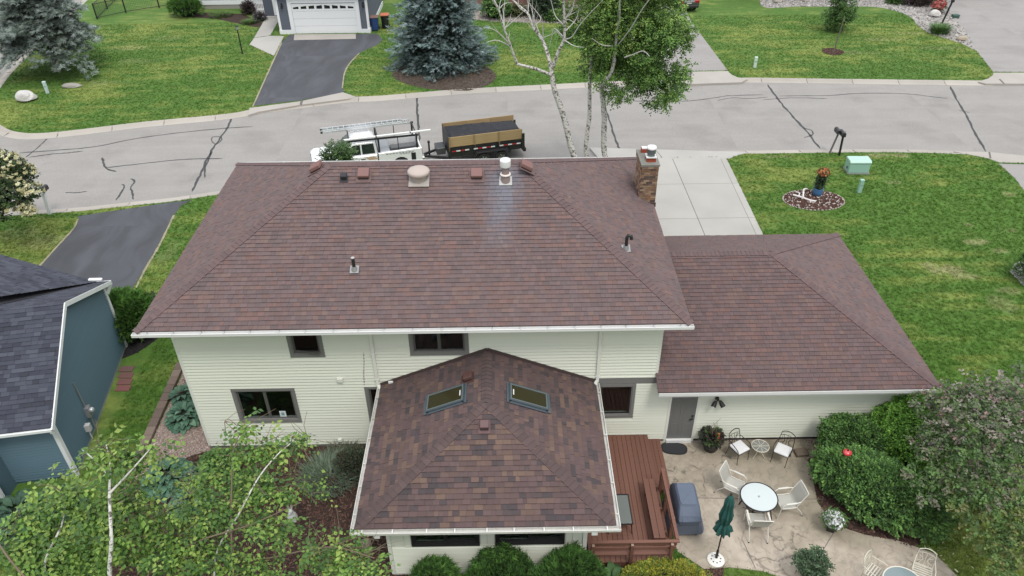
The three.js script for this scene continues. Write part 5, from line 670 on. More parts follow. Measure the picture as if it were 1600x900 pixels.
{ // leafy birch beside it, two trunks
  const base = [4.75, 0, -33.4], t = worldThing('birch_tree', 'green leafy birch with two white trunks beside the bare one', 'tree', base);
  const T1 = [base, [4.65, 1.5, -33.4], [3.752, 2.556, -33.4], [3.77, 4.73, -33.4], [3.704, 6.702, -33.4], [3.891, 8.546, -33.4], [4.155, 10.147, -33.4]], T2 = [[5.4, 0, -33], [5.35, 1.5, -33], [4.586, 2.739, -33], [4.397, 4.891, -33], [4.202, 6.255, -33]];
  limb(t, T1, .14, .05, birchBark, 'trunk', 10); limb(t, T2, .16, .11, birchBark, 'trunk', 10); limb(t, [[4.202, 6.255, -33], [4.584, 7.053, -32.8], [4.647, 8.242, -32.6], [4.666, 9.346, -32.5], [4.684, 10.403, -32.4]], .1, .04, birchBark, 'trunk'); limb(t, [[4.228, 5.808, -33], [4.395, 5.24, -32.9], [4.055, 6.481, -32.8]], .05, .03, birchBark, 'branch');
  for (const q of [[[4.656, 8.104, -32.6], [5.046, 9.251, -31.5], [5.362, 10.152, -31], [5.701, 10.763, -30.8]], [[4.541, 8.188, -32.6], [3.921, 8.58, -31.6], [3.466, 8.978, -31.2]], [[4.9, 8.064, -31.5], [5.146, 8.434, -30.8], [5.478, 8.695, -30.4], [5.691, 8.553, -30.2]], [[4.626, 8.762, -32.5], [4.509, 10.04, -31], [4.383, 10.762, -30.6]]]) limb(t, q, .03, .01, whiteTwig, 'branch', 5);
  const c = [], g1 = [[.1, .21, .035], [.13, .255, .042], [.17, .3, .055], [.06, .14, .025]], g2 = [[.22, .36, .065], [.17, .3, .055], [.28, .41, .09]];
  for (const [p, r, cc] of [[[5.318, 8.377, -33], 2.0], [[6.501, 8.111, -32.5], 1.4], [[4.603, 9.14, -33.2], 1.5], [[5.884, 9.71, -33], 1.8], [[3.443, 9.193, -34], 1.0], [[3.21, 8.087, -34], .7], [[3.949, 7.139, -33.8], .9], [[7.08, 8.626, -33], .9], [[7.487, 7.154, -32.8], .75], [[6.358, 6.599, -32.4], 1.1], [[5.42, 6.752, -32.8], 1.1], [[6.671, 5.943, -32.2], .6], [[4.646, 5.842, -32.9], .55], [[4.786, 6.942, -33.5], 1.0], [[6.801, 9.32, -33.4], 1.1], [[4.885, 10.498, -33], 2.2], [[5.592, 11.488, -33], 1.8], [[6.987, 6.599, -32], .5]]) c.push([p, r, .85, p[1] > 9 ? g2.concat(g1) : g1]);
  const c2 = []; for (const q of c) for (let i = 0; i < 5; i++) { const d = rdir(), r = q[1] * rr(.5, .95); c2.push([[q[0][0] + d.x * r, q[0][1] + d.y * r * .85, q[0][2] + d.z * r], q[1] * rr(.32, .52), .9, q[3]]); } clumpCrown(t, c2, 9500, [sprig(7, .3, .08, .12, .3), sprig(7, .34, .075, .11, .6)], leafMat, g1, { lift: -.08 }); twigs(t, c.map(q => q[0]), 60, 1.0, whiteTwig, { dir: [0, -.2, 0], r: .012 });
}
function spruce(label, base, H, R, y0, cols, o = {}) {
  const t = worldThing('spruce_tree', label, 'tree', base, undefined); limb(t, [base, [base[0], H * .5, base[2]], [base[0] + .1, H, base[2]]], .2, .02, greyBark, 'trunk', 9);
  const br = mb(), spots = []; const levels = o.levels ?? 30;
  for (let l = 0; l < levels; l++) { const f = l / levels, y = y0 + (H - y0 - .3) * f, len = R * Math.pow(1 - f, .85) + .25, nb = Math.round(lerp(11, 5, f)); for (let k = 0; k < nb; k++) { const a = k / nb * 6.283 + l * 1.7 + rr(-.25, .25), L = len * rr(.72, 1.12), dr = rr(.12, .34) * (o.droop ?? 1); let prev = null; const P = s => V(base[0] + Math.cos(a) * L * s, y + .25 * L * s * .3 - dr * L * s * s + (s > .8 ? .12 * L * (s - .8) * 3 : 0), base[2] + Math.sin(a) * L * s); br.tube([P(0), P(.35), P(.7), P(1)], [.035, .025, .015, .006], 4, false);
    for (let s = .22; s <= 1.001; s += .3 / L) { const p = P(Math.min(1, s)), wd = .34 * L * (1 - s) * 1.2 + .12; const kk = Math.max(1, Math.round(wd / .15)); for (let j = -kk; j <= kk; j++) spots.push([p.clone().add(V(-Math.sin(a) * j * wd / kk + rr(-.08, .08), -.1 * Math.abs(j) / kk + rr(-.12, .08), Math.cos(a) * j * wd / kk + rr(-.08, .08))), a + j / kk * .6, s]); } } }
  br.build('branch', greyBark, t, { kind: 'stuff' });
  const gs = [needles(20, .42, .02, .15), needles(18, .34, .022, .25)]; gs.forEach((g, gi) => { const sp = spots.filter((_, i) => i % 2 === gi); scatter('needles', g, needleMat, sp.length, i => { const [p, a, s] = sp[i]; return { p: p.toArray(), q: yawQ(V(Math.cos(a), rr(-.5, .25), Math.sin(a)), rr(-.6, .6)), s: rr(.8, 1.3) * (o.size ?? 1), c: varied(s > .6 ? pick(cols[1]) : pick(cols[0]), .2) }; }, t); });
  return t;
}
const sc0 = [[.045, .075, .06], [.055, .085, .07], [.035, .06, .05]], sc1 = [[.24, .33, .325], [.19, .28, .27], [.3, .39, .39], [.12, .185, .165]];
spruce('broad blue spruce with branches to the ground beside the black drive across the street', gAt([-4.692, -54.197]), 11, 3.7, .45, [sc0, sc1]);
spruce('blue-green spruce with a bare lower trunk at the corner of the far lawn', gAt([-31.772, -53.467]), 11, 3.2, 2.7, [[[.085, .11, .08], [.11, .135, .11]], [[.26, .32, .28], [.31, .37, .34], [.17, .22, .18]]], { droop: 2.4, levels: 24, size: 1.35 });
{ // young tree in its mulch ring
  const b = gAt([23.783, -55.192]), t = worldThing('young_tree', 'small young tree with bright green crown in a mulch ring on the lawn', 'tree', b); limb(t, [b, [b[0] + .1, 1.2, b[2]], [b[0] + .2, 2.6, b[2]]], .05, .025, greyBark, 'trunk', 6);
  clumpCrown(t, [[[25.684, 1.184, -60], .85], [[25.437, 0.554, -60], .6], [[26.113, 1.748, -60.2], .75], [[24.858, 1.341, -60], .45], [[25.341, 2.621, -60], .8], [[26.589, 1.317, -60], .4]].map(q => [q[0], q[1], 1.1]), 900, [sprig(6, .25, .1, .15)], leafMat, [[.06, .15, .02], [.08, .18, .03], [.045, .11, .018]]);
}
{ // cream-flowering tree by the white mailbox
  const b = gAt([-25.61, -32.684]), t = worldThing('lilac_tree', 'small tree covered in creamy blossom at the left edge beside the street', 'tree', b); limb(t, [b, [b[0], 1.5, b[2]], [b[0] + .2, 3, b[2]]], .09, .05, greyBark, 'trunk', 7);
  const cl = [[[-22.446, 3.6, -31.157], .75], [[-21.813, 3.3, -30.918], .62], [[-23.181, 3.6, -31.305], .9], [[-21.069, 2.9, -30.151], .42], [[-21.881, 3.1, -29.809], .75], [[-22.872, 3, -30.022], 1.0], [[-21.416, 2.4, -29.793], .25], [[-22.056, 2.4, -29.087], .3], [[-21.184, 2.2, -29.683], .16]]; clumpCrown(t, cl, 1700, [sprig(6, .2, .09, .13)], leafMat, [[.04, .08, .018], [.055, .1, .02], [.03, .06, .015]]);
  const bl = mb(); for (let i = 0; i < 16; i++) bl.geo(blossom(.045), new THREE.Matrix4().makeTranslation(rr(-.07, .07), rr(-.05, .05), rr(0, .2))); scatter('blossom', bl.bufgeo(), leafMat, 330, () => { const c = pick(cl), d = rdir(); d.y = Math.abs(d.y) * .9; return { p: [c[0][0] + d.x * c[1], c[0][1] + d.y * c[1] * .8, c[0][2] + d.z * c[1]], q: yawQ(d), s: rr(.7, 1.3), c: varied(pick([[.66, .63, .38], [.72, .7, .48], [.58, .54, .3]]), .12) }; }, t);
}
{ const c0 = [-7.395, 4.441, -30.6], b = [c0[0], 0, c0[2]], t = worldThing('ornamental_tree', 'leafy green treetop rising behind the roof edge in front of the pickup', 'tree', b); limb(t, [b, [b[0], 1.6, b[2]], c0], .08, .03, greyBark, 'trunk', 7); clumpCrown(t, [[[-7.305, 4.681, -30.6], .3], [[-7.496, 4.321, -30.6], .55], [[-7.054, 4.496, -30.6], .35], [[-7.87, 4.235, -30.6], .35], [[-7.509, 3.643, -30.6], .9]], 900, [sprig(6, .2, .06, .1)], leafMat, [[.06, .13, .03], [.085, .17, .04], [.045, .1, .025]]); }
{ // birch in the foreground, crown seen from above
  const b = [-5.6, 0, -6.6], t = worldThing('river_birch', 'multi-stemmed leafy birch filling the bottom left corner near the camera', 'tree', b);
  const stems = [[[b, [-5.9, 3.2, -7.2], [-7.746, 5.6, -8.655], [-7.595, 6.8, -9.085], [-7.676, 7.4, -9.651], [-7.666, 7.8, -9.962], [-7.823, 8, -10.316]], .062], [[b, [-5.2, 3, -7], [-6.371, 4.8, -9.888], [-5.757, 5.8, -10.42], [-5.383, 6.3, -10.932], [-5.034, 6.6, -11.243], [-4.743, 6.7, -11.546]], .028], [[[-5.2, 3, -7], [-5.966, 5.2, -10.069], [-5.942, 6.2, -10.769], [-5.904, 6.8, -11.295], [-5.776, 7, -11.883]], .025], [[b, [-5.4, 2.6, -6.9], [-6.868, 4.6, -9.801], [-5.242, 4.8, -9.993], [-3.865, 5, -10.096], [-2.961, 4.9, -9.883]], .03], [[b, [-6.4, 3, -7], [-9.364, 5.5, -9.168], [-9.045, 6.3, -9.857], [-9.159, 6.6, -10.498]], .05], [[[-5.9, 3.2, -7.2], [-7.582, 5, -9.47], [-6.71, 5.4, -9.938], [-5.55, 5.6, -10.245], [-4.595, 5.6, -10.807]], .03], [[[-6.4, 3, -7], [-9.783, 6, -9.123], [-10.448, 6.4, -9.73]], .035], [[[-7.663, 7.4, -9.65], [-7.347, 7.6, -10.019], [-7.012, 7.8, -10.535]], .025], [[[-7.69, 7.6, -9.869], [-8.171, 7.8, -10.228], [-8.319, 7.9, -10.303]], .02]];
  const tw = mat(.17, .13, .09, { roughness: .9 }); stems.forEach(([p, r], i) => limb(t, p, r, .01, i === 0 || i === 4 || i === 1 ? birchBark : i === 7 || i === 8 ? whiteTwig : tw, i < 2 || i === 4 ? 'trunk' : 'branch', 8));
  const cl = [[172,715,7.8,.5], [150,705,7.8,.35], [205,710,7.7,.45], [240,692,7.8,.32], [165,690,8,.25], [110,755,6.7,.55], [90,790,6.4,.7], [130,790,6.6,.6], [60,830,6,.8], [20,840,6,.8], [110,840,5.9,.8], [160,810,6.2,.7], [200,770,6.5,.6], [225,800,6,.7], [180,870,5.4,.9], [90,885,5.4,.9], [20,890,5.4,1], [250,850,5.4,.8], [290,790,5.8,.6], [310,760,6.1,.5], [340,735,6.3,.45], [365,700,6.8,.35], [384,665,7,.28], [362,660,7,.2], [405,705,6.5,.4], [430,700,6.6,.38], [455,690,6.7,.35], [475,688,6.7,.22], [380,760,6,.55], [420,765,5.9,.5], [455,760,5.8,.35], [340,800,5.6,.6], [395,820,5.5,.6], [300,850,5.2,.7], [440,830,5.4,.45], [500,765,5.6,.28], [350,870,5,.7], [420,885,4.7,.6], [480,860,5,.45], [530,840,5.1,.4], [555,865,4.9,.4], [585,885,4.8,.3], [500,895,4.7,.5], [270,890,4.9,.8], [275,740,6,.3], [540,885,4.8,.4]];
  const C = [[-7.752, 7.8, -10.171], [-8.096, 7.8, -10.341], [-7.441, 7.7, -10.336], [-7.05, 7.8, -10.536], [-7.871, 8, -10.4], [-9.044, 6.7, -10.495], [-9.262, 6.4, -10.175], [-8.599, 6.6, -10.004], [-9.646, 6, -9.862], [-10.09, 6, -9.717], [-8.991, 5.9, -9.77], [-8.342, 6.2, -9.998], [-7.889, 6.5, -10.392], [-7.672, 6, -10.3], [-8.194, 5.4, -9.658], [-9.279, 5.4, -9.452], [-10.157, 5.4, -9.394], [-7.38, 5.4, -9.95], [-6.964, 5.8, -10.608], [-6.7, 6.1, -10.867], [-6.323, 6.3, -11.125], [-5.918, 6.8, -11.295], [-5.74, 7, -11.749], [-6.072, 7, -11.851], [-5.481, 6.5, -11.469], [-5.114, 6.6, -11.462], [-4.771, 6.7, -11.547], [-4.502, 6.7, -11.578], [-5.787, 6, -10.933], [-5.255, 5.9, -10.919], [-4.828, 5.8, -11.081], [-6.325, 5.6, -10.587], [-5.524, 5.5, -10.32], [-6.809, 5.2, -10.084], [-4.91, 5.4, -10.222], [-4.246, 5.6, -11.147], [-6.124, 5, -9.9], [-5.228, 4.7, -9.859], [-4.396, 5, -10.026], [-3.743, 5.1, -10.261], [-3.386, 4.9, -10], [-2.955, 4.8, -9.75], [-4.105, 4.7, -9.685], [-7.154, 4.9, -9.68], [-7.358, 6, -11.315], [-3.564, 4.8, -9.761], [-5.5, 5.2, -6.4], [-4.2, 5, -6.6], [-7.4, 5.4, -6.2], [-6.2, 6, -5.4]];
  const R = [.5, .35, .45, .32, .25, .55, .7, .6, .8, .8, .8, .7, .6, .7, .9, .9, 1, .8, .6, .5, .45, .35, .28, .2, .4, .38, .35, .22, .55, .5, .35, .6, .6, .7, .45, .28, .7, .6, .45, .4, .4, .3, .5, .8, .3, .4, 1.2, 1, 1.2, 1.1];
  const g = [[.165, .3, .042], [.2, .34, .055], [.11, .23, .036], [.26, .39, .075], [.06, .14, .03], [.31, .42, .09], [.14, .27, .042], [.08, .18, .033]];
  const CB = []; C.forEach((c, i) => { for (let k = 0; k < 7; k++) { const d = rdir(), r = R[i] * rr(.35, .92); CB.push([[c[0] + d.x * r, c[1] + d.y * r * .65, c[2] + d.z * r], R[i] * rr(.2, .38), .7]); } }); clumpCrown(t, CB, 4700, [sprig(6, .3, .07, .115, .8), sprig(5, .34, .075, .12, 1.0), sprig(5, .24, .075, .11, .6), sprig(6, .4, .065, .1, .9)], leafM({ transmission: .35 }), g, { lift: -.3 }); twigs(t, CB.filter((_, i) => i % 3 === 0).map(q => q[0]), 240, .7, tw, { dir: [0, .1, 0], r: .009 });
}
{ // smoke-pink shrubby tree at the right
  const b = gAt([13.923, -14.582]), t = worldThing('flowering_dogwood', 'wide tree with dusty pink-grey tops and green lower leaves at the right edge', 'tree', b); for (const e of [[12.347, 2.8, -15.57], [13.459, 3.3, -15.56], [13.838, 3, -14.377], [12.284, 2.4, -14.024], [12.753, 2, -12.631]]) limb(t, [b, [lerp(b[0], e[0], .4) + .1, e[1] * .55, lerp(b[2], e[2], .4)], e], .07, .02, greyBark, 'branch', 6);
  const pk = [[.08, .14, .04], [.1, .17, .05], [.06, .11, .03], [.12, .2, .055], [.22, .19, .16], [.25, .22, .18], [.17, .17, .12], [.08, .13, .045], [.05, .09, .03], [.065, .11, .035], [.1, .15, .06], [.3, .27, .23], [.24, .15, .14]], mid = [[.095, .18, .045], [.19, .18, .12], [.07, .14, .036], [.13, .22, .06], [.2, .19, .14], [.055, .11, .03], [.1, .19, .05]], gr = [[.085, .17, .04], [.12, .21, .048], [.18, .24, .06], [.065, .12, .03], [.2, .2, .075]];
  const top = [[[12.842, 3.4, -15.858], .8], [[13.527, 3.6, -15.897], .9], [[14.133, 3.6, -15.495], .9], [[12.245, 3, -15.888], .55], [[12.688, 3.5, -14.879], .9], [[13.435, 3.5, -14.623], .9], [[12.145, 3, -14.886], .7], [[12.297, 2.8, -16.49], .35], [[15.209, 3.4, -16.475], .8], [[14.259, 3.4, -14.465], .9], [[11.613, 2.6, -15.03], .45]], m2 = [[[12.6, 3.1, -14.081], .8], [[11.827, 2.6, -14.315], .6], [[13.47, 3, -13.704], .9], [[12.05, 2.5, -13.611], .6], [[11.3, 2.1, -14.187], .4], [[12.695, 2.7, -13.323], .8], [[11.384, 2, -13.71], .35]], lo = [[[13.024, 2.5, -12.85], .8], [[12.143, 2.2, -12.897], .5], [[12.382, 2, -12.241], .55], [[12.832, 2, -11.847], .7], [[12.439, 1.8, -11.435], .5], [[12.008, 2.2, -13.319], .4], [[13.431, 2.4, -12.316], .9]];
  clumpCrown(t, [...top.map(q => [...q, .7, pk]), ...m2.map(q => [...q, .7, mid]), ...lo.map(q => [...q, .7, gr])].map(q => [q[0], q[1] * .8, q[2], q[3]]), 3000, [sprig(6, .26, .075, .11, .3), sprig(5, .2, .08, .12, .2)], leafMat, mid, { lift: .15 }); twigs(t, [...top, ...m2].map(q => q[0]), 60, .5, greyBark, { r: .008 });
}
// shrubs
const yew = [[.04, .11, .018], [.058, .145, .022], [.08, .18, .03], [.03, .075, .014]], boxw = [[.08, .19, .038], [.11, .24, .048], [.16, .3, .065], [.05, .12, .026]], lime = [[.055, .15, .02], [.075, .18, .025], [.09, .2, .03], [.045, .115, .018]];
const G3 = (p, y = 0) => [p[0], y, p[1]];
bush('round_shrub', 'smallest clipped evergreen below the first sunroom window', 'shrub', [-2.12, 0, -12.1], [.56, .66, .5], yew, { n: 1300, needle: true, leaf: 1.1, lump: .2 }); bush('round_shrub', 'rounded evergreen below the middle of the sunroom wall', 'shrub', [-.36, 0, -12.0], [.82, .86, .66], yew, { n: 2600, needle: true, leaf: 1.1, lump: .3 }); bush('round_shrub', 'rounded evergreen at the sunroom corner beside the deck', 'shrub', [1.56, 0, -12.0], [.74, .86, .66], yew, { n: 2600, needle: true, leaf: 1.1, lump: .3 });
bush('gold_shrub', 'low golden-yellow shrub along the foot of the deck', 'shrub', [4.0, 0, -12.25], [1.15, .42, .42], [[.33, .33, .03], [.25, .29, .03], [.15, .22, .03], [.4, .38, .05]], { n: 1500, leaf: .8, lump: .25 });
hosta('leafy_plant', 'broad-leaved green plant between the clipped shrub and the deck', [2.65, 0, -12.2], .5, 60, [[.045, .11, .03], [.06, .14, .035]], { len: .4, h: 1.4 }); bush('spreading_shrub', 'pale lime shrub beside the broad-leaved plant under the deck', 'shrub', [3.05, 0, -12.0], [.4, .36, .34], [[.2, .26, .04], [.12, .2, .03]], { n: 400, leaf: .8 });
bush('boxwood', 'dark glossy rounded shrub against the garage wall', 'shrub', G3([10.726, -16.751]), [.95, .85, .8], boxw, { n: 3000, leaf: .9, lump: .3 }); bush('hedge', 'long dark leafy hedge beside the patio with the red feeder over it', 'hedge', G3([10.818, -14.876]), [1.8, .82, .82], boxw, { n: 5600, leaf: 1, lump: .3, ry: -.74 }); bush('hedge', 'brighter green hedge behind the dark one by the garage corner', 'hedge', G3([12.531, -16.823]), [1.35, 1.12, 1.1], [[.15, .34, .04], [.18, .39, .05], [.22, .43, .06], [.1, .24, .03]], { n: 5000, leaf: .9, lump: .3, ry: -.5 });
grassClump('daylily', 'dark grassy clump between the patio edge and the hedge', G3([10.102, -15.25]), .55, .55, 380, [[.03, .075, .02], [.045, .1, .025]]); grassClump('daylily', 'dark grassy clump behind the white petunias', G3([10.35, -14.51]), .5, .5, 320, [[.03, .075, .02], [.045, .1, .025]]); grassClump('daylily', 'small grassy clump near the square garden stone', G3([9.878, -16.082]), .4, .45, 220, [[.035, .08, .02], [.045, .1, .025]]);
bush('arborvitae', 'bright feathery evergreen beside the black drive and blue house', 'shrub', G3([-14.952, -23.672]), [1.0, .95, 1.0], lime, { n: 2600, needle: true, leaf: 1.7, lump: .18 });
const hc = [[.075, .18, .11], [.095, .21, .135], [.055, .14, .085], [.13, .24, .155]];
hosta('hosta', 'blue-green hosta clump against the house corner on the gravel', G3([-11.188, -18.948]), .62, 150, hc); hosta('hosta', 'smaller hosta behind the corner clump beside the edging', G3([-11.696, -19.998]), .4, 70, hc, { len: .28 }); hosta('hosta', 'large blue-green hosta on the mulch below the gravel', G3([-10.849, -16.229]), .8, 190, hc); hosta('hosta', 'hosta half hidden under the birch leaves', G3([-9.827, -15.266]), .6, 110, hc); hosta('hosta', 'dark green hosta bank under the blue house wall', G3([-14.694, -14.768]), 1.1, 260, [[.03, .085, .05], [.04, .1, .055], [.05, .12, .065]], { spots: [[0, 0, 1], [-.9, .2, .9], [.8, -.35, .7], [-.3, .9, .9]], len: .4 });
grassClump('catmint', 'grey-green tufted plants beside the sunroom wall', G3([-5.799, -16.233]), 1.35, .5, 1500, [[.2, .27, .19], [.15, .22, .15], [.25, .31, .23], [.09, .15, .07]], { cat: 'plant', w: .009 }); grassClump('catmint', 'brown-tipped tufts at the back of the grey-green planting', G3([-5.537, -17.075]), .8, .45, 420, [[.14, .14, .08], [.1, .13, .08]], { cat: 'plant', w: .009 });
bush('low_shrub', 'dark low shrub hidden under the sunroom eave', 'shrub', G3([-5.041, -16.557]), [.5, .35, .5], [[.05, .08, .04], [.06, .06, .03]], { n: 400 });
bush('low_shrub', 'green ground plant under the birch on the mulch', 'shrub', G3([-8.09, -15.721]), [.6, .3, .45], boxw, { n: 500 }); bush('low_shrub', 'green ground plant in the middle of the mulch bed', 'shrub', G3([-9.356, -16.641]), [.55, .3, .4], boxw, { n: 450 });
bush('round_shrub', 'fine-leaved bush at the end of the grey house bed', 'shrub', G3([-27.012, -66.556]), [1.35, .8, .9], lime, { n: 1000, needle: true, leaf: 2 });
grassClump('perennials', 'low light green perennials in front of the grey house', G3([-24.154, -66.421]), 1.6, .3, 420, [[.1, .18, .03], [.07, .14, .03]], { cat: 'plant', w: .03 }); grassClump('perennials', 'low light green perennials beside the front walk', G3([-21.159, -64.323]), 1.0, .3, 320, [[.1, .19, .03], [.08, .15, .03]], { cat: 'plant', w: .03 });
bush('purple_shrub', 'small mauve shrub beside the front walk', 'shrub', G3([-20.433, -64.99]), [.35, .25, .3], [[.08, .06, .08], [.06, .05, .05]], { n: 160, leaf: 1.4 }); bush('purple_shrub', 'dark purple shrub beside the porch rail', 'shrub', G3([-21.891, -66.866]), [.4, .5, .4], [[.03, .01, .015], [.04, .015, .02]], { n: 200, leaf: 1.4 });
bush('round_shrub', 'green bush at the left end of the brick house bed', 'shrub', G3([-0.911, -64.787]), [1.0, .9, .8], boxw, { n: 500, leaf: 2 }); bush('round_shrub', 'large dark bush in front of the brick wall', 'shrub', G3([3.229, -64.771]), [1.3, 1.0, .9], [[.025, .055, .02], [.035, .075, .025]], { n: 700, leaf: 2 }); bush('round_shrub', 'small yellow-green bush on the pebble bed', 'shrub', G3([3.756, -63.691]), [.5, .35, .4], lime, { n: 220, leaf: 1.6 }); bush('round_shrub', 'olive bush between the birch branches on the pebble bed', 'shrub', G3([0.847, -65.241]), [.7, .4, .5], [[.12, .13, .035], [.09, .11, .03]], { n: 280, leaf: 1.6 });
bush('barberry', 'dark burgundy rounded bush at the top right corner of the gravel', 'shrub', G3([35.221, -66.934]), [1.4, .55, .8], [[.03, .016, .014], [.045, .022, .018]], { n: 600, leaf: 1.8 }); bush('round_shrub', 'small bright green shrub beside the burgundy bush', 'shrub', G3([33.21, -67.226]), [.55, .3, .4], lime, { n: 220, leaf: 1.6 });
grassClump('ornamental_grass', 'bright green grass clump beside the lamp post', G3([33.346, -59.211]), 1.0, .75, 600, [[.07, .16, .03], [.095, .2, .04], [.05, .12, .025]], { w: .03 });
bush('round_shrub', 'tip of an evergreen at the right edge of the near lawn', 'shrub', G3([22.339, -26.305]), [.9, .7, .8], yew, { n: 700, needle: true, leaf: 1.3 });

// loose stuff: grass blades, bark chips, pebbles
{ const b = mb(); for (let i = 0; i < 5; i++) { const a = i / 5 * 6.283 + .4, r = .035, x = Math.cos(a) * r, z = Math.sin(a) * r, w = .011, tx = -Math.sin(a) * w, tz = Math.cos(a) * w; b.tri(V(x * .4 - tx, 0, z * .4 - tz), V(x * .4 + tx, 0, z * .4 + tz), V(x * 1.5, .055 + .02 * (i % 3), z * 1.5)); }
  const boxes = [[-10.1, -27, 4.6, -17.5], [4.4, -25.4, 12.6, -17.5], [-3.5, -17.6, 2.1, -12.6], [-27, -26, -13.8, -15.8]].map(q => [[q[0], q[1]], [q[2], q[1]], [q[2], q[3]], [q[0], q[3]]]); const all = [...paved.slice(0), ...boxes], bb = all.map(p => [Math.min(...p.map(q => q[0])), Math.max(...p.map(q => q[0])), Math.min(...p.map(q => q[1])), Math.max(...p.map(q => q[1]))]);
  const blocked = p => { for (let i = 0; i < all.length; i++) { const k = bb[i]; if (p[0] > k[0] && p[0] < k[1] && p[1] > k[2] && p[1] < k[3] && inside(p, all[i])) return true; } return false; };
  const g = scatter('grass', b.bufgeo(), new THREE.MeshStandardMaterial({ roughness: 1, side: THREE.DoubleSide }), 420000, () => { const u = rnd(), z = -8.5 - 56 * Math.pow(u, 1.35), w = 8 - z * .78, x = rr(-w, w); if (blocked([x, z])) return null; const c = lawnAt(x, z), k = rr(.95, 1.3); return { p: [x, -.006, z], e: [rr(-.25, .25), rr(0, 6.28), rr(-.25, .25)], s: [rr(1, 1.7), rr(.5, 1.25), rr(1, 1.7)], c: [c[0] * k, c[1] * k, c[2] * k] }; });
  tag(g, 'short mown lawn grass around the houses', 'grass', null, 'stuff'); }
function litter(name, label, cat, geo, m, n, poly, y, fn) { const x0 = Math.min(...poly.map(q => q[0])), x1 = Math.max(...poly.map(q => q[0])), z0 = Math.min(...poly.map(q => q[1])), z1 = Math.max(...poly.map(q => q[1])); const o = scatter(name, geo, m, n, () => { const p = [rr(x0, x1), rr(z0, z1)]; if (!inside(p, poly)) return null; return { p: [p[0], y, p[1]], ...fn(p) }; }); tag(o, label, cat, null, 'stuff'); return o; }
const chip = mb().box(0, 0, 0, .09, .014, .03).bufgeo(), peb = new THREE.IcosahedronGeometry(.5, 0), chipM = new THREE.MeshStandardMaterial({ roughness: 1 });
const chips = (label, poly, n, y, cols, s = 1) => litter('bark_chips', label, 'bark chips', chip, chipM, n, poly, y, () => ({ e: [rr(-.5, .5), rr(0, 6.28), rr(-.5, .5)], s: s * rr(.5, 1.4), c: varied(pick(cols), .3) })), stones = (label, poly, n, y, cols, s) => litter('gravel', label, 'gravel', peb, chipM, n, poly, y, () => { const k = s * rr(.6, 1.4); return { e: [rr(0, 6), rr(0, 6), rr(0, 6)], s: [k, k * .6, k * .8], c: varied(pick(cols), .25) }; });
const bark = [[.075, .036, .028], [.055, .027, .022], [.1, .05, .038], [.035, .02, .016], [.13, .08, .06]];
chips('dark red bark mulch under the foreground birch', leftMulch, 26000, .02, bark); chips('red bark mulch between the patio and hedge', patioMulch, 9000, .018, bark); chips('bark mulch in the round flower bed', frontBed, 2600, .04, [[.09, .04, .03], [.07, .032, .025], [.12, .06, .045]]); chips('bark mulch below the sunroom shrubs', goldBed, 5000, .02, bark); chips('black mulch around the feathery evergreen', rubberBed, 3500, .018, [[.016, .015, .017], [.028, .026, .028]]); chips('bark in the young tree ring', treeRing, 700, .02, bark, 1.4); chips('brown needle litter under the blue spruce', spruceMulch, 3000, .014, [[.1, .075, .055], [.07, .05, .04]], 1.4);
stones('pinkish gravel beside the house corner', gravelBed, 9000, .022, [[.36, .27, .23], [.28, .2, .17], [.45, .37, .32], [.22, .17, .15]], .05); stones('grey stones of the bed at the top right', topGravel, 9000, .03, [[.4, .38, .36], [.3, .28, .27], [.5, .47, .44], [.22, .21, .2]], .16); stones('pebbles in the brick house bed', houseBed, 3500, .03, [[.42, .38, .34], [.32, .29, .26], [.25, .22, .2]], .14); stones('grey stones at the right edge of the near lawn', rightGravel, 900, .03, [[.42, .4, .38], [.32, .3, .29]], .09);
stones('white pebbles mixed into the round flower bed', frontBed, 260, .045, [[.55, .52, .48], [.42, .38, .35], [.6, .58, .55]], .08);
chips('fallen pale leaves on the shaded grass beside the patio', [[11.535, -13.506], [12.212, -14.614], [13.194, -15.07], [13.047, -12.847], [12.668, -12.45], [12.059, -12.661]], 60, .05, [[.4, .38, .25], [.3, .33, .15]], .9);

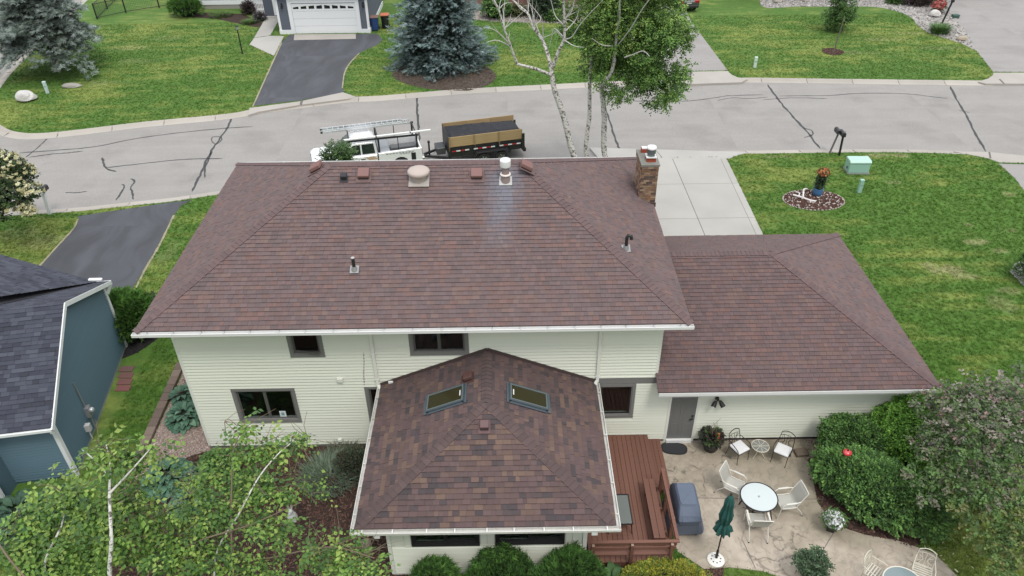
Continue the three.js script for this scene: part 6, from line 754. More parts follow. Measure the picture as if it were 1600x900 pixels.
// ---------- deck, patio and garden things ----------
const deckWood = vmat({ color: lin(.19, .088, .062), map: T.wood, roughness: .7 });
{ const d = worldThing('deck', 'reddish brown timber deck with bench and rails beside the sunroom', 'deck', [3.2, 0, -15.2]), x0 = 2.08, x1 = 4.42, z0 = -17.56, z1 = -12.8, top = .37, n = 16, w = (x1 - x0) / n;
  const wd = (f) => { const b = mb(), t = rr(.88, 1.1); b.color(t, t, t); return f(b); };
  for (let i = 0; i < n; i++) wd(b => b.rbox(x0 + (i + .5) * w, top - .014, (z0 + z1) / 2, w - .009, .028, z1 - z0, .004)).build('deck_board', deckWood, d);
  mb().span(x0, x1, .02, top - .03, z1 - .06, z1 - .02).span(x1 - .06, x1 - .02, .02, top - .03, z0, z1 - .06).build('rim_board', deckWood, d); mb().span(x0, x1, .0, .1, z0, z1 - .1).build('joist_shade_slab', mat(.05, .03, .025), d);  // low dark slab: its colour stands in for the shade below the boards
  for (let i = 0; i < 3; i++) wd(b => b.rbox(4.5 + i * .135, .18 - .014, -16.5, .128, .028, 2.1, .004)).build('step_board', deckWood, d); mb().span(4.44, 4.84, .02, .15, -17.5, -15.48).build('step_riser', deckWood, d);
  const rail = (a, b, wdt, h, nm) => wd(q => q.bar(a, b, wdt, h)).build(nm, deckWood, d);
  for (const x of [2.14, 3.2, 4.28]) wd(b => b.span(x - .045, x + .045, .02, 1.2, z1 + .0, z1 + .09)).build('rail_post', deckWood, d); for (const z of [-13.6, -14.5, -15.3]) wd(b => b.span(x1 - .02, x1 + .07, .02, 1.2, z - .045, z + .045)).build('rail_post', deckWood, d);
  for (const z of [-13.62, -14.52, -15.32]) mb().box(x1 + .04, 1.22, z, .08, .03, .08).build('post_cap', mat(.35, .25, .2), d); for (const x of [2.14, 3.2, 4.28]) mb().box(x, 1.205, z1 + .045, .07, .03, .07).build('post_cap', mat(.35, .25, .2), d);
  rail([x0, 1.255, z1 - .02], [x1 + .06, 1.255, z1 - .02], .09, .03, 'top_rail'); rail([x1 + .02, 1.256, z1 - .08], [x1 + .02, 1.256, -15.36], .09, .03, 'top_rail'); rail([x0, 1.17, z1 - .02], [x1, 1.17, z1 - .02], .03, .12, 'rail'); rail([x1, 1.17, z1 - .08], [x1, 1.17, -15.36], .03, .12, 'rail'); rail([x0, .98, z1 - .02], [x1, .98, z1 - .02], .03, .09, 'rail'); rail([x1, .98, z1 - .08], [x1, .98, -15.36], .03, .09, 'rail'); rail([x0, .74, z1 - .07], [x1 - .1, .74, z1 - .07], .2, .035, 'bench_rail');
  for (let i = 0; i < 2; i++) wd(b => b.rbox(3.98 + i * .17, .8, -14.3, .16, .035, 2.1, .005)).build('bench_seat', deckWood, d); for (const z of [-13.5, -14.3, -15.1]) mb().span(3.95, 4.3, .37, .78, z - .04, z + .04).build('bench_leg', deckWood, d);
}
const iron = mat(.022, .022, .024, { roughness: .5, metalness: .3 }), sling = mat(.5, .49, .44, { roughness: .9, map: T.grain }), chairFrame = mat(.62, .6, .54, { roughness: .45 }), glassTop = new THREE.MeshPhysicalMaterial({ color: lin(.62, .7, .7), roughness: .12, transmission: .35, thickness: 0, ior: 1.5 }), cushion = mat(.84, .84, .84, { roughness: .95, map: T.grain });
{ const p = [3.247, 0.82, -14.254], t = thing('glass_table', 'glass-topped table with dark frame on the deck half under the eave', 'table', [p[0] - .2, .37, p[2]]); mb().rbox(0, .44, 0, .62, .012, 1.0, .005).build('glass', new THREE.MeshPhysicalMaterial({ color: lin(.2, .22, .21), roughness: .1, transmission: .2, thickness: 0 }), t); const f = mb(); f.bar([-.33, .44, -.52], [.33, .44, -.52], .03, .03).bar([-.33, .44, .52], [.33, .44, .52], .03, .03).bar([-.33, .44, -.52], [-.33, .44, .52], .03, .03).bar([.33, .44, -.52], [.33, .44, .52], .03, .03).build('table_frame', iron, t); for (const x of [-.3, .3]) for (const z of [-.48, .48]) mb().tube([[x, .43, z], [x * 1.06, .2, z * 1.04], [x * 1.15, 0, z * 1.08]], .016, 6).build('leg', iron, t); }
{ const p = [5, -13.711], t = thing('covered_grill', 'barbecue under a blue-grey fitted cover beside the deck', 'grill', [p[0], .03, p[1] - .72]), N = 22, b = mb(), R = [], prof = [[.0, .52, .62], [.1, .5, .63], [.42, .42, .64], [.5, .36, .66], [.66, .35, .69], [.8, .335, .6], [1.0, .29, .42], [1.06, .24, .38]]; // height, half width, half length
  const rowAt = ([y, wx, wz], k) => Array.from({ length: N * 4 }, (_, i) => { const a = i / (N * 4) * 6.2832, c = Math.cos(a), s = Math.sin(a), e = .22, f = 1 + .035 * (fbm(i * .35, k * .9, 3, 501) - .5) * 2; return V(Math.sign(c) * Math.pow(Math.abs(c), e) * wx * f, y + .16 + .012 * (fbm(i * .4, k, 2, 503) - .5), Math.sign(s) * Math.pow(Math.abs(s), e) * wz * f); });
  prof.forEach((q, k) => R.push(rowAt(q, k))); for (let k = 0; k < R.length - 1; k++) for (let i = 0; i < N * 4; i++) { const j = (i + 1) % (N * 4); b.quad(R[k][i], R[k + 1][i], R[k + 1][j], R[k][j]); } b.poly(R[R.length - 1].slice().reverse()); b.build('cover', mat(.1, .125, .175, { roughness: .55 }), t); for (const x of [-.3, .3]) for (const z of [-.5, .5]) mb().span(x - .03, x + .03, .0, .2, z - .03, z + .03).build('leg', iron, t); mb().box(0, .7, .69, .5, .012, .02).build('strap', mat(.06, .07, .09), t); }
// umbrella, closed
{ const p = [5.688, -13.061], u = thing('patio_umbrella', 'closed dark green patio umbrella on a white cast base', 'umbrella', [p[0], .03, p[1]]); const g = []; const base = mb().lathe(0, 0, 0, [[.24, 0], [.25, .02], [.22, .045], [.08, .07], [.05, .12], [0, .12]], 24).build('base', mat(.72, .71, .66, { roughness: .6 }), u); for (let k = 0; k < 16; k++) { const a = k / 16 * 6.283, r = k % 2 ? .19 : .13; mb().cyl(Math.cos(a) * r, k % 2 ? .032 : .052, Math.sin(a) * r, .025, .022, .012, 8).build('opening', mat(.04, .04, .04), base); }
  mb().cyl(0, .1, 0, .022, .022, 2.75, 8).build('pole', iron, u); mb().cyl(0, .1, 0, .04, .035, .35, 10).build('sleeve', iron, u);
  const N = 32, prof = [[1.3, .19], [1.36, .215], [1.55, .17], [1.66, .1], [1.75, .13], [2.0, .165], [2.2, .13], [2.28, .115], [2.5, .12], [2.72, .07], [2.8, .02]], rows = prof.map(([y, r], k) => Array.from({ length: N }, (_, i) => { const a = i / N * 6.283, f = 1 + .28 * Math.sin(i / N * 6.283 * 8 + k * .15) * Math.min(1, (2.85 - y) * 2.2) + .1 * (h2(i >> 1, k, 7) - .5), yy = k === 0 ? y - .06 * Math.cos(i / N * 6.283 * 8) : y; return V(Math.cos(a) * r * f, yy, Math.sin(a) * r * f); })); const b = mb(); for (let k = 0; k < rows.length - 1; k++) for (let i = 0; i < N; i++) { const j = (i + 1) % N; b.quad(rows[k][i], rows[k + 1][i], rows[k + 1][j], rows[k][j]); } b.build('canopy', mat(.018, .085, .075, { roughness: .85 }), u); mb().lathe(0, 1.63, 0, [[.11, 0], [.115, .02], [.11, .04]], 16).build('tie', mat(.015, .07, .062), u); mb().ball(0, 2.83, 0, .035).build('finial', iron, u); }
{ const p = [7.232, 0.73, -14.688], t = thing('patio_table', 'round patio table with pale frosted glass top and dark rim', 'table', [p[0], .03, p[2]]); mb().lathe(0, .69, 0, [[0, 0], [.52, 0], [.525, .008], [0, .012]], 40).build('glass_top', new THREE.MeshPhysicalMaterial({ color: lin(.6, .66, .66), roughness: .16, transmission: .12, thickness: 0 }), t); mb().geo(new THREE.TorusGeometry(.535, .02, 8, 44), new THREE.Matrix4().makeTranslation(0, .692, 0).multiply(new THREE.Matrix4().makeRotationX(Math.PI / 2))).build('rim', iron, t); mb().lathe(0, .7, 0, [[.03, 0], [.035, .008], [.012, .012]], 14).build('hole_ring', mat(.35, .35, .35), t); for (let k = 0; k < 4; k++) { const a = k / 4 * 6.283 + .6; mb().tube([[Math.cos(a) * .42, .68, Math.sin(a) * .42], [Math.cos(a) * .4, .4, Math.sin(a) * .4], [Math.cos(a) * .5, 0, Math.sin(a) * .5]], .02, 7).build('leg', iron, t); } mb().geo(new THREE.TorusGeometry(.36, .012, 6, 30), new THREE.Matrix4().makeTranslation(0, .38, 0).multiply(new THREE.Matrix4().makeRotationX(Math.PI / 2))).build('brace_ring', iron, t); }
function slingChair(label, p, turn) { // faces local +z
  const t = thing('sling_chair', label, 'chair', [p[0], .03, p[2]], turn, 'pale sling chairs round the patio table'), tube = (pts, n) => mb().tube(curve(pts, 4), .017, 7).build(n, chairFrame, t); const sag = (v, k) => -k * Math.sin(v * Math.PI);
  const sh = (rows, nm) => { const b = mb(), P = (i, j) => { const u = j / 8, [y, z] = rows[i]; return V(lerp(-.24, .24, u), y + sag(u, .025) * (i > 5 ? 0 : 1), z + (i > 5 ? sag(u, .02) : 0)); }; for (let i = 0; i < rows.length - 1; i++) for (let j = 0; j < 8; j++) { b.quad(P(i, j), P(i, j + 1), P(i + 1, j + 1), P(i + 1, j)); } return b.build(nm, sling, t); };
  sh([[.43, .24], [.42, .16], [.41, .05], [.4, -.05], [.4, -.14], [.42, -.2], [.47, -.24]], 'seat'); sh([[.47, -.24], [.55, -.27], [.65, -.3], [.75, -.335], [.85, -.37], [.92, -.395], [.96, -.42], [.98, -.44]], 'backrest');
  for (const s of [-1, 1]) { const x = s * .265; tube([[x, 0, -.45], [x, .2, -.36], [x, .42, -.2], [x, .7, -.3], [x, .98, -.44]], 'back_frame'); tube([[x, .02, .33], [x * 1.02, .3, .3], [x * 1.1, .58, .26], [x * 1.12, .64, .1], [x * 1.1, .65, -.15], [x, .66, -.3]], 'arm'); tube([[x, .43, .25], [x, .41, 0], [x, .42, -.2]], 'seat_rail'); mb().rbox(s * .295, .655, .02, .055, .025, .34, .01).build('armrest', chairFrame, t); mb().tube([[x, 0, -.45], [x, .03, -.44]], .022, 7).build('foot', iron, t); }
  tube([[-.265, .98, -.44], [0, .99, -.445], [.265, .98, -.44]], 'top_bar'); tube([[-.265, .41, .26], [.265, .41, .26]], 'cross_bar'); return t; }
slingChair('pale sling chair on the far side of the round table nearest the umbrella top', [6.697, 0.42, -15.386], .95); slingChair('pale sling chair on the hedge side of the round table', [8.118, 0.42, -14.734], -1.45); slingChair('pale sling chair with its back turned on the near side of the round table', [7.056, 0.42, -14.044], Math.PI - .06);
function ironChair(label, p, turn, m, pad, group) { const t = thing('iron_chair', label, 'chair', [p[0], .03, p[2]], turn, group), tb = (pts, n, r = .011) => mb().tube(curve(pts, 4), r, 6).build(n, m, t);
  for (const s of [-1, 1]) { const x = s * .23; tb([[x, 0, .25], [x, .25, .22], [x, .44, .22]], 'leg'); tb([[x, 0, -.3], [x, .25, -.24], [x, .44, -.22], [x * .98, .7, -.28], [x * .9, .9, -.33]], 'leg'); tb([[x, .44, .2], [x * 1.18, .6, .2], [x * 1.2, .66, .08], [x * 1.1, .67, -.1], [x, .68, -.28]], 'arm', .013); }
  tb([[-.21, .9, -.33], [-.1, .96, -.345], [0, .98, -.35], [.1, .96, -.345], [.21, .9, -.33]], 'top_rail', .014); tb([[-.22, .78, -.3], [-.1, .83, -.315], [.1, .83, -.315], [.22, .78, -.3]], 'back_scroll', .008); for (const x of [-.12, 0, .12]) tb([[x, .46, -.23], [x * .6, .64, -.27], [x * 1.1, .82, -.31]], 'back_bar', .008); for (const s of [-1, 1]) tb([[s * .2, .5, -.24], [s * .05, .62, -.265], [s * .18, .74, -.295]], 'back_scroll', .008);
  const f = mb(); f.tube([[-.23, .44, .22], [.23, .44, .22]], .011, 6).tube([[-.23, .44, -.22], [.23, .44, -.22]], .011, 6).tube([[-.23, .44, -.22], [-.23, .44, .22]], .011, 6).tube([[.23, .44, -.22], [.23, .44, .22]], .011, 6).build('seat_frame', m, t); if (!pad) for (let k = 0; k < 6; k++) mb().bar([-.22, .442, -.18 + k * .075], [.22, .442, -.18 + k * .075], .03, .008).build('seat_slat', m, t); else mb().rbox(0, .485, .01, .46, .075, .45, .03, 0, 4).build('cushion', cushion, t); return t; }
ironChair('black iron chair with white cushion between the flower pot and small side table', [7.226, 0.47, -16.828], .5, iron, true, 'black iron chairs with white cushions by the garage wall'); ironChair('black iron chair with white cushion nearest the hedge by the garage wall', [8.576, 0.47, -16.693], -.6, iron, true, 'black iron chairs with white cushions by the garage wall');
const ivory = mat(.6, .57, .48, { roughness: .5 });
{ const p = [7.915, 0.48, -16.887], t = thing('side_table', 'small cream metal side table between the two cushioned chairs', 'table', [p[0], .03, p[2]]); mb().geo(new THREE.TorusGeometry(.27, .014, 6, 32), new THREE.Matrix4().makeTranslation(0, .46, 0).multiply(new THREE.Matrix4().makeRotationX(Math.PI / 2))).build('rim', ivory, t); for (let k = 0; k < 4; k++) { const a = k / 4 * Math.PI; mb().bar([Math.cos(a) * .26, .46, Math.sin(a) * .26], [-Math.cos(a) * .26, .46, -Math.sin(a) * .26], .012, .01).build('spoke', ivory, t); } mb().lathe(0, .45, 0, [[0, 0], [.25, 0], [.25, .005], [0, .006]], 28).build('glass_top', new THREE.MeshPhysicalMaterial({ color: lin(.6, .62, .6), roughness: .1, transmission: .75, thickness: 0 }), t); for (let k = 0; k < 3; k++) { const a = k / 3 * 6.283 + .5; mb().tube([[Math.cos(a) * .2, .45, Math.sin(a) * .2], [Math.cos(a) * .08, .2, Math.sin(a) * .08], [Math.cos(a) * .22, 0, Math.sin(a) * .22]], .012, 6).build('leg', ivory, t); } }
{ const p = [5.27, -17.243], t = thing('door_mat', 'black oval rubber mat in front of the grey garage door', 'mat', [p[0], .031, p[1]], -.12), o = []; for (let i = 0; i < 36; i++) { const a = i / 36 * 6.283, c = Math.cos(a), s = Math.sin(a); o.push([Math.sign(c) * Math.pow(Math.abs(c), .7) * .43, Math.sign(s) * Math.pow(Math.abs(s), .8) * .26]); } mb().geo(slabGeo(o, .016, .016)).build('mat', mat(.018, .019, .022, { roughness: .85 }), t); mb().geo(slabGeo(o.map(q => [q[0] * .88, q[1] * .84]), .02, .005)).build('ribbed_centre', mat(.03, .031, .035, { roughness: .9 }), t); }
function pot(t, prof, m, soilY, r) { mb().lathe(0, 0, 0, prof, 22).build('pot', m, t); mb().lathe(0, soilY, 0, [[0, .01], [r, 0]], 16).build('soil', M.soil, t); }
function foliageBall(t, c, r, n, cols, geo, fl) { scatter('foliage', geo, leafMat, n, () => { const d = rdir(); d.y = d.y * .8 + .25; const q = r * Math.pow(rnd(), .5); return { p: [c[0] + d.x * q, c[1] + d.y * q * .8, c[2] + d.z * q], q: yawQ(d.add(rdir().multiplyScalar(.5)), rr(-1, 1)), s: rr(.7, 1.3), c: varied(pick(cols), .25) }; }, t); if (fl) scatter('flowers', fl[0], leafMat, fl[1], () => { const d = fl[3] ? V(rr(.2, 1), rr(.2, .8), rr(-.2, .7)).normalize() : rdir(); d.y = Math.abs(d.y); return { p: [c[0] + d.x * r * 1.02, c[1] + d.y * r * .85, c[2] + d.z * r * 1.02], q: yawQ(d.clone().add(rdir().multiplyScalar(.4))), s: rr(.8, 1.3), c: varied(pick(fl[2]), .15) }; }, t); }
const blm = r => { const b = mb(); b.geo(blossom(r)).geo(blossom(r * .7), new THREE.Matrix4().makeTranslation(0, 0, .01).multiply(new THREE.Matrix4().makeRotationZ(.6))); return b.bufgeo(); };
{ const p = [6.438, -17.219], t = thing('flower_pot', 'dark pot of purple-leaved plants with red blooms beside the garage door', 'flower pot', [p[0], .03, p[1]]); pot(t, [[0, 0], [.2, 0], [.27, .34], [.3, .36], [.3, .42], [.27, .42], [.25, .36]], mat(.03, .028, .028, { roughness: .5 }), .36, .26); foliageBall(t, [0, .5, 0], .25, 190, [[.025, .02, .018], [.03, .045, .018], [.05, .1, .02], [.04, .015, .02]], sprig(5, .14, .08, .11), [blm(.1), 34, [[.55, .03, .015], [.5, .05, .03], [.6, .35, .1]], true]); for (let k = 0; k < 5; k++) mb().tube([[0, .5, 0], [rr(-.1, .1), .9, rr(-.1, .1)], [rr(-.25, .25), 1.2, rr(-.2, .2)]], .006, 4).build('stem', mat(.25, .22, .15), t); }
{ const p = [9.266, -14.03], t = thing('petunia_planter', 'dark square planter overflowing with white petunias at the patio edge', 'planter', [p[0], .03, p[1]], .3); mb().lathe(0, 0, 0, [[0, 0], [.15, 0], [.2, .3], [.215, .32], [.215, .36], [.18, .36]], 4).build('pot', mat(.035, .033, .04, { roughness: .5 }), t); foliageBall(t, [0, .42, 0], .27, 240, [[.06, .15, .03], [.1, .2, .04]], sprig(5, .11, .05, .08), [blm(.06), 165, [[.84, .84, .85], [.78, .78, .8]]]); }
{ const p = [8.092, -12.43], t = thing('potted_shrub', 'grey-green bushy potted plant at the lower edge of the patio', 'potted plant', [p[0], .03, p[1]]); pot(t, [[0, 0], [.17, 0], [.2, .3], [.22, .32], [.2, .34]], mat(.04, .035, .03), .3, .19); foliageBall(t, [0, .62, 0], .34, 360, [[.07, .13, .06], [.1, .17, .08], [.05, .095, .045]], sprig(6, .2, .045, .1)); }
{ const p = [10.027, 1.45, -15.696], t = worldThing('hanging_feeder', 'round red glass feeder hanging on an iron hook above the hedge', 'bird feeder', [p[0] - .1, 0, p[2]]); mb().tube(curve([[p[0] - .12, 0, p[2] - .05], [p[0] - .12, 1.2, p[2] - .05], [p[0] - .12, 1.75, p[2] - .05], [p[0] - .06, 1.88, p[2] - .02], [p[0], 1.85, p[2]], [p[0], 1.78, p[2]]], 4), .008, 5).build('hook', iron, t); mb().lathe(p[0], p[1] - .1, p[2], [[0, 0], [.1, .02], [.135, .08], [.12, .14], [.05, .18], [0, .18]], 20).build('globe', new THREE.MeshPhysicalMaterial({ color: lin(.6, .05, .06), roughness: .15, clearcoat: 1 }), t); mb().cyl(p[0], p[1] + .08, p[2], .03, .02, .04, 10).tube([[p[0], p[1] + .1, p[2]], [p[0], 1.78, p[2]]], .004, 4).build('cap', iron, t); }
{ const p = [9.322, -16.941], t = thing('garden_stone', 'flat brown square stone at the end of the garage wall', 'stone', [p[0], .03, p[1]], .1); mb().rbox(0, .06, 0, .42, .12, .3, .03).build('stone', mat(.15, .115, .085, { map: T.dirt }), t); }
{ const p = [10.265, 0.72, -11.783], t = thing('oval_table', 'grey glass table with white rim cut by the bottom edge of the view', 'table', [p[0], .03, p[2]]); mb().lathe(0, .69, 0, [[0, 0], [.5, 0], [.5, .01], [0, .012]], 36).build('glass_top', new THREE.MeshPhysicalMaterial({ color: lin(.22, .28, .29), roughness: .12, transmission: .15, thickness: 0 }), t); mb().geo(new THREE.TorusGeometry(.515, .022, 8, 40), new THREE.Matrix4().makeTranslation(0, .692, 0).multiply(new THREE.Matrix4().makeRotationX(Math.PI / 2))).build('rim', ivory, t); for (let k = 0; k < 4; k++) { const a = k / 4 * 6.283 + .8; mb().tube([[Math.cos(a) * .42, .68, Math.sin(a) * .42], [Math.cos(a) * .46, 0, Math.sin(a) * .46]], .02, 6).build('leg', ivory, t); } const wch = 'cream iron chairs round the lower glass table'; ironChair('cream iron chair with scrolled back left of the lower glass table', [9.773, 0.46, -12.291], .75, ivory, false, wch); ironChair('cream iron chair with scrolled back at the lawn side of the lower glass table', [11.067, 0.46, -12.308], -.5, ivory, false, wch); }
// left side: edging blocks, stepping pavers, stone, rabbit
{ const a = [-12.348, -21.792], b = [-12.131, -16.46], L = Math.hypot(a[0] - b[0], a[1] - b[1]), t = worldThing('block_edging', 'row of brown concrete edging blocks between the side lawn and gravel', 'edging', [b[0], 0, b[1]]), n = Math.round(L / .42), ang = Math.atan2(-(b[1] - a[1]), b[0] - a[0]); const bm = [mat(.19, .14, .115, { map: T.conc }), mat(.16, .12, .1, { map: T.conc }), mat(.22, .17, .14, { map: T.conc })]; for (let i = 0; i < n; i++) { const k = (i + .5) / n; mb().rbox(lerp(a[0], b[0], k), .07, lerp(a[1], b[1], k), L / n - .012, .16, .3, .02, ang + rr(-.03, .03)).build('block', pick(bm), t); } const c = [-11.999, -13.932], L2 = Math.hypot(c[0] - b[0], c[1] - b[1]), a2 = Math.atan2(-(c[1] - b[1]), c[0] - b[0]), n2 = Math.round(L2 / .42); for (let i = 0; i < n2; i++) { const k = (i + .5) / n2; mb().rbox(lerp(b[0], c[0], k), .07, lerp(b[1], c[1], k), L2 / n2 - .012, .16, .3, .02, a2 + rr(-.04, .04)).build('block', pick(bm), t); } }
const pv = [[-14.326, -21.586], [-14.209, -21.231], [-14.118, -20.884], [-14.029, -20.544]]; ['dull red paver nearest the black mulch beside the blue house', 'dull red paver second from the black mulch beside the blue house', 'dull red paver third from the black mulch beside the blue house', 'dull red paver farthest from the black mulch beside the blue house'].forEach((l, i) => { const t = thing('paver', l, 'paver', [pv[i][0], .0, pv[i][1]], rr(-.06, .06), 'red pavers beside the blue house'); mb().rbox(0, .01, 0, .52, .05, .3, .012).build('slab', mat(.17 + .02 * i, .095, .09, { map: T.conc }), t); });
{ const p = [-4.29, -13.749], t = thing('round_stone', 'smooth pale round stone on the mulch by the sunroom corner', 'stone', [p[0], 0, p[1]]); const g = new THREE.IcosahedronGeometry(.17, 3); g.scale(1, .75, .9); mb().geo(g, new THREE.Matrix4().makeTranslation(0, .09, 0)).build('stone', mat(.4, .32, .25, { map: T.dirt }), t); }
{ const p = [-6.61, -14.687], t = thing('rabbit_statue', 'small white rabbit statue standing on the dark mulch', 'statue', [p[0], 0, p[1]]), s = mat(.66, .67, .64, { roughness: .7, map: T.dirt }); const b = mb(); b.lathe(0, 0, 0, [[0, 0], [.14, 0], [.16, .1], [.13, .24], [.08, .34], [.05, .38], [0, .39]], 16).ball(0, .42, .03, .085, 1.05, 12, 9).ball(0, .4, .1, .04, .9).ball(-.09, .06, .1, .05, .7).ball(.09, .06, .1, .05, .7).build('body', s, t); for (const k of [-1, 1]) mb().tube([[k * .035, .48, .01], [k * .055, .58, -.01], [k * .06, .68, -.02], [k * .055, .74, -.015]], [.022, .034, .028, .006], 8).build('ear', s, t); }
// front yard
{ const p = [15.507, -33.969], t = thing('blue_pot', 'glazed blue pot with tall orange-flowered plant in the round bed', 'flower pot', [p[0], .03, p[1]]); pot(t, [[0, 0], [.16, 0], [.23, .12], [.25, .28], [.22, .36], [.25, .4], [.25, .43], [.21, .42]], new THREE.MeshPhysicalMaterial({ color: lin(.05, .17, .34), roughness: .3, clearcoat: .6 }), .38, .2); for (const [y, r, n] of [[.55, .18, 110], [.8, .17, 110], [1.02, .17, 100]]) foliageBall(t, [.04 * y, y, -.04 * y], r, n, [[.02, .05, .015], [.03, .07, .02]], sprig(5, .14, .05, .09)); foliageBall(t, [.08, 1.22, -.05], .27, 50, [[.05, .09, .02]], sprig(4, .12, .04, .08), [blm(.07), 60, [[.5, .16, .06], [.55, .24, .1], [.42, .13, .06]]]); }
{ const p = [14.784, -33.727], t = worldThing('driftwood', 'bleached white forked driftwood lying in the round bed', 'driftwood', [p[0], .03, p[1]]), w = mat(.66, .63, .6, { roughness: .8 }); const q = (x, y, h) => [p[0] + x, h, p[1] + y]; mb().tube(curve([q(-.5, -.2, .1), q(-.15, .05, .09), q(.2, .35, .08), q(.45, .42, .06)], 4), .05, 7).tube(curve([q(-.1, .1, .12), q(.0, -.2, .2), q(.12, -.5, .24), q(.32, -.62, .2)], 4), .045, 7).tube(curve([q(-.25, -.05, .12), q(-.2, -.25, .18), q(-.32, -.4, .16)], 4), .03, 6).build('branch', w, t); }
{ const c = [15.197, -33.518], t = worldThing('stone_edging', 'oval ring of small pale edging stones round the flower bed', 'edging', [c[0], 0, c[1]]), ms = [mat(.3, .26, .22), mat(.22, .19, .165), mat(.38, .34, .3)], n = 50; for (let i = 0; i < n; i++) { const a = i / n * 6.283; mb().rbox(c[0] + Math.cos(a) * 1.5, .025, c[1] + Math.sin(a) * 1.03, .13, .05, .07, .02, -a + Math.PI / 2 + rr(-.2, .2), 1).build('stone', pick(ms), t); } }
const mint = mat(.3, .5, .41, { roughness: .5 });
{ const p = [18.457, -36.316], t = thing('transformer_box', 'pale mint green utility transformer box on the front lawn', 'utility box', [p[0], 0, p[1] - .25], -.04); mb().span(-.58, .58, 0, .06, -.42, .42).build('pad', mat(.2, .21, .18), t); mb().rbox(0, .36, 0, 1.08, .6, .66, .03).build('cabinet', mint, t); mb().geo(sideShape([[-.36, .0], [.36, 0], [.36, .05], [.28, .13], [-.28, .13], [-.36, .05]], [], 1.12, .02), new THREE.Matrix4().makeTranslation(0, .62, 0).multiply(new THREE.Matrix4().makeRotationY(Math.PI / 2))).build('lid', mat(.4, .6, .52, { roughness: .45 }), t); mb().box(-.57, .3, .1, .04, .12, .1).build('latch', mat(.15, .18, .17), t); }
function pedestal(label, p, h, m) { const t = thing('utility_pedestal', label, 'utility post', [p[0], 0, p[1]]); mb().rbox(0, h / 2, 0, .2, h, .16, .03).build('post', m, t); mb().rbox(0, h - .03, 0, .215, .12, .175, .03).build('cap', m, t); mb().box(0, h * .62, .082, .12, .1, .006).build('plate', mat(.25, .38, .33), t); }
pedestal('mint green utility post just below the transformer box', [17.739, -34.236], .72, mint); pedestal('pale utility post on the far lawn beside the old drive', [17.261, -52.268], .75, mat(.55, .66, .58)); pedestal('pale utility post beside the white boulder on the far lawn', [-30.566, -49.344], .8, mat(.5, .62, .6));
function mailbox(label, p, lean, m, pm, o = {}) { const t = thing('mailbox', label, 'mailbox', [p[0], 0, p[1]], o.turn ?? 0), h = o.h ?? 1.15; mb().bar([0, -.05, 0], [lean, h, 0], o.w ?? .09, o.w ?? .09, [0, 0, 1]).build('post', pm, t); const g = new THREE.Shape(); g.moveTo(-.1, 0); g.lineTo(.1, 0); g.lineTo(.1, .13); g.absarc(0, .13, .1, 0, Math.PI); g.lineTo(-.1, 0); const e = new THREE.ExtrudeGeometry(g, { depth: .5, bevelEnabled: true, bevelSize: .008, bevelThickness: .008, bevelSegments: 1, curveSegments: 8 }); e.translate(lean, h, -.4); mb().geo(e).build('box', m, t); mb().box(lean, h + .02, -.14, .17, .025, .6).build('bracket', pm, t); mb().box(lean + .115, h + .18, -.1, .01, .1, .03).build('flag', mat(.4, .03, .03), t); }
mailbox('black mailbox on the thinner leaning post by the street in front of the lawn', [17.823, -38.792], .22, mat(.03, .03, .035, { roughness: .35 }), mat(.16, .15, .14), { w: .075 }); mailbox('black mailbox on the straight black post by the street', [18.238, -38.459], -.05, mat(.025, .025, .028, { roughness: .35 }), iron); mailbox('black mailbox on a stout white post beside the black drive at left', [-22.769, -33.284], .1, mat(.025, .025, .03, { roughness: .35 }), mat(.75, .76, .77), { w: .14, h: 1.2 });
{ const p = [-19.657, -56.735], t = thing('lamp_post', 'black lamp post with small glass lantern on the far lawn', 'lamp post', [p[0], 0, p[1]]); mb().cyl(0, 0, 0, .05, .04, 1.75, 10).cyl(0, 0, 0, .09, .05, .12, 10).build('post', iron, t); mb().cyl(0, 1.78, 0, .08, .12, .22, 6).build('lantern_glass', mat(.4, .43, .43, { roughness: .2 }), t); mb().lathe(0, 2.0, 0, [[.15, 0], [.03, .09], [0, .1]], 8).cyl(0, 1.75, 0, .1, .1, .03, 8).build('lantern_cap', iron, t); }
{ const p = [34.57, -61.419], t = thing('garden_lamp', 'slim black lamp post leaning above the ornamental grass in the gravel bed', 'lamp post', [p[0], 0, p[1]]); mb().bar([0, 0, 0], [.3, 1.75, 0], .1, .1, [0, 0, 1]).build('post', iron, t); mb().box(.32, 1.8, 0, .2, .18, .2).build('lantern', iron, t); }
function bin(label, p, mB, mL) { const t = thing('wheeled_bin', label, 'bin', [p[0], .015, p[1]], .05); mb().geo(new THREE.CylinderGeometry(.46, .36, .95, 4, 1), new THREE.Matrix4().makeTranslation(0, .55, 0).multiply(new THREE.Matrix4().makeScale(.9, 1, 1.05)).multiply(new THREE.Matrix4().makeRotationY(Math.PI / 4))).build('tub', mB, t); mb().rbox(0, 1.07, 0, .66, .08, .76, .03).build('lid', mL, t); mb().tube([[-.25, 1.0, -.42], [.25, 1.0, -.42]], .025, 6).build('handle', mL, t); for (const s of [-1, 1]) mb().geo(new THREE.CylinderGeometry(.12, .12, .06, 14), new THREE.Matrix4().makeTranslation(s * .28, .12, -.28).multiply(new THREE.Matrix4().makeRotationZ(Math.PI / 2))).build('wheel', rubber, t); }
bin('blue wheeled bin with brown lid beside the grey garage', [-10.449, -61.895], mat(.03, .07, .22, { roughness: .5 }), mat(.2, .12, .1)); bin('black wheeled bin with orange lid beside the blue bin', [-9.698, -62.44], mat(.02, .02, .022, { roughness: .5 }), mat(.5, .16, .09)); 
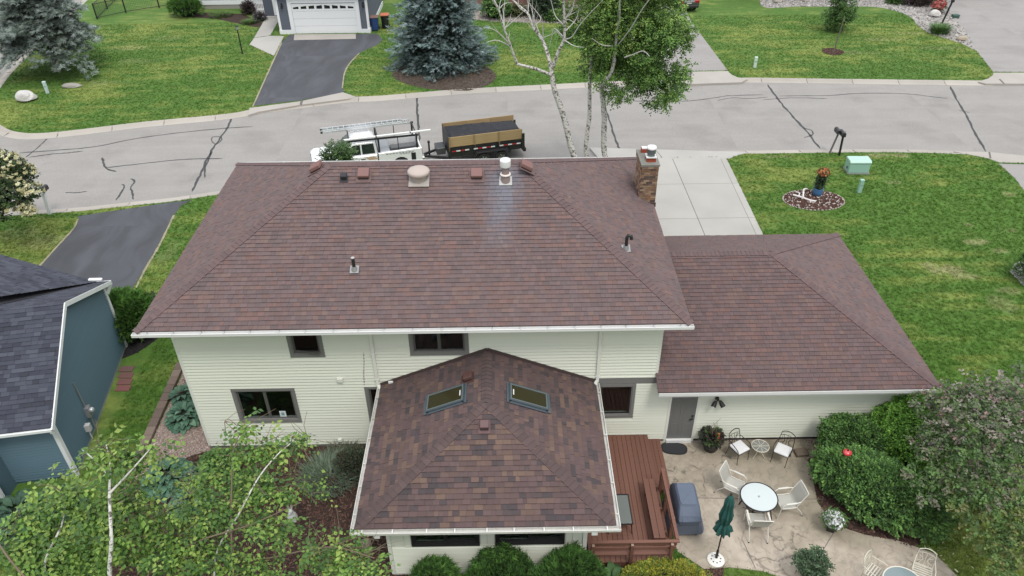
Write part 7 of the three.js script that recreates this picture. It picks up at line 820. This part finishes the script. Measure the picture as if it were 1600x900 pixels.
{ const p = [-31.332, -48.158], t = thing('boulder', 'white boulder on the corner of the far lawn', 'boulder', [p[0], 0, p[1]]), g = new THREE.IcosahedronGeometry(.62, 4), a = g.attributes.position; for (let i = 0; i < a.count; i++) { const v = V(a.getX(i), a.getY(i), a.getZ(i)), k = .75 + .5 * fbm(v.x * 2.1 + 7, v.y * 2.1 + v.z * 1.7 + 5, 3, 601); a.setXYZ(i, v.x * k, Math.max(-.1, v.y * k * .75), v.z * k * .8); } g.computeVertexNormals(); mb().geo(g, new THREE.Matrix4().makeTranslation(0, .22, 0)).build('stone', mat(.62, .6, .58, { map: T.dirt }), t); const q = [-29.45, -50.447], u = thing('flat_rock', 'low flat grey rock near the corner spruce', 'rock', [q[0], 0, q[1]]); const h = g.clone(); h.scale(1.05, .42, .6); mb().geo(h, new THREE.Matrix4().makeTranslation(0, .08, 0)).build('stone', mat(.36, .34, .31, { map: T.dirt }), u); const r = [34.942, -63.456], w = thing('white_rock', 'white rock in front of the red flowers in the gravel bed', 'rock', [r[0], 0, r[1]]), h2g = g.clone(); h2g.scale(.75, .8, .7); mb().geo(h2g, new THREE.Matrix4().makeTranslation(0, .2, 0)).build('stone', mat(.65, .63, .6, { map: T.dirt }), w); const s = [34.285, -57.484], x = thing('tan_rock', 'tan rock at the tip of the gravel bed by the wide drive', 'rock', [s[0], 0, s[1]]), h3 = g.clone(); h3.scale(.7, .5, .55); mb().geo(h3, new THREE.Matrix4().makeTranslation(0, .12, 0)).build('stone', mat(.42, .36, .28, { map: T.dirt }), x); [[23.482, -68.095], [25.952, -68.367], [28.385, -67.853]].forEach((e, i) => { const y = thing('pale_rock', ['pale rock at the round end of the top gravel bed', 'pale rock between two others in the top gravel bed', 'pale rock behind the young tree crown in the gravel bed'][i], 'rock', [e[0], 0, e[1]]), k = g.clone(); k.scale(.6, .6, .5); mb().geo(k, new THREE.Matrix4().makeTranslation(0, .14, 0)).build('stone', mat(.5, .46, .4, { map: T.dirt }), y); }); }
{ const p = [35.628, -64.493], t = thing('red_planter', 'clump of red and pink flowers in the top right gravel bed', 'flowers', [p[0], 0, p[1]]); mb().lathe(0, 0, 0, [[0, 0], [.3, 0], [.38, .3], [.34, .3]], 16).build('pot', mat(.25, .2, .17), t); foliageBall(t, [0, .5, 0], .55, 120, [[.08, .06, .03], [.06, .1, .03]], sprig(5, .25, .08, .13), [blm(.12), 90, [[.45, .08, .07], [.5, .16, .14]]]); }
{ const p = [36.415, -63.037], t = thing('green_box', 'small dark green box low in the gravel bed', 'box', [p[0], 0, p[1]]); mb().rbox(0, .12, 0, .5, .24, .4, .03).build('box', mat(.05, .1, .08), t); mb().rbox(0, .25, 0, .54, .05, .44, .02).build('lid', mat(.06, .12, .1), t); }

renderer.render(scene, camera);
